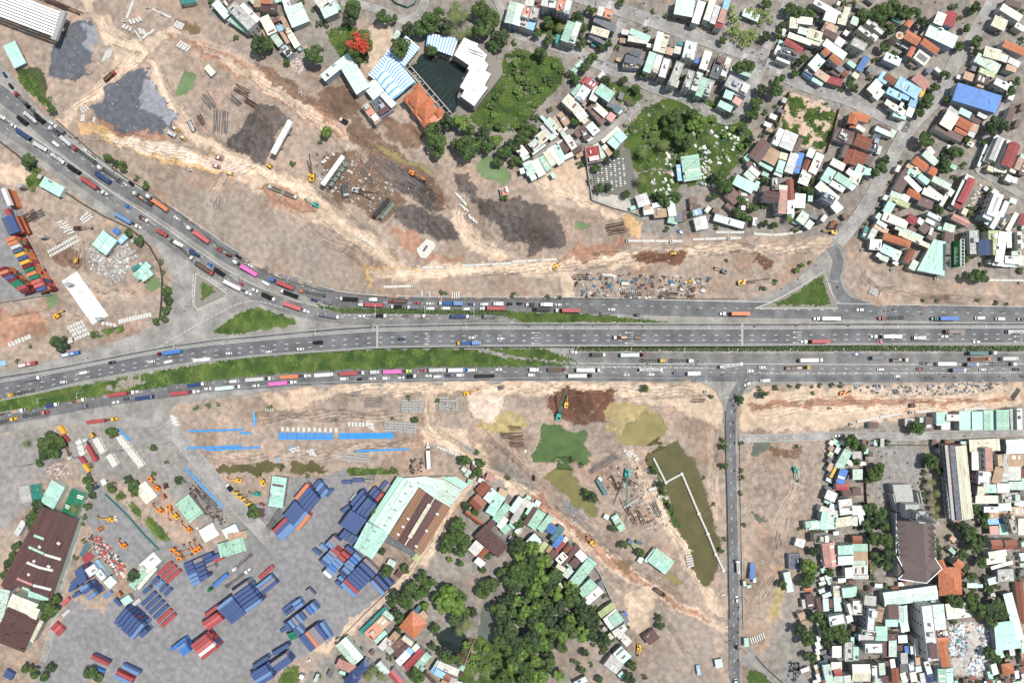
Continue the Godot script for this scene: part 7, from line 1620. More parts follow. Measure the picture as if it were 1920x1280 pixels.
	for k in [[600, 780, 190, 8.8, 3.6], [690, 905, 180, 8.6, 3.6], [605, 668, 80, 8.0, 2.0], [482, 790, 75, 8.0, 1.8], [725, 822, 95, 8.0, 2.2], [585, 925, 75, 7.8, 1.8], [832, 930, 90, 7.8, 2.0], [690, 1050, 95, 7.6, 2.2], [640, 720, 90, 8.2, 2.4], [540, 845, 60, 7.4, 1.4]]:
		var c := P(680 + k[0] / f, 50 + k[1] / f, k[3]) - t.position
		var w: float = k[2] / f * S
		box(t, "attic_wall", wall_mat(2), c + Vector3(0, -0.8, 0), Vector3(w * 0.85, 1.6, w * 0.85), Vector3(0, -0.89, 0))
		put(t, "roof", meshes.hip0, roof_mat("o", 0), c, Vector3(w, k[4], w), Vector3(0, -0.89, 0))
	# brown factory
	f = 6.7375
	t = thing("factory", P(770, 965))
	tag(t, "large factory with striped brown bays, mint roof ends and a cream ridge vent", "factory")
	body(t, "wall", wall_mat(2), conv([720, 185, 1190, 165, 1450, 330, 940, 1130, 545, 895, 340, 745], 650, 870, f), -0.5, 7.4)
	roof_plane(t, "side_roof", roof_mat("M", 0), reg([[640, 155, 7.0], [720, 175, 7.4], [330, 750, 7.4], [270, 720, 7.0]], 650, 870, f))
	roof_plane(t, "white_bay", roof_mat("m", 0), reg([[715, 180, 8.2], [910, 290, 9.4], [530, 868, 9.4], [330, 752, 8.2]], 650, 870, f))
	roof_plane(t, "north_roof", roof_mat("m", 2), reg([[715, 178, 8.4], [992, 155, 9.4], [912, 288, 9.5]], 650, 870, f))
	roof_plane(t, "north_roof", roof_mat("m", 0), reg([[912, 288, 9.5], [992, 155, 9.4], [1245, 215, 11], [1112, 430, 11]], 650, 870, f))
	roof_plane(t, "north_roof", roof_mat("m", 1), reg([[1112, 430, 11], [1245, 215, 11], [1462, 330, 8.8], [1312, 548, 8.8]], 650, 870, f))
	roof_plane(t, "north_roof", roof_mat("M", 0), reg([[1190, 160, 6.4], [1380, 160, 6], [1540, 260, 6], [1470, 325, 6.4]], 650, 870, f))
	roof_plane(t, "south_roof", roof_mat("M", 0), reg([[255, 730, 7.8], [537, 870, 8.4], [320, 1202, 8.4], [85, 1050, 7.8]], 650, 870, f))
	body(t, "south_wall", wm, conv([260, 735, 530, 872, 318, 1192, 92, 1048], 650, 870, f), -0.5, 7.4)
	var rust := [roof_mat("b", 0), mat("bleached_sheet", Color(0.70, 0.54, 0.40), 0.8, sheet_tex("sheet1", 12, 20, 0.12))]
	stripes(t, "roof_strip", rust, reg([[908, 290, 9.4], [545, 895, 9.4], [640, 962, 10.2], [1000, 352, 10.2]], 650, 870, f), 56)
	roof_plane(t, "brown_bay", roof_mat("b", 0), reg([[1000, 352, 10.2], [1112, 430, 11], [735, 1025, 11], [640, 962, 10.2]], 650, 870, f))
	stripes(t, "roof_strip", rust, reg([[1312, 552, 8.8], [945, 1140, 8.8], [850, 1090, 9.8], [1215, 492, 9.8]], 650, 870, f), 56)
	roof_plane(t, "brown_bay", roof_mat("b", 0), reg([[1112, 430, 11], [1215, 492, 9.8], [850, 1090, 9.8], [735, 1025, 11]], 650, 870, f))
	for k in [[778, 690], [712, 790], [650, 888], [1145, 630], [1010, 842], [880, 1037]]:
		box(t, "skylight", mat("skylight", Color(0.80, 0.82, 0.78), 0.5), P(650 + k[0] / f, 870 + k[1] / f, 10.2) - t.position, Vector3(1.9, 0.3, 1.2), Vector3(0, -0.55, 0))
	for k in [[810, 280], [745, 375], [680, 472], [610, 580], [545, 680], [485, 778], [1115, 195], [1057, 293], [905, 238], [1325, 330], [1260, 425], [350, 850], [273, 963], [208, 1057]]:
		box(t, "roof_vent", mat("vent_grey", Color(0.5, 0.55, 0.53), 0.7), P(650 + k[0] / f, 870 + k[1] / f, 9.6) - t.position, Vector3(2.1, 0.35, 0.9), Vector3(0, -0.5, 0))
	var st0 := begin()
	add_bar(st0, q3(t, [650 + 1050 / f, 870 + 505 / f, 12]), q3(t, [650 + 795 / f, 870 + 925 / f, 12]), 2.6, 1.2)
	part(t, "ridge_vent", done(st0), roof_mat("c", 1))
	st0 = begin()
	add_bar(st0, q3(t, [650 + 1240 / f, 870 + 220 / f, 11.2]), q3(t, [650 + 735 / f, 870 + 1022 / f, 11.2]), 0.6, 0.2)
	part(t, "ridge_cap", done(st0), roof_mat("c", 0))
	t = thing("factory_shed", P(75, 1040))
	tag(t, "long dark brown factory shed with pale skylight strips and mint patches", "factory")
	body(t, "wall", wall_mat(4), [79, 953, 144, 974, 91, 1124, 8, 1085], -0.5, 8.2)
	roof_plane(t, "roof_panel", roof_mat("b", 0), [[78, 949, 8.6], [112, 961, 10], [49, 1108, 10], [5, 1085, 8.6]])
	roof_plane(t, "roof_panel", roof_mat("b", 1), [[112, 961, 10], [147, 973, 8.6], [93, 1128, 8.6], [49, 1108, 10]])
	for k in [[380, 20, 490, 60, "M"], [320, 150, 490, 225, "M"], [500, 235, 680, 290, "w"], [300, 325, 440, 380, "w"], [440, 380, 590, 415, "w"], [190, 505, 360, 575, "p"], [370, 580, 570, 630, "w"], [250, 605, 330, 640, "M"], [640, 100, 670, 120, "w"], [370, 300, 390, 320, "w"], [530, 360, 560, 380, "w"], [310, 450, 330, 470, "w"], [320, 650, 540, 740, "M"], [430, 140, 455, 160, "w"]]:
		var a := P(k[0] / 6.0, 1000 + k[1] / 6.0, 9.6) - t.position
		var b := P(k[2] / 6.0, 1000 + k[3] / 6.0, 9.6) - t.position
		var st := begin()
		add_bar(st, a, b, 1.5, 0.9)
		part(t, "skylight_strip", done(st), roof_mat(k[4], 0))
	# church
	f = 5.5625
	var bt := mat("church_tile", Color(0.45, 0.40, 0.38), 0.85, tile_tex())
	bt.uv1_scale = Vector3(6, 6, 6)
	t = thing("church", P(1715, 1000))
	tag(t, "church with brown gabled nave, dormers and tall pale grey openwork spire", "church")
	var cw := mat("church_render", Color(0.72, 0.72, 0.71), 0.9, grey_tex("plaster", 256, 0.02, 5, 0.72, 1.0), 7.0)
	body(t, "wall", cw, conv([232, 462, 598, 500, 606, 1095, 540, 1170, 255, 1130], 1640, 880, f), -0.5, 7.8)
	roof_plane(t, "nave_roof", bt, reg([[228, 452, 8], [505, 460, 14], [545, 1182, 14], [245, 1145, 8]], 1640, 880, f))
	roof_plane(t, "nave_roof", bt, reg([[505, 460, 14], [602, 500, 8], [612, 1100, 8], [545, 1182, 14]], 1640, 880, f))
	roof_plane(t, "transept_roof", bt, reg([[238, 905, 8], [535, 1045, 14.1], [322, 1072, 11]], 1640, 880, f))
	roof_plane(t, "transept_roof", bt, reg([[322, 1072, 11], [535, 1045, 14.1], [248, 1142, 8.1]], 1640, 880, f))
	roof_plane(t, "transept_roof", bt, reg([[612, 890, 8], [702, 1035, 10.5], [540, 1048, 14.1]], 1640, 880, f))
	roof_plane(t, "transept_roof", bt, reg([[702, 1035, 10.5], [592, 1110, 8.1], [540, 1048, 14.1]], 1640, 880, f))
	for k in [[228, 452, 228, 900, 8], [238, 905, 322, 1072, 9.5], [322, 1072, 248, 1142, 9.5], [248, 1142, 545, 1184, 11], [612, 890, 704, 1035, 9.3], [704, 1035, 545, 1184, 11]]:
		var st := begin()
		var hh: float = k[4] + 0.1
		add_bar(st, q3(t, [1640 + k[0] / f, 880 + k[1] / f, hh]), q3(t, [1640 + k[2] / f, 880 + k[3] / f, hh]), 0.5, 0.4)
		part(t, "white_eave", done(st), wh)
	for k in 5:
		for s in [[265, 575, 8, 77], [582, 605, 4, 72]]:
			var c := q3(t, [1640 + (s[0] + s[2] * k) / f, 880 + (s[1] + s[3] * k) / f, 9.3])
			var d := part(t, "dormer", meshes.wedge, bt)
			d.transform = Transform3D(Basis.from_scale(Vector3(5.0, 2.2, 3.6)), c)
			var e := part(d, "frame", meshes.cube, wh)
			e.transform = Transform3D(Basis.from_scale(Vector3(0.05, 0.5, 1.05)), Vector3(-0.5 if s[0] < 400 else 0.5, 0.1, 0))
	body(t, "porch", cw, conv([190, 160, 370, 155, 400, 240, 412, 340, 235, 340, 205, 240], 1640, 880, f), -0.5, 7.0)
	for k in [[165, 240, 205, 425], [185, 250, 225, 425], [445, 222, 468, 345], [415, 230, 440, 340]]:
		var st := begin()
		add_bar(st, q3(t, [1640 + k[0] / f, 880 + k[1] / f, 3.6]), q3(t, [1640 + k[2] / f, 880 + k[3] / f, 3.6]), 0.6, 7.4)
		part(t, "buttress", done(st), cw)
	var tc := Vector3(266, 0, 113) - t.position
	box(t, "tower", cw, tc + Vector3(-4, 7, -2), Vector3(9, 15, 9))
	for s in [[-1, -1], [1, -1], [1, 1], [-1, 1]]:
		box(t, "tower_pillar", cw, tc + Vector3(s[0] * 3.2 - 2, 18, s[1] * 3.2), Vector3(1.1, 8, 1.1))
		put(t, "pinnacle", meshes.hip0, cw, tc + Vector3(s[0] * 3.2 - 2, 22, s[1] * 3.2), Vector3(1.4, 3, 1.4))
		var st := begin()
		add_bar(st, tc + Vector3(s[0] * 2.4 - 2, 21.8, s[1] * 2.4), tc + Vector3(-0.5, 34, 0.5), 0.45, 0.45)
		part(t, "spire_rib", done(st), cw)
	box(t, "belfry", cw, tc + Vector3(-2, 18, 0), Vector3(4.6, 7.5, 4.6))
	box(t, "belfry_slab", cw, tc + Vector3(-2, 21.8, 0), Vector3(7.8, 0.5, 7.8))
	put(t, "spire", meshes.hip0, mat("spire_grey", Color(0.58, 0.58, 0.58), 0.8), tc + Vector3(-1.6, 22, 0.2), Vector3(3.4, 11, 3.4))
	box(t, "cross", wh, tc + Vector3(-0.5, 35, 0.5), Vector3(0.2, 2.4, 0.2))
	box(t, "cross_arm", wh, tc + Vector3(-0.5, 35.5, 0.5), Vector3(0.2, 0.2, 1.3))
	# school
	t = thing("school", P(1795, 905))
	tag(t, "long school block with cream roof and brick red galleries", "school")
	var brick := mat("brick_red", Color(0.46, 0.24, 0.19), 0.9, grey_tex("plaster", 256, 0.02, 5, 0.72, 1.0), 7.0)
	var so := [1050, 205, 1272, 205, 1352, 1030, 1168, 1052]
	body(t, "wall", brick, conv(so, 1600, 800, 6), -0.5, 10.4)
	body(t, "gallery_roof", slab_dark(), conv([1085, 205, 1160, 210, 1238, 1048, 1165, 1055], 1600, 800, 6), 10.4, 10.7)
	roof_plane(t, "roof", roof_mat("c", 1), reg([[1150, 220, 11.0], [1278, 205, 11.9], [1357, 1030, 11.9], [1230, 1052, 11.0]], 1600, 800, 6))
	for fl in 3:
		var st := begin()
		add_bar(st, q3(t, [1600 + 1070 / 6.0, 800 + 205 / 6.0, 10.4]) + Vector3(-1.2, -0.1 - fl * 3.4, 0), q3(t, [1600 + 1150 / 6.0, 800 + 1050 / 6.0, 10.4]) + Vector3(-1.2, -0.1 - fl * 3.4, 0), 2.0, 0.3)
		part(t, "gallery", done(st), cw)
	for k in 14:
		var u := k / 13.0
		var a := q3(t, [1600 + lerpf(1070, 1150, u) / 6.0, 800 + lerpf(210, 1045, u) / 6.0, 10.4])
		box(t, "column", cw, Vector3(a.x - 2.0, 5.0, a.z), Vector3(0.35, 10.6, 0.35))
		if k < 13: box(t, "classroom_window", mats["window_glass"] if mats.has("window_glass") else mat("window_glass", Color(0.10, 0.13, 0.16), 0.15), Vector3(a.x - 0.05, 5.4, a.z + 1.9), Vector3(0.2, 1.6, 2.0))
	# mint hall and billboard
	t = thing("mint_hall", P(1748, 482))
	tag(t, "mint green slant sided hall beneath the green billboard", "hall")
	roof_plane(t, "roof", roof_mat("M", 0), reg([[910, 290, 6], [1050, 320, 6.3], [1028, 702, 6.3], [720, 640, 6]], 1600, 400, 6))
	body(t, "wall", wm, conv([912, 296, 1045, 325, 1022, 694, 730, 635], 1600, 400, 6), -0.4, 5.6)
	t = thing("billboard", P(1771.6, 480))
	tag(t, "tall green billboard on a white truss above the mint hall", "billboard")
	var gp := mat("board_green", Color(0.06, 0.36, 0.17), 0.5)
	var z0 := -8.8
	for k in [[0.0, 10.0, -8.8, 8.8, gp, "panel", 0.2], [0.6, 2.4, -8.2, 8.2, mat("board_dark", Color(0.03, 0.22, 0.11), 0.5), "panel_band", 0.26], [3.2, 5.2, -4.6, 7.0, mat("board_pale", Color(0.66, 0.76, 0.70), 0.5), "printed_band", 0.26], [5.4, 6.8, -4.2, -0.2, mat("board_yellow", Color(0.66, 0.72, 0.20), 0.5), "printed_word", 0.26], [5.4, 6.6, 1.4, 2.8, mat("board_white", Color(0.85, 0.87, 0.85), 0.5), "printed_mark", 0.26], [5.4, 6.6, 4.2, 5.4, mat("board_white", Color(0.85, 0.87, 0.85), 0.5), "printed_mark", 0.26]]:
		box(t, k[5], k[4], Vector3(0, 7 + (k[0] + k[1]) * 0.5, (k[2] + k[3]) * 0.5), Vector3(k[6], k[1] - k[0], k[3] - k[2]))
	for k in 16: box(t, "printed_line", mat("board_white", Color(0.85, 0.87, 0.85), 0.5), Vector3(0, 15.9, -7.4 + k * 0.95), Vector3(0.27, 0.5, 0.55))
	var st1 := begin()
	for k in 9:
		var z := -8.8 + k * 2.2
		add_bar(st1, Vector3(2.2, -0.2, z), Vector3(2.2, 17, z), 0.2, 0.2)
		add_bar(st1, Vector3(0.2, 17, z), Vector3(2.2, 17, z), 0.15, 0.15)
		add_bar(st1, Vector3(0.2, 7, z), Vector3(2.2, 10, z), 0.15, 0.15)
		if k < 8: add_bar(st1, Vector3(2.2, 17, z), Vector3(2.2, 12, z + 2.2), 0.12, 0.12)
	for y in [7.0, 12.0, 17.0]:
		add_bar(st1, Vector3(2.2, y, -8.8), Vector3(2.2, y, 8.8), 0.2, 0.2)
	add_bar(st1, Vector3(-0.2, 17.1, -8.9), Vector3(-0.2, 17.1, 8.9), 0.35, 0.35)
	add_bar(st1, Vector3(-0.4, 6.8, -8.9), Vector3(-0.4, 6.8, 8.9), 0.6, 0.3)
	part(t, "truss", done(st1), wh)
	box(t, "red_sign", paint("r"), Vector3(-2.2, 7.2, 0.6), Vector3(3.0, 0.3, 1.4))
	# turret on the orange villa
	t = thing("turret", P(1686, 67.5, 9) * Vector3(1, 0, 1))
	tag(t, "round turret with orange cap beside the orange roofed villa", "tower")
	tube(t, "wall", wall_mat(2), Vector3(0, -0.3, 0), Vector3(0, 10, 0), 2.6)
	put(t, "roof", cone_mesh(6), roof_mat("o", 0), Vector3(0, 10, 0), Vector3(3.0, 2.0, 3.0))

func slab_dark() -> Material:
	return mat("roof_dark", Color(0.42, 0.44, 0.47), 0.9, grey_tex("stain", 512, 0.009, 6, 0.74, 1.0, 1.4), 14.0)

func cone_mesh(n: int) -> Mesh:
	if meshes.has("cone%d" % n): return meshes["cone%d" % n]
	var c := CylinderMesh.new()
	c.top_radius = 0.0
	c.bottom_radius = 1.0
	c.height = 1.0
	c.radial_segments = n
	c.rings = 1
	meshes["cone%d" % n] = c
	return c

# ---------------------------------------------------------------- vehicles
func where_is(x: float, y: float, d: float) -> String:
	if d > 0.3: return "on the viaduct"
	var dk := deck_at(x)
	if y > dk[0] - 2 and y < dk[1] + 2 and x < 340: return "on the viaduct approach"
	var best := 1e9
	var r := ""
	for q in SPOTS:
		var e := Vector2(x - q[0], (y - q[1]) * 1.3).length_squared()
		if e < best:
			best = e
			r = q[2]
	return r

const SPOTS := [[60,190,"on the highway by the dark ash heap"],[200,300,"on the highway by the ochre track"],[320,420,"on the highway by the precast yard"],[440,520,"on the highway bend"],[560,565,"past the highway bend"],[700,565,"in the jam by the hedge strip"],[900,570,"in the jam below the pier footing"],[1100,580,"on the upper road by the scrap strip"],[1350,585,"on the upper road by the slip road"],[1700,590,"on the upper road below the billboard"],
	[100,770,"on the southern road by the truck yard"],[60,710,"on the lay-by above the viaduct approach"],[350,725,"on the southern road by the green median"],[520,712,"in the southern queue below the median"],[700,700,"in the southern queue by the pipe yard"],[900,698,"in the southern queue past the pipe yard"],[1100,690,"on the southern road by the red earth"],[1250,690,"on the southern road before the junction"],[1420,690,"at the southbound lane junction"],[1600,680,"on the wide lower road"],[1760,680,"on the wide lower road above the drain"],[1880,680,"on the wide lower road by the hedge end"],
	[1375,900,"on the southbound lane"],[1378,1200,"at the foot of the southbound lane"],[480,320,"on the pale earth platform"],[220,140,"on the sandy haul road"],[550,350,"on the haul road by the piers"],[380,90,"on the red haul track"],[1800,80,"on the tree lined main street"],[1270,430,"by the cemetery drain"],[1330,520,"in the scrap strip"],[1560,440,"at the main street mouth"],[200,870,"in the truck yard"],[400,1080,"in the container yard"],[800,840,"in the pipe yard"],[1010,900,"by the green ponds"],[1230,1110,"on the sandy clearing"],[1570,815,"on the alley"],[1800,825,"on the alley by the school"],[570,1235,"by the grass corner of the container yard"],[290,880,"in the digger park"],[430,910,"among the parked loaders"],[1150,930,"on the pier building site"],[1500,880,"on the dug strip"],[340,1030,"by the container rows"],[1110,1010,"by the roadside houses"],[110,480,"in the precast yard"],[650,330,"by the pier scaffolds"],[780,330,"in the muddy trench"],[1060,770,"on the red earth heap"],[240,1020,"in the scrap yard"]]

func wheels(t: Node3D, xs: Array, hw: float, r: float):
	var m := mat("tyre", Color(0.05, 0.05, 0.05), 0.9)
	for x in xs:
		for s in [-1.0, 1.0]: tube(t, "wheel", m, Vector3(x, r, s * (hw - 0.28)), Vector3(x, r, s * hw), r)

func cab(t: Node3D, front: float, c: String, hgt := 2.9, bonnet := false):
	var m := paint(c, 0.35)
	var g := mat("dark_glass", Color(0.04, 0.05, 0.06), 0.1)
	var o: MeshInstance3D
	if bonnet:
		o = part(t, "bonnet", frustum(front - 2.0, front, 1.0, 0.7, front - 2.0, front - 0.3, 0.8, 1.75), m)
		front -= 1.7
	o = part(t, "cab", frustum(front - 2.0, front, 1.2, 0.7, front - 1.95, front - 0.35, 1.1, hgt), m)
	part(o, "windscreen", frustum(front - 0.4, front - 0.03, 1.05, 1.7, front - 0.5, front - 0.24, 1.02, hgt - 0.3), g)
	part(o, "roof_deflector", frustum(front - 1.9, front - 0.7, 1.0, hgt, front - 1.9, front - 1.5, 0.9, hgt + 0.5), m)

func vehicles():
	var glass := mat("dark_glass", Color(0.04, 0.05, 0.06), 0.1)
	var frame := mat("chassis", Color(0.13, 0.12, 0.12), 0.8)
	var sand_m := mat("sand_load", Color(0.46, 0.38, 0.32), 1.0, grey_tex("grit", 512, 0.06, 5, 0.62, 1.0, 1.5), 3.0)
	var g := RandomNumberGenerator.new()
	g.seed = 5
	for q in VEHICLES:
		var c: String = q[5][0]
		var c2: String = q[5][1] if q[5].length() > 1 else ""
		var d: float = q[6]
		var at := P(q[0], q[1], d)
		var onroad: bool = Geometry2D.is_point_in_polygon(Vector2(at.x, at.z), ppts(ROADS[0]))
		at.y = d + 0.2 if d > 0 else (0.2 if onroad else maxf(height(at), 0.0) + 0.05)
		if not onroad and (q[0] > 1400 and q[1] < 460): at.y = 0.36
		var l: float = q[3]
		var yaw := -deg_to_rad(q[2])
		var loc := where_is(q[0], q[1], d)
		var ty: String = q[4]
		var near := 1e9
		var nb := ""
		for o in VEHICLES:
			var e := Vector2(o[0] - q[0], o[1] - q[1]).length_squared()
			if e > 0.5 and e < near:
				near = e
				nb = "%s %s" % [cname(o[5][0]), KIND[o[4]][1]]
		var t := thing(KIND[ty][0], at, yaw)
		var desc: String = KIND[ty][2] % cname(c)
		var lab := "%s %s beside %s" % [desc, loc, nb]
		if lab.split(" ").size() > 16: lab = "%s %s" % [desc, loc]
		tag(t, lab, KIND[ty][1], KIND[ty][1] + "s " + loc)
		match ty:
			"c":
				var s := clampf(l / 4.45, 0.94, 1.08)
				var b := put(t, "body", meshes.car, paint(c, 0.3), Vector3.ZERO, Vector3(s, 1.0, 1.0))
				put(t, "windows", meshes.car_glass, glass, Vector3.ZERO, Vector3(s, 1, 1))
				put(t, "roof", meshes.car_roof, paint("w" if c in "mB" and g.randf() < 0.5 else c, 0.3), Vector3.ZERO, Vector3(s, 1, 1))
				wheels(t, [1.35 * s, -1.35 * s], 0.86, 0.32)
			"v":
				l = clampf(l, 4.8, 6.2)
				var h := l * 0.5
				part(t, "body", frustum(-h, h, 0.98, 0.35, -h + 0.05, h - 0.1, 0.92, 1.25), paint(c, 0.35))
				part(t, "windows", frustum(-h + 0.1, h - 0.55, 0.9, 1.25, -h + 0.2, h - 1.1, 0.82, 1.95), glass)
				part(t, "roof", frustum(-h + 0.1, h - 1.05, 0.88, 1.95, -h + 0.2, h - 1.2, 0.78, 2.06), paint(c, 0.35))
				wheels(t, [h - 1.1, -h + 1.1], 0.96, 0.36)
			"t":
				l = clampf(l, 6.0, 13.0)
				var h := l * 0.5
				cab(t, h, c2 if c2 else ("w" if c in "NkGgwb" and g.randf() < 0.6 else c), 2.4 if l < 7.5 else 2.9)
				box(t, "chassis", frame, Vector3(-0.4, 0.75, 0), Vector3(l - 1.2, 0.4, 0.9))
				var bh := 2.0 if l < 7.5 else 2.5
				box(t, "cargo_box", paint(c, 0.6), Vector3(-1.05, 1.0 + bh * 0.5, 0), Vector3(l - 2.2, bh, 2.4))
				box(t, "roof_bow", paint(c, 0.8), Vector3(-1.05, 1.03 + bh, 0), Vector3(l - 2.5, 0.06, 1.9))
				wheels(t, [h - 1.2, -h + 1.4] if l < 9 else [h - 1.2, -h + 1.3, -h + 2.5], 1.2, 0.48)
			"k":
				l = clampf(l, 15.0, 20.0)
				var h := l * 0.5
				var cc := c2 if c2 else ("w" if c != "T" else "w")
				if c == "B" and c2 == "": cc = "E"
				cab(t, h, cc, 3.0, l > 17.2)
				box(t, "chassis", frame, Vector3(-0.5, 1.0, 0), Vector3(l - 1.5, 0.45, 1.0))
				var bl := 12.2
				var cx := -h + bl * 0.5 + 0.1
				var b := box(t, "container", cont_mat(c), Vector3(cx, 1.35 + 1.3, 0), Vector3(bl, 2.6, 2.44))
				wheels(t, [h - 1.4, h - 4.2, -h + 1.5, -h + 2.8, -h + 4.1], 1.22, 0.5)
			"e":
				var h := l * 0.5
				cab(t, h, c, 2.9, c in "ryw" and l > 12)
				for s in [-0.5, 0.5]: box(t, "rail", frame, Vector3(-0.8, 1.05, s), Vector3(l - 2.2, 0.35, 0.22))
				var n := int((l - 3.0) / 2.2)
				for k in n: box(t, "cross_member", mat("trailer_steel", Color(0.34, 0.32, 0.31), 0.8) if c != "r" else mat("trailer_green", Color(0.22, 0.34, 0.28), 0.8), Vector3(-h + 0.6 + k * 2.2, 1.2, 0), Vector3(0.3, 0.16, 2.3))
				wheels(t, [h - 1.4, h - 4.0, -h + 1.2, -h + 2.5], 1.2, 0.5)
			"f":
				l = clampf(l, 6.0, 19.0)
				var h := l * 0.5
				cab(t, h, c2 if c2 else ("w" if c in "bgt" else "w"))
				box(t, "bed", mat("bed_%s" % c, (COL[c][1] as Color) * 0.85, 0.9, grey_tex("grit", 512, 0.06, 5, 0.62, 1.0, 1.5), 4.0), Vector3(-1.2, 1.2, 0), Vector3(l - 2.6, 0.3, 2.45))
				if c == "B": box(t, "container", cont_mat("l"), Vector3(-h + 3.1, 2.65, 0), Vector3(6.06, 2.6, 2.44))
				else:
					for s in [-1.0, 1.0]: box(t, "side_board", paint(c), Vector3(-1.2, 1.65, s * 1.18), Vector3(l - 2.6, 0.7, 0.1))
					for k in 3: box(t, "load", paint(["b", "G", "t"][k]), Vector3(-h + 1.5 + k * (l - 5.0) / 3.0 + 0.6, 1.6, g.randf_range(-0.3, 0.3)), Vector3((l - 5) / 3.4, 0.6, 1.6))
				wheels(t, [h - 1.2, -h + 1.3, -h + 2.6], 1.2, 0.48)
			"d":
				l = clampf(l, 8.0, 14.0)
				var h := l * 0.5
				cab(t, h, "r" if c == "k" and l > 9 else c)
				box(t, "bed_floor", frame, Vector3(-1.1, 1.1, 0), Vector3(l - 2.4, 0.25, 2.4))
				for s in [-1.0, 1.0]: box(t, "side_board", paint(c, 0.7), Vector3(-1.1, 1.9, s * 1.16), Vector3(l - 2.4, 1.5, 0.12))
				for x in [-h + 0.1, h - 2.35]: box(t, "end_board", paint(c, 0.7), Vector3(x, 1.9, 0), Vector3(0.12, 1.48, 2.2))
				box(t, "load", sand_m, Vector3(-1.1, 1.6, 0), Vector3(l - 2.7, 0.9, 2.15))
				wheels(t, [h - 1.2, h - 2.6, -h + 1.3, -h + 2.6], 1.2, 0.5)
			"n":
				l = clampf(l, 8.5, 17.0)
				var h := l * 0.5
				cab(t, h, c, 2.9)
				box(t, "chassis", frame, Vector3(-0.6, 0.95, 0), Vector3(l - 1.6, 0.4, 1.0))
				tube(t, "tank", paint(c, 0.35), Vector3(-h + 0.2, 2.2, 0), Vector3(h - 2.5, 2.2, 0), 1.1)
				box(t, "walkway", frame, Vector3(-1.0, 3.32, 0), Vector3(l - 4.2, 0.06, 0.5))
				for k in 3: tube(t, "hatch", paint("g"), Vector3(-h + 1.8 + k * (l - 5) / 3.0, 3.3, 0), Vector3(-h + 1.8 + k * (l - 5) / 3.0, 3.5, 0), 0.35)
				wheels(t, [h - 1.3, h - 3.4, -h + 1.3, -h + 2.6], 1.2, 0.5)
			"b":
				l = clampf(l, 11.0, 12.2)
				var h := l * 0.5
				part(t, "body", frustum(-h, h, 1.22, 0.4, -h, h - 0.1, 1.22, 1.5), paint(c, 0.35))
				part(t, "windows", frustum(-h, h - 0.1, 1.2, 1.5, -h + 0.05, h - 0.3, 1.18, 2.7), glass)
				part(t, "roof", frustum(-h, h - 0.25, 1.22, 2.7, -h + 0.2, h - 0.6, 1.05, 3.05), paint(c, 0.4))
				if c != "w": box(t, "roof_panel", paint("w", 0.4), Vector3(-h + 2.9, 3.07, 0), Vector3(4.6, 0.06, 1.9))
				box(t, "air_conditioner", paint("g"), Vector3(1.5, 3.18, 0), Vector3(2.2, 0.25, 1.5))
				wheels(t, [h - 2.4, -h + 2.8], 1.22, 0.5)
			"z":
				var cm := paint(c, 0.6)
				for s in [-1.0, 1.0]: put(t, "track", meshes.track, frame, Vector3(0, 0, s * 1.05), Vector3(3.6, 1.0, 0.5))
				box(t, "hull", cm, Vector3(0.2, 1.15, 0), Vector3(3.0, 0.8, 1.5))
				box(t, "hood", cm, Vector3(0.9, 1.75, 0), Vector3(1.6, 0.6, 1.1))
				box(t, "cab", glass, Vector3(-0.6, 2.0, 0), Vector3(1.3, 1.2, 1.3))
				box(t, "cab_roof", cm, Vector3(-0.6, 2.68, 0), Vector3(1.6, 0.12, 1.6))
				box(t, "blade", cm, Vector3(2.3, 0.7, 0), Vector3(0.25, 1.1, 3.0), Vector3(0, 0, 0.2))
				for s in [-0.9, 0.9]: box(t, "push_arm", frame, Vector3(1.4, 0.6, s), Vector3(1.9, 0.2, 0.2))
			"r":
				var cm := paint(c, 0.6)
				tube(t, "drum", mat("drum_steel", Color(0.36, 0.35, 0.34), 0.5, null, 0.0, 0.5), Vector3(1.7, 0.75, -1.05), Vector3(1.7, 0.75, 1.05), 0.75)
				box(t, "front_frame", cm, Vector3(1.5, 1.1, 0), Vector3(2.2, 0.35, 2.4))
				box(t, "hull", cm, Vector3(-1.2, 1.2, 0), Vector3(2.6, 0.9, 1.7))
				box(t, "cab", glass, Vector3(0.0, 2.1, 0), Vector3(1.2, 1.2, 1.4))
				box(t, "cab_roof", paint("w"), Vector3(0.0, 2.78, 0), Vector3(1.6, 0.12, 1.8))
				wheels(t, [-1.5], 1.1, 0.75)
	riders()

const KIND := {"c": ["car", "car", "%s car"], "v": ["van", "van", "%s van"], "t": ["box_truck", "truck", "%s box truck"], "k": ["container_truck", "truck", "tractor truck with %s container"], "e": ["skeletal_trailer_truck", "truck", "%s cabbed truck with empty skeletal trailer"],
	"f": ["flatbed_truck", "truck", "%s flatbed truck"], "d": ["dump_truck", "truck", "%s dump truck with earth load"], "n": ["tanker_truck", "truck", "%s tanker truck"], "b": ["bus", "bus", "%s city bus with white roof panel"], "z": ["bulldozer", "bulldozer", "%s tracked bulldozer"], "r": ["road_roller", "roller", "%s road roller"]}

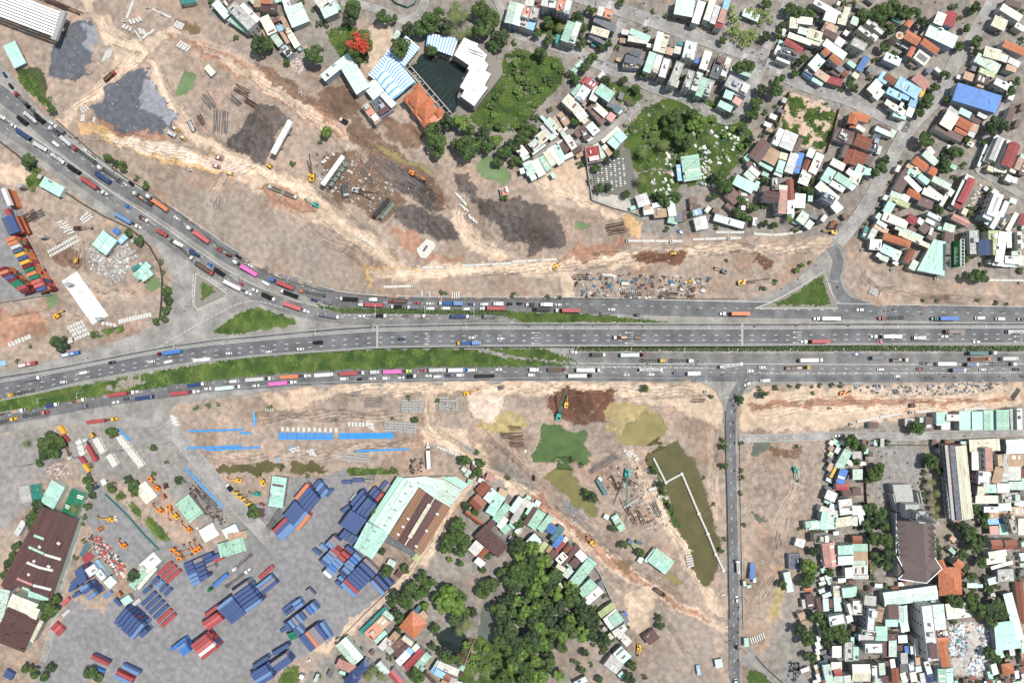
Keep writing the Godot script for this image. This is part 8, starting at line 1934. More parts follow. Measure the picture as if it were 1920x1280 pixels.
func cont_mat(c: String) -> StandardMaterial3D:
	var key := "container_" + c
	if mats.has(key): return mats[key]
	if not texs.has("corrugated"):
		var img := Image.create(256, 64, false, Image.FORMAT_RGB8)
		var n := FastNoiseLite.new()
		n.seed = 4
		n.frequency = 0.03
		n.fractal_octaves = 4
		for x in 256:
			for y in 64:
				var v := (0.86 if x % 8 < 3 else 1.0) * (1.0 + n.get_noise_2d(x, y * 2.0) * 0.22)
				var r := clampf(n.get_noise_2d(x * 1.5 + 700.0, y * 2.0) * 2.0 - 0.45, 0.0, 0.6)
				img.set_pixel(x, y, Color(v, v, v).lerp(Color(0.62, 0.46, 0.38), r))
		texs["corrugated"] = ImageTexture.create_from_image(img)
	var base: Color = COL[c][1]
	if c == "N": base = Color(0.25, 0.33, 0.51)
	if c == "l": base = Color(0.40, 0.53, 0.70)
	if c == "p": base = Color(0.74, 0.38, 0.37)
	if c == "G": base = Color(0.30, 0.36, 0.44)
	if c == "t": base = Color(0.52, 0.50, 0.52)
	if c == "T": base = Color(0.26, 0.42, 0.42)
	return mat(key, base, 0.6, texs["corrugated"])

# ---------------------------------------------------------------- riders: one continuous skin over a skeleton of tapered bones
func skin(bones: Array, cell: float) -> ArrayMesh:
	var lo := Vector3(9, 9, 9)
	var hi := -lo
	for b in bones:
		for e in [[b[0], b[2]], [b[1], b[3]]]:
			lo = lo.min(e[0] - Vector3.ONE * (e[1] + cell * 2))
			hi = hi.max(e[0] + Vector3.ONE * (e[1] + cell * 2))
	var n := Vector3i((hi - lo) / cell) + Vector3i.ONE
	var f := PackedFloat32Array()
	f.resize(n.x * n.y * n.z)
	for z in n.z:
		for y in n.y:
			for x in n.x:
				var p := lo + Vector3(x, y, z) * cell
				var d := 9.0
				for b in bones:
					var ab: Vector3 = b[1] - b[0]
					var t := clampf((p - b[0]).dot(ab) / ab.length_squared(), 0.0, 1.0)
					var e := p.distance_to(b[0] + ab * t) - lerpf(b[2], b[3], t)
					var h := clampf(0.5 + 0.5 * (d - e) / 0.04, 0.0, 1.0)
					d = lerpf(d, e, h) - 0.04 * h * (1.0 - h)
				f[(z * n.y + y) * n.x + x] = d
	var st := SurfaceTool.new()
	st.begin(Mesh.PRIMITIVE_TRIANGLES)
	st.set_smooth_group(0)
	var ids := {}
	var vs := []
	for z in n.z - 1:
		for y in n.y - 1:
			for x in n.x - 1:
				var c := Vector3.ZERO
				var k := 0
				for e in [[0, 1], [2, 3], [4, 5], [6, 7], [0, 2], [1, 3], [4, 6], [5, 7], [0, 4], [1, 5], [2, 6], [3, 7]]:
					var a := Vector3i(e[0] & 1, (e[0] >> 1) & 1, e[0] >> 2)
					var b := Vector3i(e[1] & 1, (e[1] >> 1) & 1, e[1] >> 2)
					var fa := f[((z + a.z) * n.y + y + a.y) * n.x + x + a.x]
					var fb := f[((z + b.z) * n.y + y + b.y) * n.x + x + b.x]
					if (fa < 0) != (fb < 0):
						c += Vector3(a).lerp(Vector3(b), fa / (fa - fb))
						k += 1
				if k > 0:
					ids[Vector3i(x, y, z)] = vs.size()
					vs.append(lo + (Vector3(x, y, z) + c / k) * cell)
	for key in ids:
		var o: int = (key.z * n.y + key.y) * n.x + key.x
		for ax in 3:
			var u: Vector3i = [Vector3i(1, 0, 0), Vector3i(0, 1, 0), Vector3i(0, 0, 1)][ax]
			var s: Vector3i = [Vector3i(0, 1, 0), Vector3i(0, 0, 1), Vector3i(1, 0, 0)][ax]
			var w: Vector3i = [Vector3i(0, 0, 1), Vector3i(1, 0, 0), Vector3i(0, 1, 0)][ax]
			var o2: int = o + u.x + u.y * n.x + u.z * n.x * n.y
			if (f[o] < 0) == (f[o2] < 0): continue
			if not (ids.has(key - s) and ids.has(key - w) and ids.has(key - s - w)): continue
			var q := [ids[key], ids[key - s], ids[key - s - w], ids[key - w]]
			if f[o] < 0: q.reverse()
			for i in [0, 1, 2, 0, 2, 3]: st.add_vertex(vs[q[i]])
	st.generate_normals()
	return st.commit()

func riders():
	var V := func(x, y, z): return Vector3(x, y, z)
	var bones := [
		[V.call(-0.22, 0.82, 0), V.call(-0.12, 1.02, 0), 0.155, 0.15], [V.call(-0.12, 1.02, 0), V.call(-0.02, 1.27, 0), 0.15, 0.165], [V.call(-0.02, 1.3, 0), V.call(0.03, 1.44, 0), 0.07, 0.06],
		[V.call(0.05, 1.54, 0), V.call(0.06, 1.6, 0), 0.1, 0.1], [V.call(0.15, 1.54, 0), V.call(0.17, 1.53, 0), 0.025, 0.02]]
	for s in [-1.0, 1.0]:
		bones.append([V.call(-0.03, 1.32, s * 0.19), V.call(0.14, 1.08, s * 0.27), 0.062, 0.05])
		bones.append([V.call(0.14, 1.08, s * 0.27), V.call(0.40, 1.02, s * 0.28), 0.046, 0.036])
		bones.append([V.call(0.40, 1.02, s * 0.28), V.call(0.48, 1.03, s * 0.27), 0.042, 0.034])
		bones.append([V.call(-0.2, 0.82, s * 0.1), V.call(0.22, 0.74, s * 0.2), 0.095, 0.065])
		bones.append([V.call(0.22, 0.74, s * 0.2), V.call(0.12, 0.36, s * 0.2), 0.06, 0.045])
		bones.append([V.call(0.1, 0.33, s * 0.2), V.call(0.27, 0.32, s * 0.21), 0.045, 0.035])
	var figure := skin(bones, 0.03)
	var helmet := SphereMesh.new()
	helmet.radius = 0.135
	helmet.height = 0.27
	helmet.radial_segments = 12
	helmet.rings = 6
	var shirt := [Color(0.12, 0.13, 0.16), Color(0.2, 0.25, 0.35), Color(0.5, 0.2, 0.2), Color(0.55, 0.55, 0.52), Color(0.16, 0.3, 0.24)]
	var sn := ["black", "blue grey", "red", "pale", "green"]
	var bk := mat("bike_black", Color(0.06, 0.06, 0.07), 0.4)
	var tyre := mat("tyre", Color(0.05, 0.05, 0.05), 0.9)
	meshes.bike = frustum(-0.75, 0.5, 0.14, 0.4, -0.7, 0.1, 0.12, 0.8)
	for i in BIKES.size():
		var q: Array = BIKES[i]
		var at := P(q[0], q[1], q[3])
		at.y = q[3] + 0.2 if q[3] > 0 else 0.2
		if q[1] < 480 or (q[0] > 1560 and q[1] > 760): at.y = 0.37
		var k := (i * 7) % 5
		var loc := where_is(q[0], q[1], q[3])
		var t := thing("motorbike", at, -deg_to_rad(q[2]))
		tag(t, "dark motorbike, rider in %s, %s" % [sn[k], loc], "motorbike", "motorbikes on the roads")
		part(t, "body", meshes.bike, bk)
		tube(t, "wheel", tyre, Vector3(0.65, 0.29, -0.05), Vector3(0.65, 0.29, 0.05), 0.29)
		tube(t, "wheel", tyre, Vector3(-0.6, 0.29, -0.05), Vector3(-0.6, 0.29, 0.05), 0.29)
		tube(t, "fork", bk, Vector3(0.65, 0.29, 0), Vector3(0.44, 0.98, 0), 0.04)
		tube(t, "handlebar", bk, Vector3(0.44, 0.98, -0.33), Vector3(0.44, 0.98, 0.33), 0.025)
		box(t, "seat", bk, Vector3(-0.3, 0.77, 0), Vector3(0.7, 0.08, 0.26))
		var p := part(self, "person", figure, mat("cloth_%d" % k, shirt[k], 0.9))
		p.position = at
		p.rotation.y = t.rotation.y
		tag(p, "person in %s riding a motorbike %s" % [sn[k], loc], "person", "riders on motorbikes")
		put(p, "helmet", helmet, paint(["r", "B", "w", "k", "y"][(i * 3) % 5], 0.25), Vector3(0.04, 1.62, 0))

# ---------------------------------------------------------------- diggers and cranes
func diggers():
	var frame := mat("chassis", Color(0.13, 0.12, 0.12), 0.8)
	var glass := mat("dark_glass", Color(0.04, 0.05, 0.06), 0.1)
	for q in DIGGERS:
		var c: String = q[4]
		var l: float = maxf(q[3], 5.5)
		var at := P(q[0], q[1], 1.5)
		at.y = maxf(height(at), -0.1) + 0.02
		var m := paint(c, 0.5) if c != "o" else mat("digger_orange", Color(0.85, 0.50, 0.16), 0.5)
		if c == "y": m = mat("digger_yellow", Color(0.86, 0.64, 0.14), 0.5)
		if c == "T": m = mat("digger_teal", Color(0.10, 0.58, 0.54), 0.5)
		var crane := l > 12.0
		var t := thing("crawler_crane" if crane else "excavator", at, -deg_to_rad(q[2]))
		var loc := where_is(q[0], q[1], 0)
		tag(t, "%s %s" % ["%s crawler crane with long lattice boom" % cname(c) if crane else "%s tracked excavator with folded arm" % {"o": "orange", "y": "yellow"}.get(c, cname(c)), loc], "crane" if crane else "excavator", ("cranes " if crane else "excavators ") + loc)
		var s := 1.25 if crane else 1.0
		for e in [-1.0, 1.0]: put(t, "track", meshes.track, frame, Vector3(0, 0, e * 1.15 * s), Vector3(4.0, 0.9, 0.6) * s)
		box(t, "undercarriage", frame, Vector3(0, 0.7 * s, 0), Vector3(2.2, 0.5, 1.8) * s)
		box(t, "house", m, Vector3(-0.5, 1.55 * s, 0), Vector3(3.0, 1.1, 2.5) * s)
		box(t, "counterweight", m, Vector3(-2.2 * s, 1.5 * s, 0), Vector3(0.8, 1.0, 2.3) * s)
		box(t, "engine_cover", frame, Vector3(-1.3 * s, 2.2 * s, 0.4), Vector3(1.2, 0.3, 1.2) * s)
		var cb := box(t, "cab", glass, Vector3(0.5 * s, 2.4 * s, -0.75 * s), Vector3(1.3, 1.3, 0.95) * s)
		box(t, "cab_roof", m, Vector3(0.5 * s, 3.1 * s, -0.75 * s), Vector3(1.4, 0.1, 1.05) * s)
		var st := begin()
		if crane:
			var a := Vector3(0.8, 2.0, 0)
			var b := Vector3(l, l * 0.85, 0)
			var n := int(l)
			for e in [[-0.6, -0.6], [0.6, -0.6], [0.6, 0.6], [-0.6, 0.6]]:
				add_bar(st, a + Vector3(0, e[0] * 0.6, e[1]), b + Vector3(0, e[0] * 0.2, e[1] * 0.3), 0.16, 0.16)
			for k in n:
				var u := float(k) / n
				var v := (k + 1.0) / n
				var w := lerpf(0.6, 0.2, u)
				add_bar(st, a.lerp(b, u) + Vector3(0, 0, -w), a.lerp(b, v) + Vector3(0, 0, w), 0.1, 0.1)
				add_bar(st, a.lerp(b, u) + Vector3(0, 0, w), a.lerp(b, v) + Vector3(0, 0, -w), 0.1, 0.1)
			part(t, "boom", done(st), m if c == "T" else frame)
			var s2 := begin()
			for e in [-0.7, 0.7]: add_bar(s2, Vector3(-1.8, 2.6, e), b, 0.06, 0.06)
			add_bar(s2, Vector3(-1.8, 2.2, 0), Vector3(-0.9, 5.0, 0), 0.2, 0.2)
			part(t, "pendant_line", done(s2), frame)
		else:
			var el := Vector3(l * 0.62, 4.2, 0)
			var wr := Vector3(l * 0.93, 1.5, 0)
			add_bar(st, Vector3(0.7, 1.5, 0.1), Vector3(l * 0.3, 4.0, 0.1), 0.5, 0.7)
			add_bar(st, Vector3(l * 0.28, 4.0, 0.1), el + Vector3(0, 0, 0.1), 0.5, 0.6)
			part(t, "boom", done(st), m)
			var s3 := begin()
			add_bar(s3, el + Vector3(-0.2, 0.3, 0.1), wr + Vector3(0, 0, 0.1), 0.4, 0.5)
			part(t, "stick", done(s3), m)
			tube(t, "cylinder", mat("hydraulic", Color(0.6, 0.6, 0.6), 0.3, null, 0.0, 0.8), Vector3(l * 0.3, 4.4, 0.1), el + Vector3(-0.1, 0.5, 0.1), 0.1)
			put(t, "bucket", meshes.bucket, frame, wr + Vector3(-0.1, -0.7, 0.1), Vector3(1.3, 1.3, 1.3))

# ---------------------------------------------------------------- shipping containers
func containers():
	# tops first, so that what shows largest is built one by one; covered ones below past 300 are joined
	var jobs := []
	for q in BOXES:
		for k in q[4]: jobs.append([q[4] - 1 - k, q, k])
	jobs.sort_custom(func(a, b): return a[0] < b[0])
	var g := RandomNumberGenerator.new()
	g.seed = 6
	var castm := mat("corner_casting", Color(0.28, 0.28, 0.30), 0.6)
	var names := {"N": "navy", "l": "steel blue", "p": "pale red", "G": "slate", "t": "grey"}
	var joined := {}
	for i in jobs.size():
		var q: Array = jobs[i][1]
		var lv: int = jobs[i][2]
		var topmost: bool = lv == q[4] - 1
		var c: String = q[5] if topmost else ["N", "N", "l", "N", "r", "N", q[5], q[5]][g.randi() % 8]
		if not topmost and q[0] < 110 and q[1] < 560: c = ["o", "o", "o", "R", "E", "r", "o"][g.randi() % 7]
		if not topmost and q[5] in "rp": c = ["r", "R", "p", "r", "N"][g.randi() % 5]
		var len_: float = 12.19 if q[3] == 1 else 6.06
		var at := P(q[0], q[1], q[4] * 2.59)
		at.y = lv * 2.6 + 0.12
		at += Vector3(g.randf_range(-0.06, 0.06), 0, g.randf_range(-0.06, 0.06))
		var yaw := -deg_to_rad(q[2])
		if i >= 300:
			if not joined.has(c): joined[c] = begin()
			add_block(joined[c], Transform3D(Basis.from_euler(Vector3(0, yaw, 0)), at + Vector3(0, 1.295, 0)), Vector3(len_, 2.59, 2.44))
			continue
		var t := thing("shipping_container", at, yaw)
		var cn: String = names.get(c, cname(c))
		var pl := place_of(q[0], q[1])
		var tier: String = "on the ground" if q[4] == 1 else ("topping a stack" if topmost else "within a stack")
		var nb := ""
		var gap := 1e9
		for o in BOXES:
			var d := Vector2(o[0] - q[0], o[1] - q[1]).length_squared()
			if d > 1.0 and d < gap and o[5] != q[5]:
				gap = d
				nb = names.get(o[5], cname(o[5]))
		tag(t, "%s %s container %s beside %s ones %s" % [cn, "long" if q[3] == 1 else "short", tier, nb, pl[2]], "container", "shipping containers " + pl[2])
		box(t, "shell", cont_mat(c), Vector3(0, 1.295, 0), Vector3(len_, 2.59, 2.44))
		if topmost:
			box(t, "door", mat("door_%s" % c, (cont_mat(c).albedo_color as Color) * 0.9, 0.6), Vector3(len_ * 0.5 + 0.02, 1.295, 0), Vector3(0.06, 2.4, 2.3))
			for s in [-1.0, 1.0]: box(t, "top_rail", castm if g.randf() < 0.4 else cont_mat(c), Vector3(0, 2.6, s * 1.17), Vector3(len_ + 0.03, 0.08, 0.12))
	var root := thing("container_stack_filling", Vector3.ZERO)
	for c in joined: part(root, "container_shell", done(joined[c]), cont_mat(c)).set_meta("kind", "stuff")
	tag(root, "lower containers hidden within the stacks of the yards", "containers", "", "stuff")

# ---------------------------------------------------------------- construction pieces
func construction():
	var conc = mats["concrete"]
	var pale := mat("precast", Color(0.84, 0.83, 0.80), 0.9, grey_tex("plaster", 256, 0.02, 5, 0.72, 1.0), 5.0)
	var greyc := mat("precast_grey", Color(0.66, 0.66, 0.65), 0.9, grey_tex("plaster", 256, 0.02, 5, 0.72, 1.0), 5.0)
	var g := RandomNumberGenerator.new()
	g.seed = 91
	# new viaduct spans at the corner
	var t := thing("bridge_span", P(60, 35))
	tag(t, "unfinished bridge span of long white girders resting on a concrete pier", "bridge")
	for k in 9:
		var u := (k + 0.5) / 9.0
		var e := P((lerpf(672, 585, u)) / 6.0, lerpf(125, 410, u) / 6.0, 11.5)
		var b := P((lerpf(672, 585, u) - 760) / 6.0, (lerpf(125, 410, u) - 285) / 6.0, 11.5)
		var st := begin()
		add_bar(st, e - t.position, b - t.position, 1.35, 0.25)
		add_bar(st, e - t.position + Vector3(0, -0.9, 0), b - t.position + Vector3(0, -0.9, 0), 0.4, 1.6)
		add_bar(st, e - t.position + Vector3(0, -1.8, 0), b - t.position + Vector3(0, -1.8, 0), 0.9, 0.3)
		part(t, "girder", done(st), mat("girder", Color(0.88, 0.88, 0.87), 0.9))
	var st0 := begin()
	add_bar(st0, P(118, 20, 11) - t.position + Vector3(0, -0.9, 0), P(99, 74, 11) - t.position + Vector3(0, -0.9, 0), 3.6, 2.2)
	part(t, "pier_cap", done(st0), greyc)
	for k in [[118, 55], [124, 40]]: tube(t, "pier", greyc, P(k[0] + 2, k[1]) - t.position, P(112, 46, 8.5) - t.position + Vector3((k[1] - 46) * 0.1, 0, (k[1] - 46) * 0.35), 1.2)
	# piers of the next spans
	var piers := [[544, 175, 511, 288, 9.5, 3.6, "white pier cap on two round columns over dark spoil"], [643, 292, 604, 346, 8.5, 3.0, "pier cap amid scaffolding and formwork"], [729, 372, 702, 404, 7.0, 2.4, "dark formwork covered pier beside the grey pit"]]
	for i in piers.size():
		var q: Array = piers[i]
		var a := P(q[0], q[1], q[4])
		var b := P(q[2], q[3], q[4])
		if i == 0:
			a = P(320 + 1345 / 6.0, 200 + 155 / 6.0, 9.5)
			b = P(320 + 1145 / 6.0, 200 + 525 / 6.0, 9.5)
		t = thing("bridge_pier", ((a + b) * 0.5) * Vector3(1, 0, 1))
		tag(t, q[6], "pier", "bridge piers of the new viaduct")
		var st := begin()
		add_bar(st, a - t.position + Vector3(0, -0.9, 0), b - t.position + Vector3(0, -0.9, 0), q[5], 1.8)
		part(t, "pier_cap", done(st), mat("cast_white", Color(0.90, 0.90, 0.89), 0.9) if i < 2 else mat("dark_form", Color(0.17, 0.16, 0.16), 0.8))
		for u in [0.28, 0.72]:
			var c := a.lerp(b, u) - t.position
			tube(t, "column", greyc, Vector3(c.x, -0.4, c.z), Vector3(c.x, q[4] - 1.7, c.z), 1.1)
		if i > 0:
			for k in 14:
				var c := a.lerp(b, k / 13.0) - t.position
				var st2 := begin()
				for s in [-1.0, 1.0]:
					var p = Vector3(c.x, 0, c.z) + Vector3(2.6, 0, 1.6) * s
					add_bar(st2, p, p + Vector3(0, q[4] - 1, 0), 0.12, 0.12)
				add_bar(st2, Vector3(c.x - 2.6, q[4] - 1.6, c.z - 1.6), Vector3(c.x + 2.6, q[4] - 1.6, c.z + 1.6), 0.3, 0.12)
				part(t, "scaffold_frame", done(st2), mat("scaffold", Color(0.30, 0.36, 0.34), 0.7))
			for k in 5:
				var c := a.lerp(b, 0.15 + k * 0.17) - t.position
				box(t, "formwork_deck", mat("form_panel", Color(0.42, 0.47, 0.45), 0.8), Vector3(c.x, q[4] - 3.2, c.z) + Vector3(3.0, 0, 2.0), Vector3(3.2, 0.2, 2.4), Vector3(0, 0.9, 0))
	# pale pier footing
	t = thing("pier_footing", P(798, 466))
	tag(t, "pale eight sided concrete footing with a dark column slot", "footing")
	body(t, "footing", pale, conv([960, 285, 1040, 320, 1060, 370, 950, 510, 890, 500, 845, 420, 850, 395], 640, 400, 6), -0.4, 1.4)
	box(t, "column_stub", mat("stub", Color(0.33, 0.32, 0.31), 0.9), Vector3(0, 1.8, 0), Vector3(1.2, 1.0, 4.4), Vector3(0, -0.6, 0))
	# lone columns
	for q in [[50, 352, 8.0], [88, 445, 6.5], [135, 534, 5.5], [190, 598, 4.5]]:
		var p := P(q[0], q[1])
		t = thing("bridge_column", p)
		tag(t, "lone oval concrete bridge column in the %s" % place_of(q[0], q[1])[2].trim_prefix("in the ").trim_prefix("by the "), "column", "bare bridge columns")
		put(t, "shaft", meshes.cyl, greyc, Vector3(0, q[2] * 0.5 - 0.2, 0), Vector3(2.2, q[2], 1.2), Vector3(0, -0.3, 0))
	# white cast slab
	t = thing("cast_slab", P(158, 558))
	tag(t, "long bright white concrete slab on the ground of the precast yard", "slab")
	body(t, "slab", mat("cast_white", Color(0.90, 0.90, 0.89), 0.9), conv([690, 760, 855, 652, 1215, 1150, 1035, 1250], 0, 400, 6), -0.3, 0.5)
	# precast pieces laid out in rows: x, y, step a (dx, dy, n), step b (dx, dy, n), size l w h, angle, what
	for q in PRECAST:
		for i in q[4]:
			for j in q[7]:
				var jx = g.randf_range(-0.4, 0.4) * q[12]
				var jy = g.randf_range(-0.4, 0.4) * q[12]
				var p := P(q[0] + q[2] * i + q[5] * j + jx, q[1] + q[3] * i + q[6] * j + jy)
				if q[12] > 1.5 and g.randf() < 0.18: continue
				p.y = maxf(height(p), -0.1)
				var yaw := -deg_to_rad(q[11]) + g.randf_range(-0.12, 0.12) * minf(q[12], 2.5)
				var m: Material = pale if q[13] == "w" else greyc
				var pl := place_of(q[0], q[1])
				var kind: String = q[14]
				t = thing({"block": "concrete_block", "beam": "concrete_beam", "culvert": "culvert_unit", "pipe": "concrete_pipe"}[kind], p, yaw)
				tag(t, {"block": "%s precast concrete block laid out %s", "beam": "%s concrete beam lying %s", "culvert": "%s hollow precast culvert unit parked %s", "pipe": "%s concrete pipe length lying %s"}[kind] % ["white" if q[13] == "w" else "grey", pl[2]], kind, "precast pieces " + pl[2])
				var l: float = q[8]
				var w: float = q[9]
				var h: float = q[10]
				if kind == "pipe":
					tube(t, "pipe", m, Vector3(-l * 0.5, w * 0.5, 0), Vector3(l * 0.5, w * 0.5, 0), w * 0.5)
				elif kind == "culvert":
					if not meshes.has("culvert"):
						var st := begin()
						for e in [[-1, 0, 0.2, 1.0], [1, 0, 0.2, 1.0]]: add_block(st, Transform3D(Basis(), Vector3(0, 0.5, e[0] * 0.42)), Vector3(1, 1, 0.16))
						add_block(st, Transform3D(Basis(), Vector3(0, 0.93, 0)), Vector3(0.99, 0.14, 0.67))
						add_block(st, Transform3D(Basis(), Vector3(0, 0.07, 0)), Vector3(0.99, 0.14, 0.67))
						meshes.culvert = done(st)
					put(t, "shell", meshes.culvert, m, Vector3.ZERO, Vector3(l, h, w))
				else:
					if not meshes.has("bevel"): meshes.bevel = frustum(-0.5, 0.5, 0.5, 0, -0.47, 0.47, 0.44, 1)
					put(t, "casting", meshes.bevel, m, Vector3(0, -0.02, 0), Vector3(l, h, w))
	# blue pipes
	var blue := mat("blue_pipe", Color(0.24, 0.56, 0.84), 0.35)
	for q in PIPES:
		var a := P(q[0], q[1])
		var b := P(q[2], q[3])
		var hh := maxf(height(a), height(b))
		a.y = hh + 0.62 + q[4]
		b.y = a.y
		t = thing("water_pipe", (a + b) * 0.5 * Vector3(1, 0, 1))
		tag(t, "long bright blue water main pipe lying %s" % place_of(q[0], q[1])[2], "pipe", "blue water main pipes")
		var n := maxi(1, int(a.distance_to(b) / 6.0))
		for k in n:
			tube(t, "pipe_length", blue, a.lerp(b, float(k) / n) - t.position, a.lerp(b, (k + 0.985) / n) - t.position, 0.68)
			if k > 0: tube(t, "joint_collar", mat("collar", Color(0.2, 0.42, 0.66), 0.5), a.lerp(b, (k - 0.02) / n) - t.position, a.lerp(b, (k + 0.02) / n) - t.position, 0.76)
	# white floating tubes in the brown pond
	for q in [[[1225, 858, 1248, 904, 1278, 888]], [[1280, 891, 1310, 962, 1327, 1000, 1342, 1038, 1356, 1068]]]:
		var pts: Array = q[0]
		t = thing("floating_boom", P(pts[0], pts[1]))
		tag(t, "white tube pipeline laid across the brown pond %s" % ("with a bend" if pts.size() == 6 else "in one long run"), "pipeline", "white pond pipelines")
		for i in range(0, pts.size() - 2, 2):
			var a := P(pts[i], pts[i + 1]) - t.position + Vector3(0, 0.3, 0)
			var b := P(pts[i + 2], pts[i + 3]) - t.position + Vector3(0, 0.3, 0)
			tube(t, "tube", pale, a, b, 0.75)
			tube(t, "joint", pale, b + Vector3(0, -0.6, 0), b + Vector3(0, 1.0, 0), 1.15)
	# drains: long concrete channels with pits
	for q in DRAINS:
		t = thing("drain_channel", P(q[0], q[1]))
		tag(t, "long pale concrete drain channel %s" % place_of(q[0], q[1])[2], "drain", "concrete drains")
		for i in range(0, q.size() - 2, 2):
			var a := P(q[i], q[i + 1])
			var b := P(q[i + 2], q[i + 3])
			var n := maxi(1, int(a.distance_to(b) / 8.0))
			for k in n:
				var st := begin()
				var u := a.lerp(b, float(k) / n) - t.position
				var v := a.lerp(b, (k + 0.97) / n) - t.position
				var side := (v - u).normalized().cross(Vector3.UP) * 0.65
				add_bar(st, u + side + Vector3(0, 0.3, 0), v + side + Vector3(0, 0.3, 0), 0.3, 0.9)
				add_bar(st, u - side + Vector3(0, 0.3, 0), v - side + Vector3(0, 0.3, 0), 0.3, 0.9)
				add_bar(st, u + Vector3(0, 0.45, 0), v + Vector3(0, 0.45, 0), 1.0, 0.1)
				part(t, "channel_length", done(st), pale)
	for q in PITS:
		t = thing("inspection_pit", P(q[0], q[1]))
		tag(t, "square white concrete pit with dark opening %s" % place_of(q[0], q[1])[2], "pit", "concrete pits")
		t.position.y = maxf(height(t.position), 0.0)
		for s in [[1, 0], [-1, 0], [0, 1], [0, -1]]:
			box(t, "side", pale, Vector3(s[0] * 0.8, 0.7, s[1] * 0.8), Vector3(0.3 if s[0] != 0 else 1.3, 2.0, 0.3 if s[1] != 0 else 1.9))
		box(t, "sump", conc, Vector3(0, -0.3, 0), Vector3(1.3, 0.1, 1.3))
	# steel and timber piles
	for q in STEEL:
		t = thing("steel_pile", P(q[0], q[1]))
		t.rotation.y = -deg_to_rad(q[2])
		t.position.y = maxf(height(t.position), 0.0)
		tag(t, "stack of %s steel sections lying %s" % ["rusty brown" if q[5] == "b" else "dark grey", place_of(q[0], q[1])[2]], "steel", "stacked steel")
		var n: int = q[4]
		for k in n:
			var st := begin()
			var z := (k - n * 0.5) * g.randf_range(0.9, 1.3)
			var l: float = q[3] * g.randf_range(0.85, 1.0)
			add_block(st, Transform3D(Basis(), Vector3(0, 0.08, z)), Vector3(l, 0.1, 0.5))
			add_block(st, Transform3D(Basis(), Vector3(0, 0.32, z)), Vector3(l, 0.4, 0.1))
			add_block(st, Transform3D(Basis(), Vector3(0, 0.56, z)), Vector3(l, 0.1, 0.5))
			var sp := part(t, "steel_section", done(st), mat("rust_steel", Color(0.30, 0.21, 0.18), 0.9, grey_tex("grit", 512, 0.06, 5, 0.62, 1.0, 1.5), 4.0) if q[5] == "b" else mat("dark_steel", Color(0.32, 0.32, 0.33), 0.7))
			sp.rotation.y = g.randf_range(-0.05, 0.05)
			sp.position.x = g.randf_range(-0.8, 0.8)

# ---------------------------------------------------------------- cemetery
func cemetery():
	var gm := [mat("tomb_white", Color(0.84, 0.84, 0.82), 0.8), mat("tomb_grey", Color(0.58, 0.58, 0.57), 0.9), mat("tomb_blue", Color(0.55, 0.70, 0.76), 0.8), mat("tomb_pink", Color(0.72, 0.50, 0.46), 0.8)]
	var nm := ["white", "grey", "pale blue", "pinkish"]
	var slab_m := mat("cemetery_paving", Color(0.50, 0.49, 0.46), 0.95, grey_tex("grit", 512, 0.06, 5, 0.62, 1.0, 1.5), 9.0)
	var yard := part(self, "pavement", prism(ppts([1112, 325, 1128, 308, 1160, 290, 1180, 275, 1186, 310, 1190, 330, 1193, 370, 1165, 368, 1140, 362, 1115, 345]), 0.0, 0.42), slab_m)
	tag(yard, "grey paved ground of the tomb rows", "", "", "structure")
	meshes.tomb = frustum(-0.5, 0.5, 0.5, 0, -0.46, 0.46, 0.42, 1)
	var g := RandomNumberGenerator.new()
	g.seed = 14
	var jobs := []
	for c in 7:
		for r in 15:
			var x := 1120.0 + c * 7.9 + r * 0.0
			var y := 312.0 - c * 3.6 + r * 3.9
			if y > 366 + (c - 3) * 0.5 or y < 296: continue
			jobs.append([x + r * 0.35, y, 0, 1, 0])
	for q in GRAVES: jobs.append([q[0], q[1], g.randf_range(20, 70), 0 if g.randf() < 0.7 else g.randi() % 4, 1])
	for q in jobs:
		var p := P(q[0], q[1])
		p.y = 0.42 if q[4] == 0 else maxf(height(p), 0.1)
		var t := thing("tomb", p, -deg_to_rad(q[2]) + (0.0 if q[4] == 0 else g.randf_range(-0.3, 0.3)))
		var l := 2.0 if q[4] == 0 else g.randf_range(1.9, 3.4)
		var w := 1.15 if q[4] == 0 else l * g.randf_range(0.5, 0.8)
		tag(t, "grey low tomb in the regular rows beside the cemetery wall" if q[4] == 0 else "%s tomb standing in the overgrown cemetery grass" % nm[q[3]], "tomb", "tombs in rows" if q[4] == 0 else "tombs in the grass")
		put(t, "plinth", meshes.tomb, gm[q[3]], Vector3(0, -0.3, 0), Vector3(l, 0.7, w))
		if q[4] == 0:
			box(t, "bed", gm[0] if g.randf() < 0.5 else slab_m, Vector3(-0.1, 0.42, 0), Vector3(l * 0.6, 0.1, w * 0.45))
			box(t, "headstone", gm[1], Vector3(l * 0.42, 0.7, 0), Vector3(0.15, 0.7, w * 0.7))
		else:
			box(t, "slab", gm[g.randi() % 2], Vector3(0, 0.5, 0), Vector3(l * 0.6, 0.25, w * 0.5))
			box(t, "headstone", gm[q[3]], Vector3(l * 0.42, 0.8, 0), Vector3(0.2, 1.1, w * 0.7))

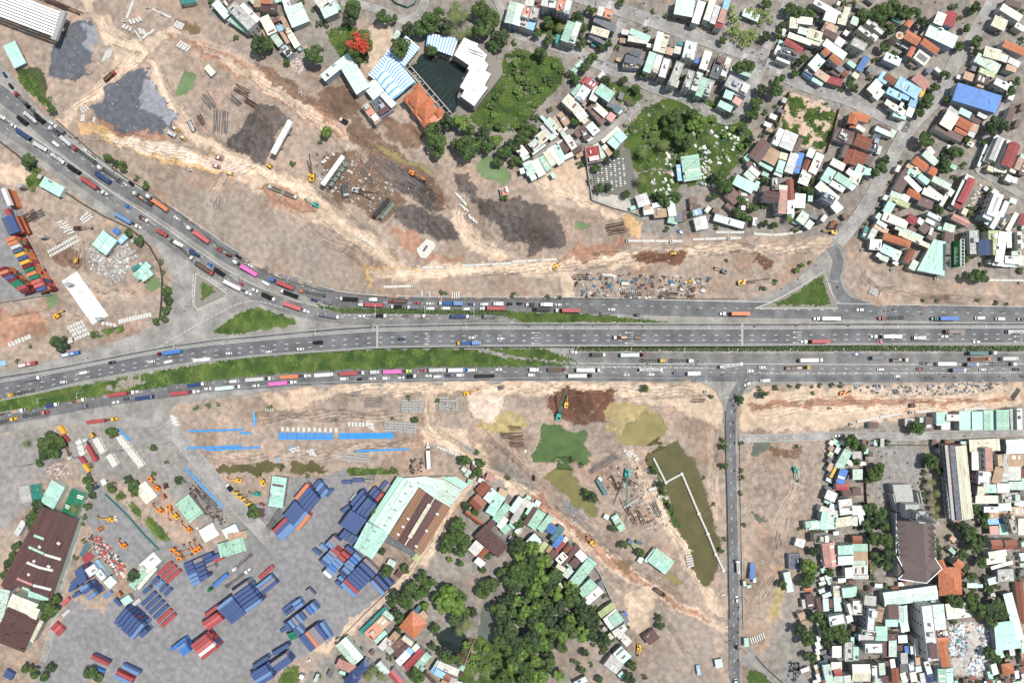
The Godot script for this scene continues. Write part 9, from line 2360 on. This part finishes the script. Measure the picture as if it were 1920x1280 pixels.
# ---------------------------------------------------------------- trees
func crown_mesh(sd: int, lobes: int, leaves: int, leaf: float, flat: float, a: Color, b: Color) -> ArrayMesh:
	var g := RandomNumberGenerator.new()
	g.seed = sd
	var cs := []
	for i in lobes:
		var an := g.randf() * TAU
		var r := sqrt(g.randf()) * 0.72
		cs.append([Vector3(cos(an) * r, g.randf_range(-0.25, 0.35) * flat + (0.3 - r * 0.35) * flat, sin(an) * r), g.randf_range(0.2, 0.4)])
	# every spray of leaves has a tone of its own, by chance
	var tone := PackedFloat32Array()
	for i in lobes: tone.append(g.randf())
	var vs := PackedVector3Array()
	var ns := PackedVector3Array()
	var col := PackedColorArray()
	for i in leaves:
		var c: Array = cs[i % lobes]
		var d := Vector3(g.randfn(), g.randfn() * 0.8 + 0.25, g.randfn()).normalized()
		var p: Vector3 = c[0] + d * c[1] * pow(g.randf(), 0.22) * Vector3(1, flat, 1)
		var n := (d + Vector3(g.randfn(), g.randfn(), g.randfn()) * 0.45 + Vector3(0, 0.35, 0)).normalized()
		var u := n.cross(Vector3(g.randfn(), g.randfn(), g.randfn())).normalized()
		var w := n.cross(u)
		var s := leaf * g.randf_range(0.6, 1.25)
		var k := a.lerp(b, clampf(tone[i % lobes] * 0.6 + g.randf() * 0.45, 0.0, 1.0))
		var nn := (n + d * 0.6).normalized()
		var q := [p - u * s, p + w * s * 0.55, p + u * s, p - w * s * 0.55]
		for e in [0, 1, 2, 0, 2, 3]:
			vs.append(q[e])
			ns.append(nn)
			col.append(k)
	var arr := []
	arr.resize(Mesh.ARRAY_MAX)
	arr[Mesh.ARRAY_VERTEX] = vs
	arr[Mesh.ARRAY_NORMAL] = ns
	arr[Mesh.ARRAY_COLOR] = col
	var me := ArrayMesh.new()
	me.add_surface_from_arrays(Mesh.PRIMITIVE_TRIANGLES, arr)
	return me

func palm_mesh(sd: int) -> ArrayMesh:
	var g := RandomNumberGenerator.new()
	g.seed = sd
	var st := begin()
	for i in 18:
		var an := TAU * i / 18.0 + g.randf_range(-0.15, 0.15)
		var d := Vector3(cos(an), 0, sin(an))
		var n := Vector3(-d.z, 0, d.x)
		var lift := g.randf_range(0.05, 0.55)
		var prev := Vector3.ZERO
		st.set_color(Color(0.08, 0.13, 0.035).lerp(Color(0.22, 0.2, 0.07), g.randf() * 0.7))
		for k in 7:
			var u := (k + 1) / 7.0
			var p := d * u * g.randf_range(0.92, 1.0) + Vector3(0, lift * u - u * u * 0.75, 0)
			for s in [-1.0, 1.0]:
				for e in 3:
					var b := prev.lerp(p, e / 3.0)
					var tip: Vector3 = b + (n * s * 0.26 * (1.05 - u * 0.8) + d * 0.12) + Vector3(0, -0.1, 0)
					st.add_vertex(b - d * 0.022)
					st.add_vertex(tip)
					st.add_vertex(b + d * 0.022)
			prev = p
	return done(st)

func banana_mesh(sd: int) -> ArrayMesh:
	var g := RandomNumberGenerator.new()
	g.seed = sd
	var st := begin()
	for c in 9:
		var o := Vector3(g.randfn() * 0.42, g.randf_range(-0.3, 0.3), g.randfn() * 0.42)
		for i in 8:
			var an := g.randf() * TAU
			var d := Vector3(cos(an), 0, sin(an))
			var n := Vector3(-d.z, 0, d.x) * 0.085
			st.set_color(Color(0.10, 0.17, 0.035).lerp(Color(0.26, 0.32, 0.09), g.randf()))
			var l := g.randf_range(0.32, 0.55)
			var a := o + d * l * 0.4 + Vector3(0, 0.28, 0) + n
			var a2 := o + d * l * 0.4 + Vector3(0, 0.28, 0) - n
			var e := o + d * l + Vector3(0, 0.12, 0)
			for v in [o, a, a2, a, e, a2]: st.add_vertex(v)
	return done(st)

func trees():
	var dk := Color(0.026, 0.048, 0.016)
	var md := Color(0.095, 0.155, 0.035)
	var lt := Color(0.17, 0.26, 0.045)
	var crowns := []
	for i in 6: crowns.append(crown_mesh(40 + i, 17 + i * 2, 2600, 0.115, 0.8, dk, md))
	var light := []
	for i in 3: light.append(crown_mesh(60 + i, 18, 2600, 0.115, 0.7, Color(0.045, 0.095, 0.018), lt))
	var dark := []
	for i in 2: dark.append(crown_mesh(70 + i, 14, 2400, 0.11, 0.85, Color(0.02, 0.04, 0.016), Color(0.055, 0.085, 0.03)))
	var shrub := []
	for i in 3: shrub.append(crown_mesh(80 + i, 9, 1200, 0.14, 0.7, Color(0.032, 0.055, 0.018), Color(0.10, 0.14, 0.045)))
	var palms := [palm_mesh(1), palm_mesh(2), palm_mesh(3)]
	var bananas := [banana_mesh(4), banana_mesh(5)]
	var leafm := mat("leaves", Color.WHITE, 0.7)
	leafm.vertex_color_use_as_albedo = true
	leafm.cull_mode = BaseMaterial3D.CULL_DISABLED
	leafm.backlight_enabled = true
	leafm.backlight = Color(0.05, 0.08, 0.02)
	var bark := mat("bark", Color(0.34, 0.28, 0.22), 0.95)
	var g := RandomNumberGenerator.new()
	g.seed = 12
	var all := rows(TREES, 3)
	var near_roofs := rows(HOUSES, 6)
	for b in bushes: all.append([b.x, b.y, b.z, "y"])
	for i in all.size():
		var q: Array = all[i]
		var r: float = q[2] * S * 1.06
		var ty: String = q[3]
		var small: bool = (q[2] <= 6 and ty == "") or ty in ["y", "Y"]
		var h := r * (1.9 if not small else 1.1)
		if ty == "p": h = maxf(r * 1.9, 5.0)
		var at := P(q[0], q[1], h)
		at.y = maxf(height(at), -0.1)
		var pl := place_of(q[0], q[1])
		var called: String = "shrub" if small else {"p": "palm_tree", "R": "flame_tree", "b": "banana_clump"}.get(ty, "broadleaf_tree" if q[2] > 10 else "young_tree")
		var t := thing(called, at, g.randf() * TAU)
		var size_word := "large" if q[2] > 14 else ("medium" if q[2] > 9 else "small")
		var desc: String = ("bright leafy shrub" if ty == "Y" else "low green shrub") if small else {"p": "palm with radiating feathery fronds", "R": "flame tree covered in red blossom", "b": "pale green banana clump", "L": "%s bright green leafy tree" % size_word, "D": "%s very dark leafy tree" % size_word}.get(ty, "%s dark green leafy tree" % size_word)
		var px_: float = q[0]
		var grove: bool = q[1] > 1010 and q[0] > 925 and q[0] < 1145 and q[2] > 9
		var beside := ""
		var gap := 1400.0
		for o in near_roofs:
			var d := Vector2(o[0] - q[0], o[1] - q[1]).length_squared()
			if d < gap:
				gap = d
				beside = " beside the %s roof" % cname(o[6][0])
		if (desc + beside + " " + pl[2]).split(" ").size() > 16: beside = ""
		tag(t, desc + beside + " " + ("in the dense grove" if grove else pl[2]), "shrub" if small else ("palm" if ty == "p" else "tree"), ("trees of the dense grove" if grove else "trees and shrubs " + pl[2]))
		if ty == "p":
			tube(t, "trunk", bark, Vector3(0, -0.3, 0), Vector3(0.2, h, 0.1), 0.22)
			put(t, "crown", palms[i % 3], leafm, Vector3(0.2, h, 0.1), Vector3.ONE * r * 1.1)
		elif ty == "b":
			tube(t, "trunk", bark, Vector3(0, -0.3, 0), Vector3(0, r * 0.6, 0), 0.25)
			put(t, "crown", bananas[i % 2], leafm, Vector3(0, r * 0.6, 0), Vector3.ONE * r)
		elif small:
			tube(t, "stem", bark, Vector3(0, -0.3, 0), Vector3(0, r * 0.6, 0), 0.08)
			put(t, "crown", light[i % 3] if ty == "Y" else shrub[i % 3], leafm, Vector3(0, r * 0.6, 0), Vector3(r, r * 0.8, r))
		else:
			var ch := h - r * 0.55
			tube(t, "trunk", bark, Vector3(0, -0.4, 0), Vector3(0, ch, 0), 0.12 + r * 0.05)
			for k in 3:
				var an := k * 2.1 + i
				tube(t, "limb", bark, Vector3(0, ch * 0.7, 0), Vector3(cos(an) * r * 0.5, ch + r * 0.15, sin(an) * r * 0.5), 0.05 + r * 0.02)
			var me: Mesh = light[i % 3] if ty == "L" else (dark[i % 2] if ty == "D" or (ty == "" and i % 5 == 0) else crowns[i % 6])
			put(t, "crown", me, leafm, Vector3(0, ch, 0), Vector3(r, r * 0.95, r) * g.randf_range(0.97, 1.06))
			if ty == "R":
				if not meshes.has("blossom"): meshes.blossom = crown_mesh(99, 26, 2600, 0.075, 0.75, Color(0.42, 0.035, 0.02), Color(0.62, 0.10, 0.05))
				put(t, "blossom", meshes.blossom, leafm, Vector3(0, ch + r * 0.12, 0), Vector3(r, r, r) * 0.94)
	# clipped hedge under the viaduct edge
	var hg := begin()
	g.seed = 31
	var vs := SurfaceTool.new()
	vs.begin(Mesh.PRIMITIVE_TRIANGLES)
	for q in [[1078, 1925, 648.5, 657.5, 4200], [640, 960, 578, 586, 1300]]:
		for k in q[4]:
			var x := g.randf_range(q[0], q[1])
			var p := P(x, g.randf_range(q[2], q[3]) + (0.0 if q[0] > 1000 else (x - 640.0) * 0.015))
			p.y = g.randf_range(0.2, 1.3)
			var n := Vector3(g.randfn() * 0.5, 1.0, g.randfn() * 0.5).normalized()
			var u := n.cross(Vector3(g.randfn(), g.randfn(), g.randfn())).normalized()
			var w := n.cross(u)
			var s := g.randf_range(0.3, 0.75)
			vs.set_color(Color(0.028, 0.05, 0.016).lerp(Color(0.10, 0.14, 0.04), g.randf()))
			vs.set_normal(n)
			for e in [p - u * s, p + w * s, p + u * s, p - u * s, p + u * s, p - w * s]: vs.add_vertex(e)
	tag(part(self, "hedge", vs.commit(), leafm), "low dark hedge planting filling the road median", "hedge", "", "stuff")

# ---------------------------------------------------------------- lamps, walls, poles, cables
func furniture():
	var steel := mat("lamp_steel", Color(0.74, 0.75, 0.75), 0.5)
	for q in LAMPS:
		var at := P(q[0], q[1])
		var hgt := 10.0
		if q[3] > 0.0:
			at = P(q[0], q[1], q[3])
			at.y = q[3] + 0.2
		var t := thing("street_lamp", at, -deg_to_rad(q[2]))
		tag(t, "tall grey street lamp with %s %s" % ["two arms" if q[4] == 2 else "one arm", where_is(q[0], q[1], q[3])], "street lamp", "street lamps along the roads")
		tube(t, "pole", steel, Vector3(0, -0.2, 0), Vector3(0, hgt, 0), 0.14)
		for s in ([-1.0, 1.0] if q[4] == 2 else [1.0]):
			tube(t, "arm", steel, Vector3(0, hgt - 0.1, 0), Vector3(s * 2.4, hgt + 0.3, 0), 0.09)
			box(t, "lamp_head", steel, Vector3(s * 2.7, hgt + 0.3, 0), Vector3(0.9, 0.16, 0.4))
	var conc = mats["concrete"]
	for q in WALLS:
		var pts: Array = q[4]
		var o := P(pts[0], pts[1])
		var t := thing(q[0], o)
		tag(t, q[1], "wall" if q[0].contains("wall") else ("fence" if q[0].contains("fence") else "barrier"))
		var m: Material = {"c": conc, "d": mat("old_wall", Color(0.36, 0.34, 0.31), 0.95, grey_tex("plaster", 256, 0.02, 5, 0.72, 1.0), 7.0), "T": mat("teal_sheet", Color(0.24, 0.46, 0.44), 0.7), "b": mat("brick_wall", Color(0.45, 0.29, 0.23), 0.95), "w": wall_mat(0)}[q[3]]
		for i in range(0, pts.size() - 2, 2):
			var a := P(pts[i], pts[i + 1]) - o
			var b := P(pts[i + 2], pts[i + 3]) - o
			var n := maxi(1, int(a.distance_to(b) / 6.0))
			for k in n:
				var st := begin()
				var u := a.lerp(b, float(k) / n)
				var v := a.lerp(b, (k + 0.97) / n)
				add_bar(st, u + Vector3(0, q[2] * 0.5 - 0.2, 0), v + Vector3(0, q[2] * 0.5 - 0.2, 0), 0.3, q[2] + 0.4)
				part(t, "panel", done(st), m)
	var wood := mat("pole_concrete", Color(0.48, 0.46, 0.43), 0.9)
	var cable := mat("cable", Color(0.07, 0.07, 0.07), 0.8)
	for q in CABLES:
		var prev := Vector3.ZERO
		for i in range(0, q.size(), 2):
			var p := P(q[i], q[i + 1])
			var t := thing("utility_pole", p)
			tag(t, "thin concrete utility pole with cross arm %s" % place_of(q[i], q[i + 1])[2], "pole", "utility poles")
			tube(t, "pole", wood, Vector3(0, -0.3, 0), Vector3(0, 8.5, 0), 0.16)
			box(t, "cross_arm", wood, Vector3(0, 8.1, 0), Vector3(1.8, 0.14, 0.14), Vector3(0, 0.6, 0))
			if i > 0:
				for s in [-0.5, 0.5]:
					var st := begin()
					for k in 8:
						var a := prev.lerp(p, k / 8.0) + Vector3(s, 8.2 - 4.0 * (k / 8.0) * (1.0 - k / 8.0), s)
						var b := prev.lerp(p, (k + 1) / 8.0) + Vector3(s, 8.2 - 4.0 * ((k + 1) / 8.0) * (1.0 - (k + 1) / 8.0), s)
						add_bar(st, a, b, 0.09, 0.09)
					tag(part(self, "overhead_cable", done(st), cable), "thin black overhead cable strung %s" % place_of(q[i], q[i + 1])[2], "cable", "overhead cables")
			prev = p

# ---------------------------------------------------------------- small countless things
func rock_mesh() -> ArrayMesh:
	var g := RandomNumberGenerator.new()
	g.seed = 2
	var s := SphereMesh.new()
	s.radius = 0.5
	s.height = 0.8
	s.radial_segments = 6
	s.rings = 3
	var st := begin()
	var a := s.get_mesh_arrays()
	var v: PackedVector3Array = a[Mesh.ARRAY_VERTEX]
	var ix: PackedInt32Array = a[Mesh.ARRAY_INDEX]
	var moved := {}
	for i in ix:
		var key := v[i].snapped(Vector3.ONE * 0.01)
		if not moved.has(key): moved[key] = v[i] * g.randf_range(0.7, 1.25)
		st.set_color(Color.WHITE)
		st.add_vertex(moved[key])
	return done(st)

func small_stuff():
	var rock := rock_mesh()
	var g := RandomNumberGenerator.new()
	g.seed = 55
	var m := mat("loose_stone", Color.WHITE, 0.95)
	m.vertex_color_use_as_albedo = true
	for q in SCATTER:
		var pts := PackedVector2Array()
		for i in range(0, q[1].size(), 2): pts.append(Vector2(q[1][i], q[1][i + 1]))
		var lo := pts[0]
		var hi := pts[0]
		for v in pts:
			lo = lo.min(v)
			hi = hi.max(v)
		var xf := []
		var guard := 0
		while xf.size() < q[2] and guard < q[2] * 20:
			guard += 1
			var c := Vector2(g.randf_range(lo.x, hi.x), g.randf_range(lo.y, hi.y))
			if not Geometry2D.is_point_in_polygon(c, pts): continue
			var p := P(c.x, c.y)
			p.y = height(p)
			if p.y < -0.3: continue
			var s: float = q[3] * pow(g.randf(), 2.0) + q[3] * 0.25
			xf.append(Transform3D(Basis.from_euler(Vector3(g.randf() * 6, g.randf() * 6, g.randf() * 6)).scaled(Vector3(s * g.randf_range(0.7, 1.6), s * 0.7, s)), p + Vector3(0, s * 0.15, 0)))
		var mm := MultiMesh.new()
		mm.transform_format = MultiMesh.TRANSFORM_3D
		mm.use_colors = true
		mm.mesh = meshes.cube if q[5] else rock
		if q[5]: mm.mesh = meshes.tomb
		mm.instance_count = xf.size()
		for i in xf.size():
			mm.set_instance_transform(i, xf[i])
			var c: Color = q[4][g.randi() % q[4].size()]
			mm.set_instance_color(i, c.srgb_to_linear() * g.randf_range(0.75, 1.1))
		var o := MultiMeshInstance3D.new()
		o.multimesh = mm
		o.material_override = m
		o.name = numbered(q[6])
		add_child(o)
		tag(o, q[0], q[6].replace("_", " "), "", "stuff")
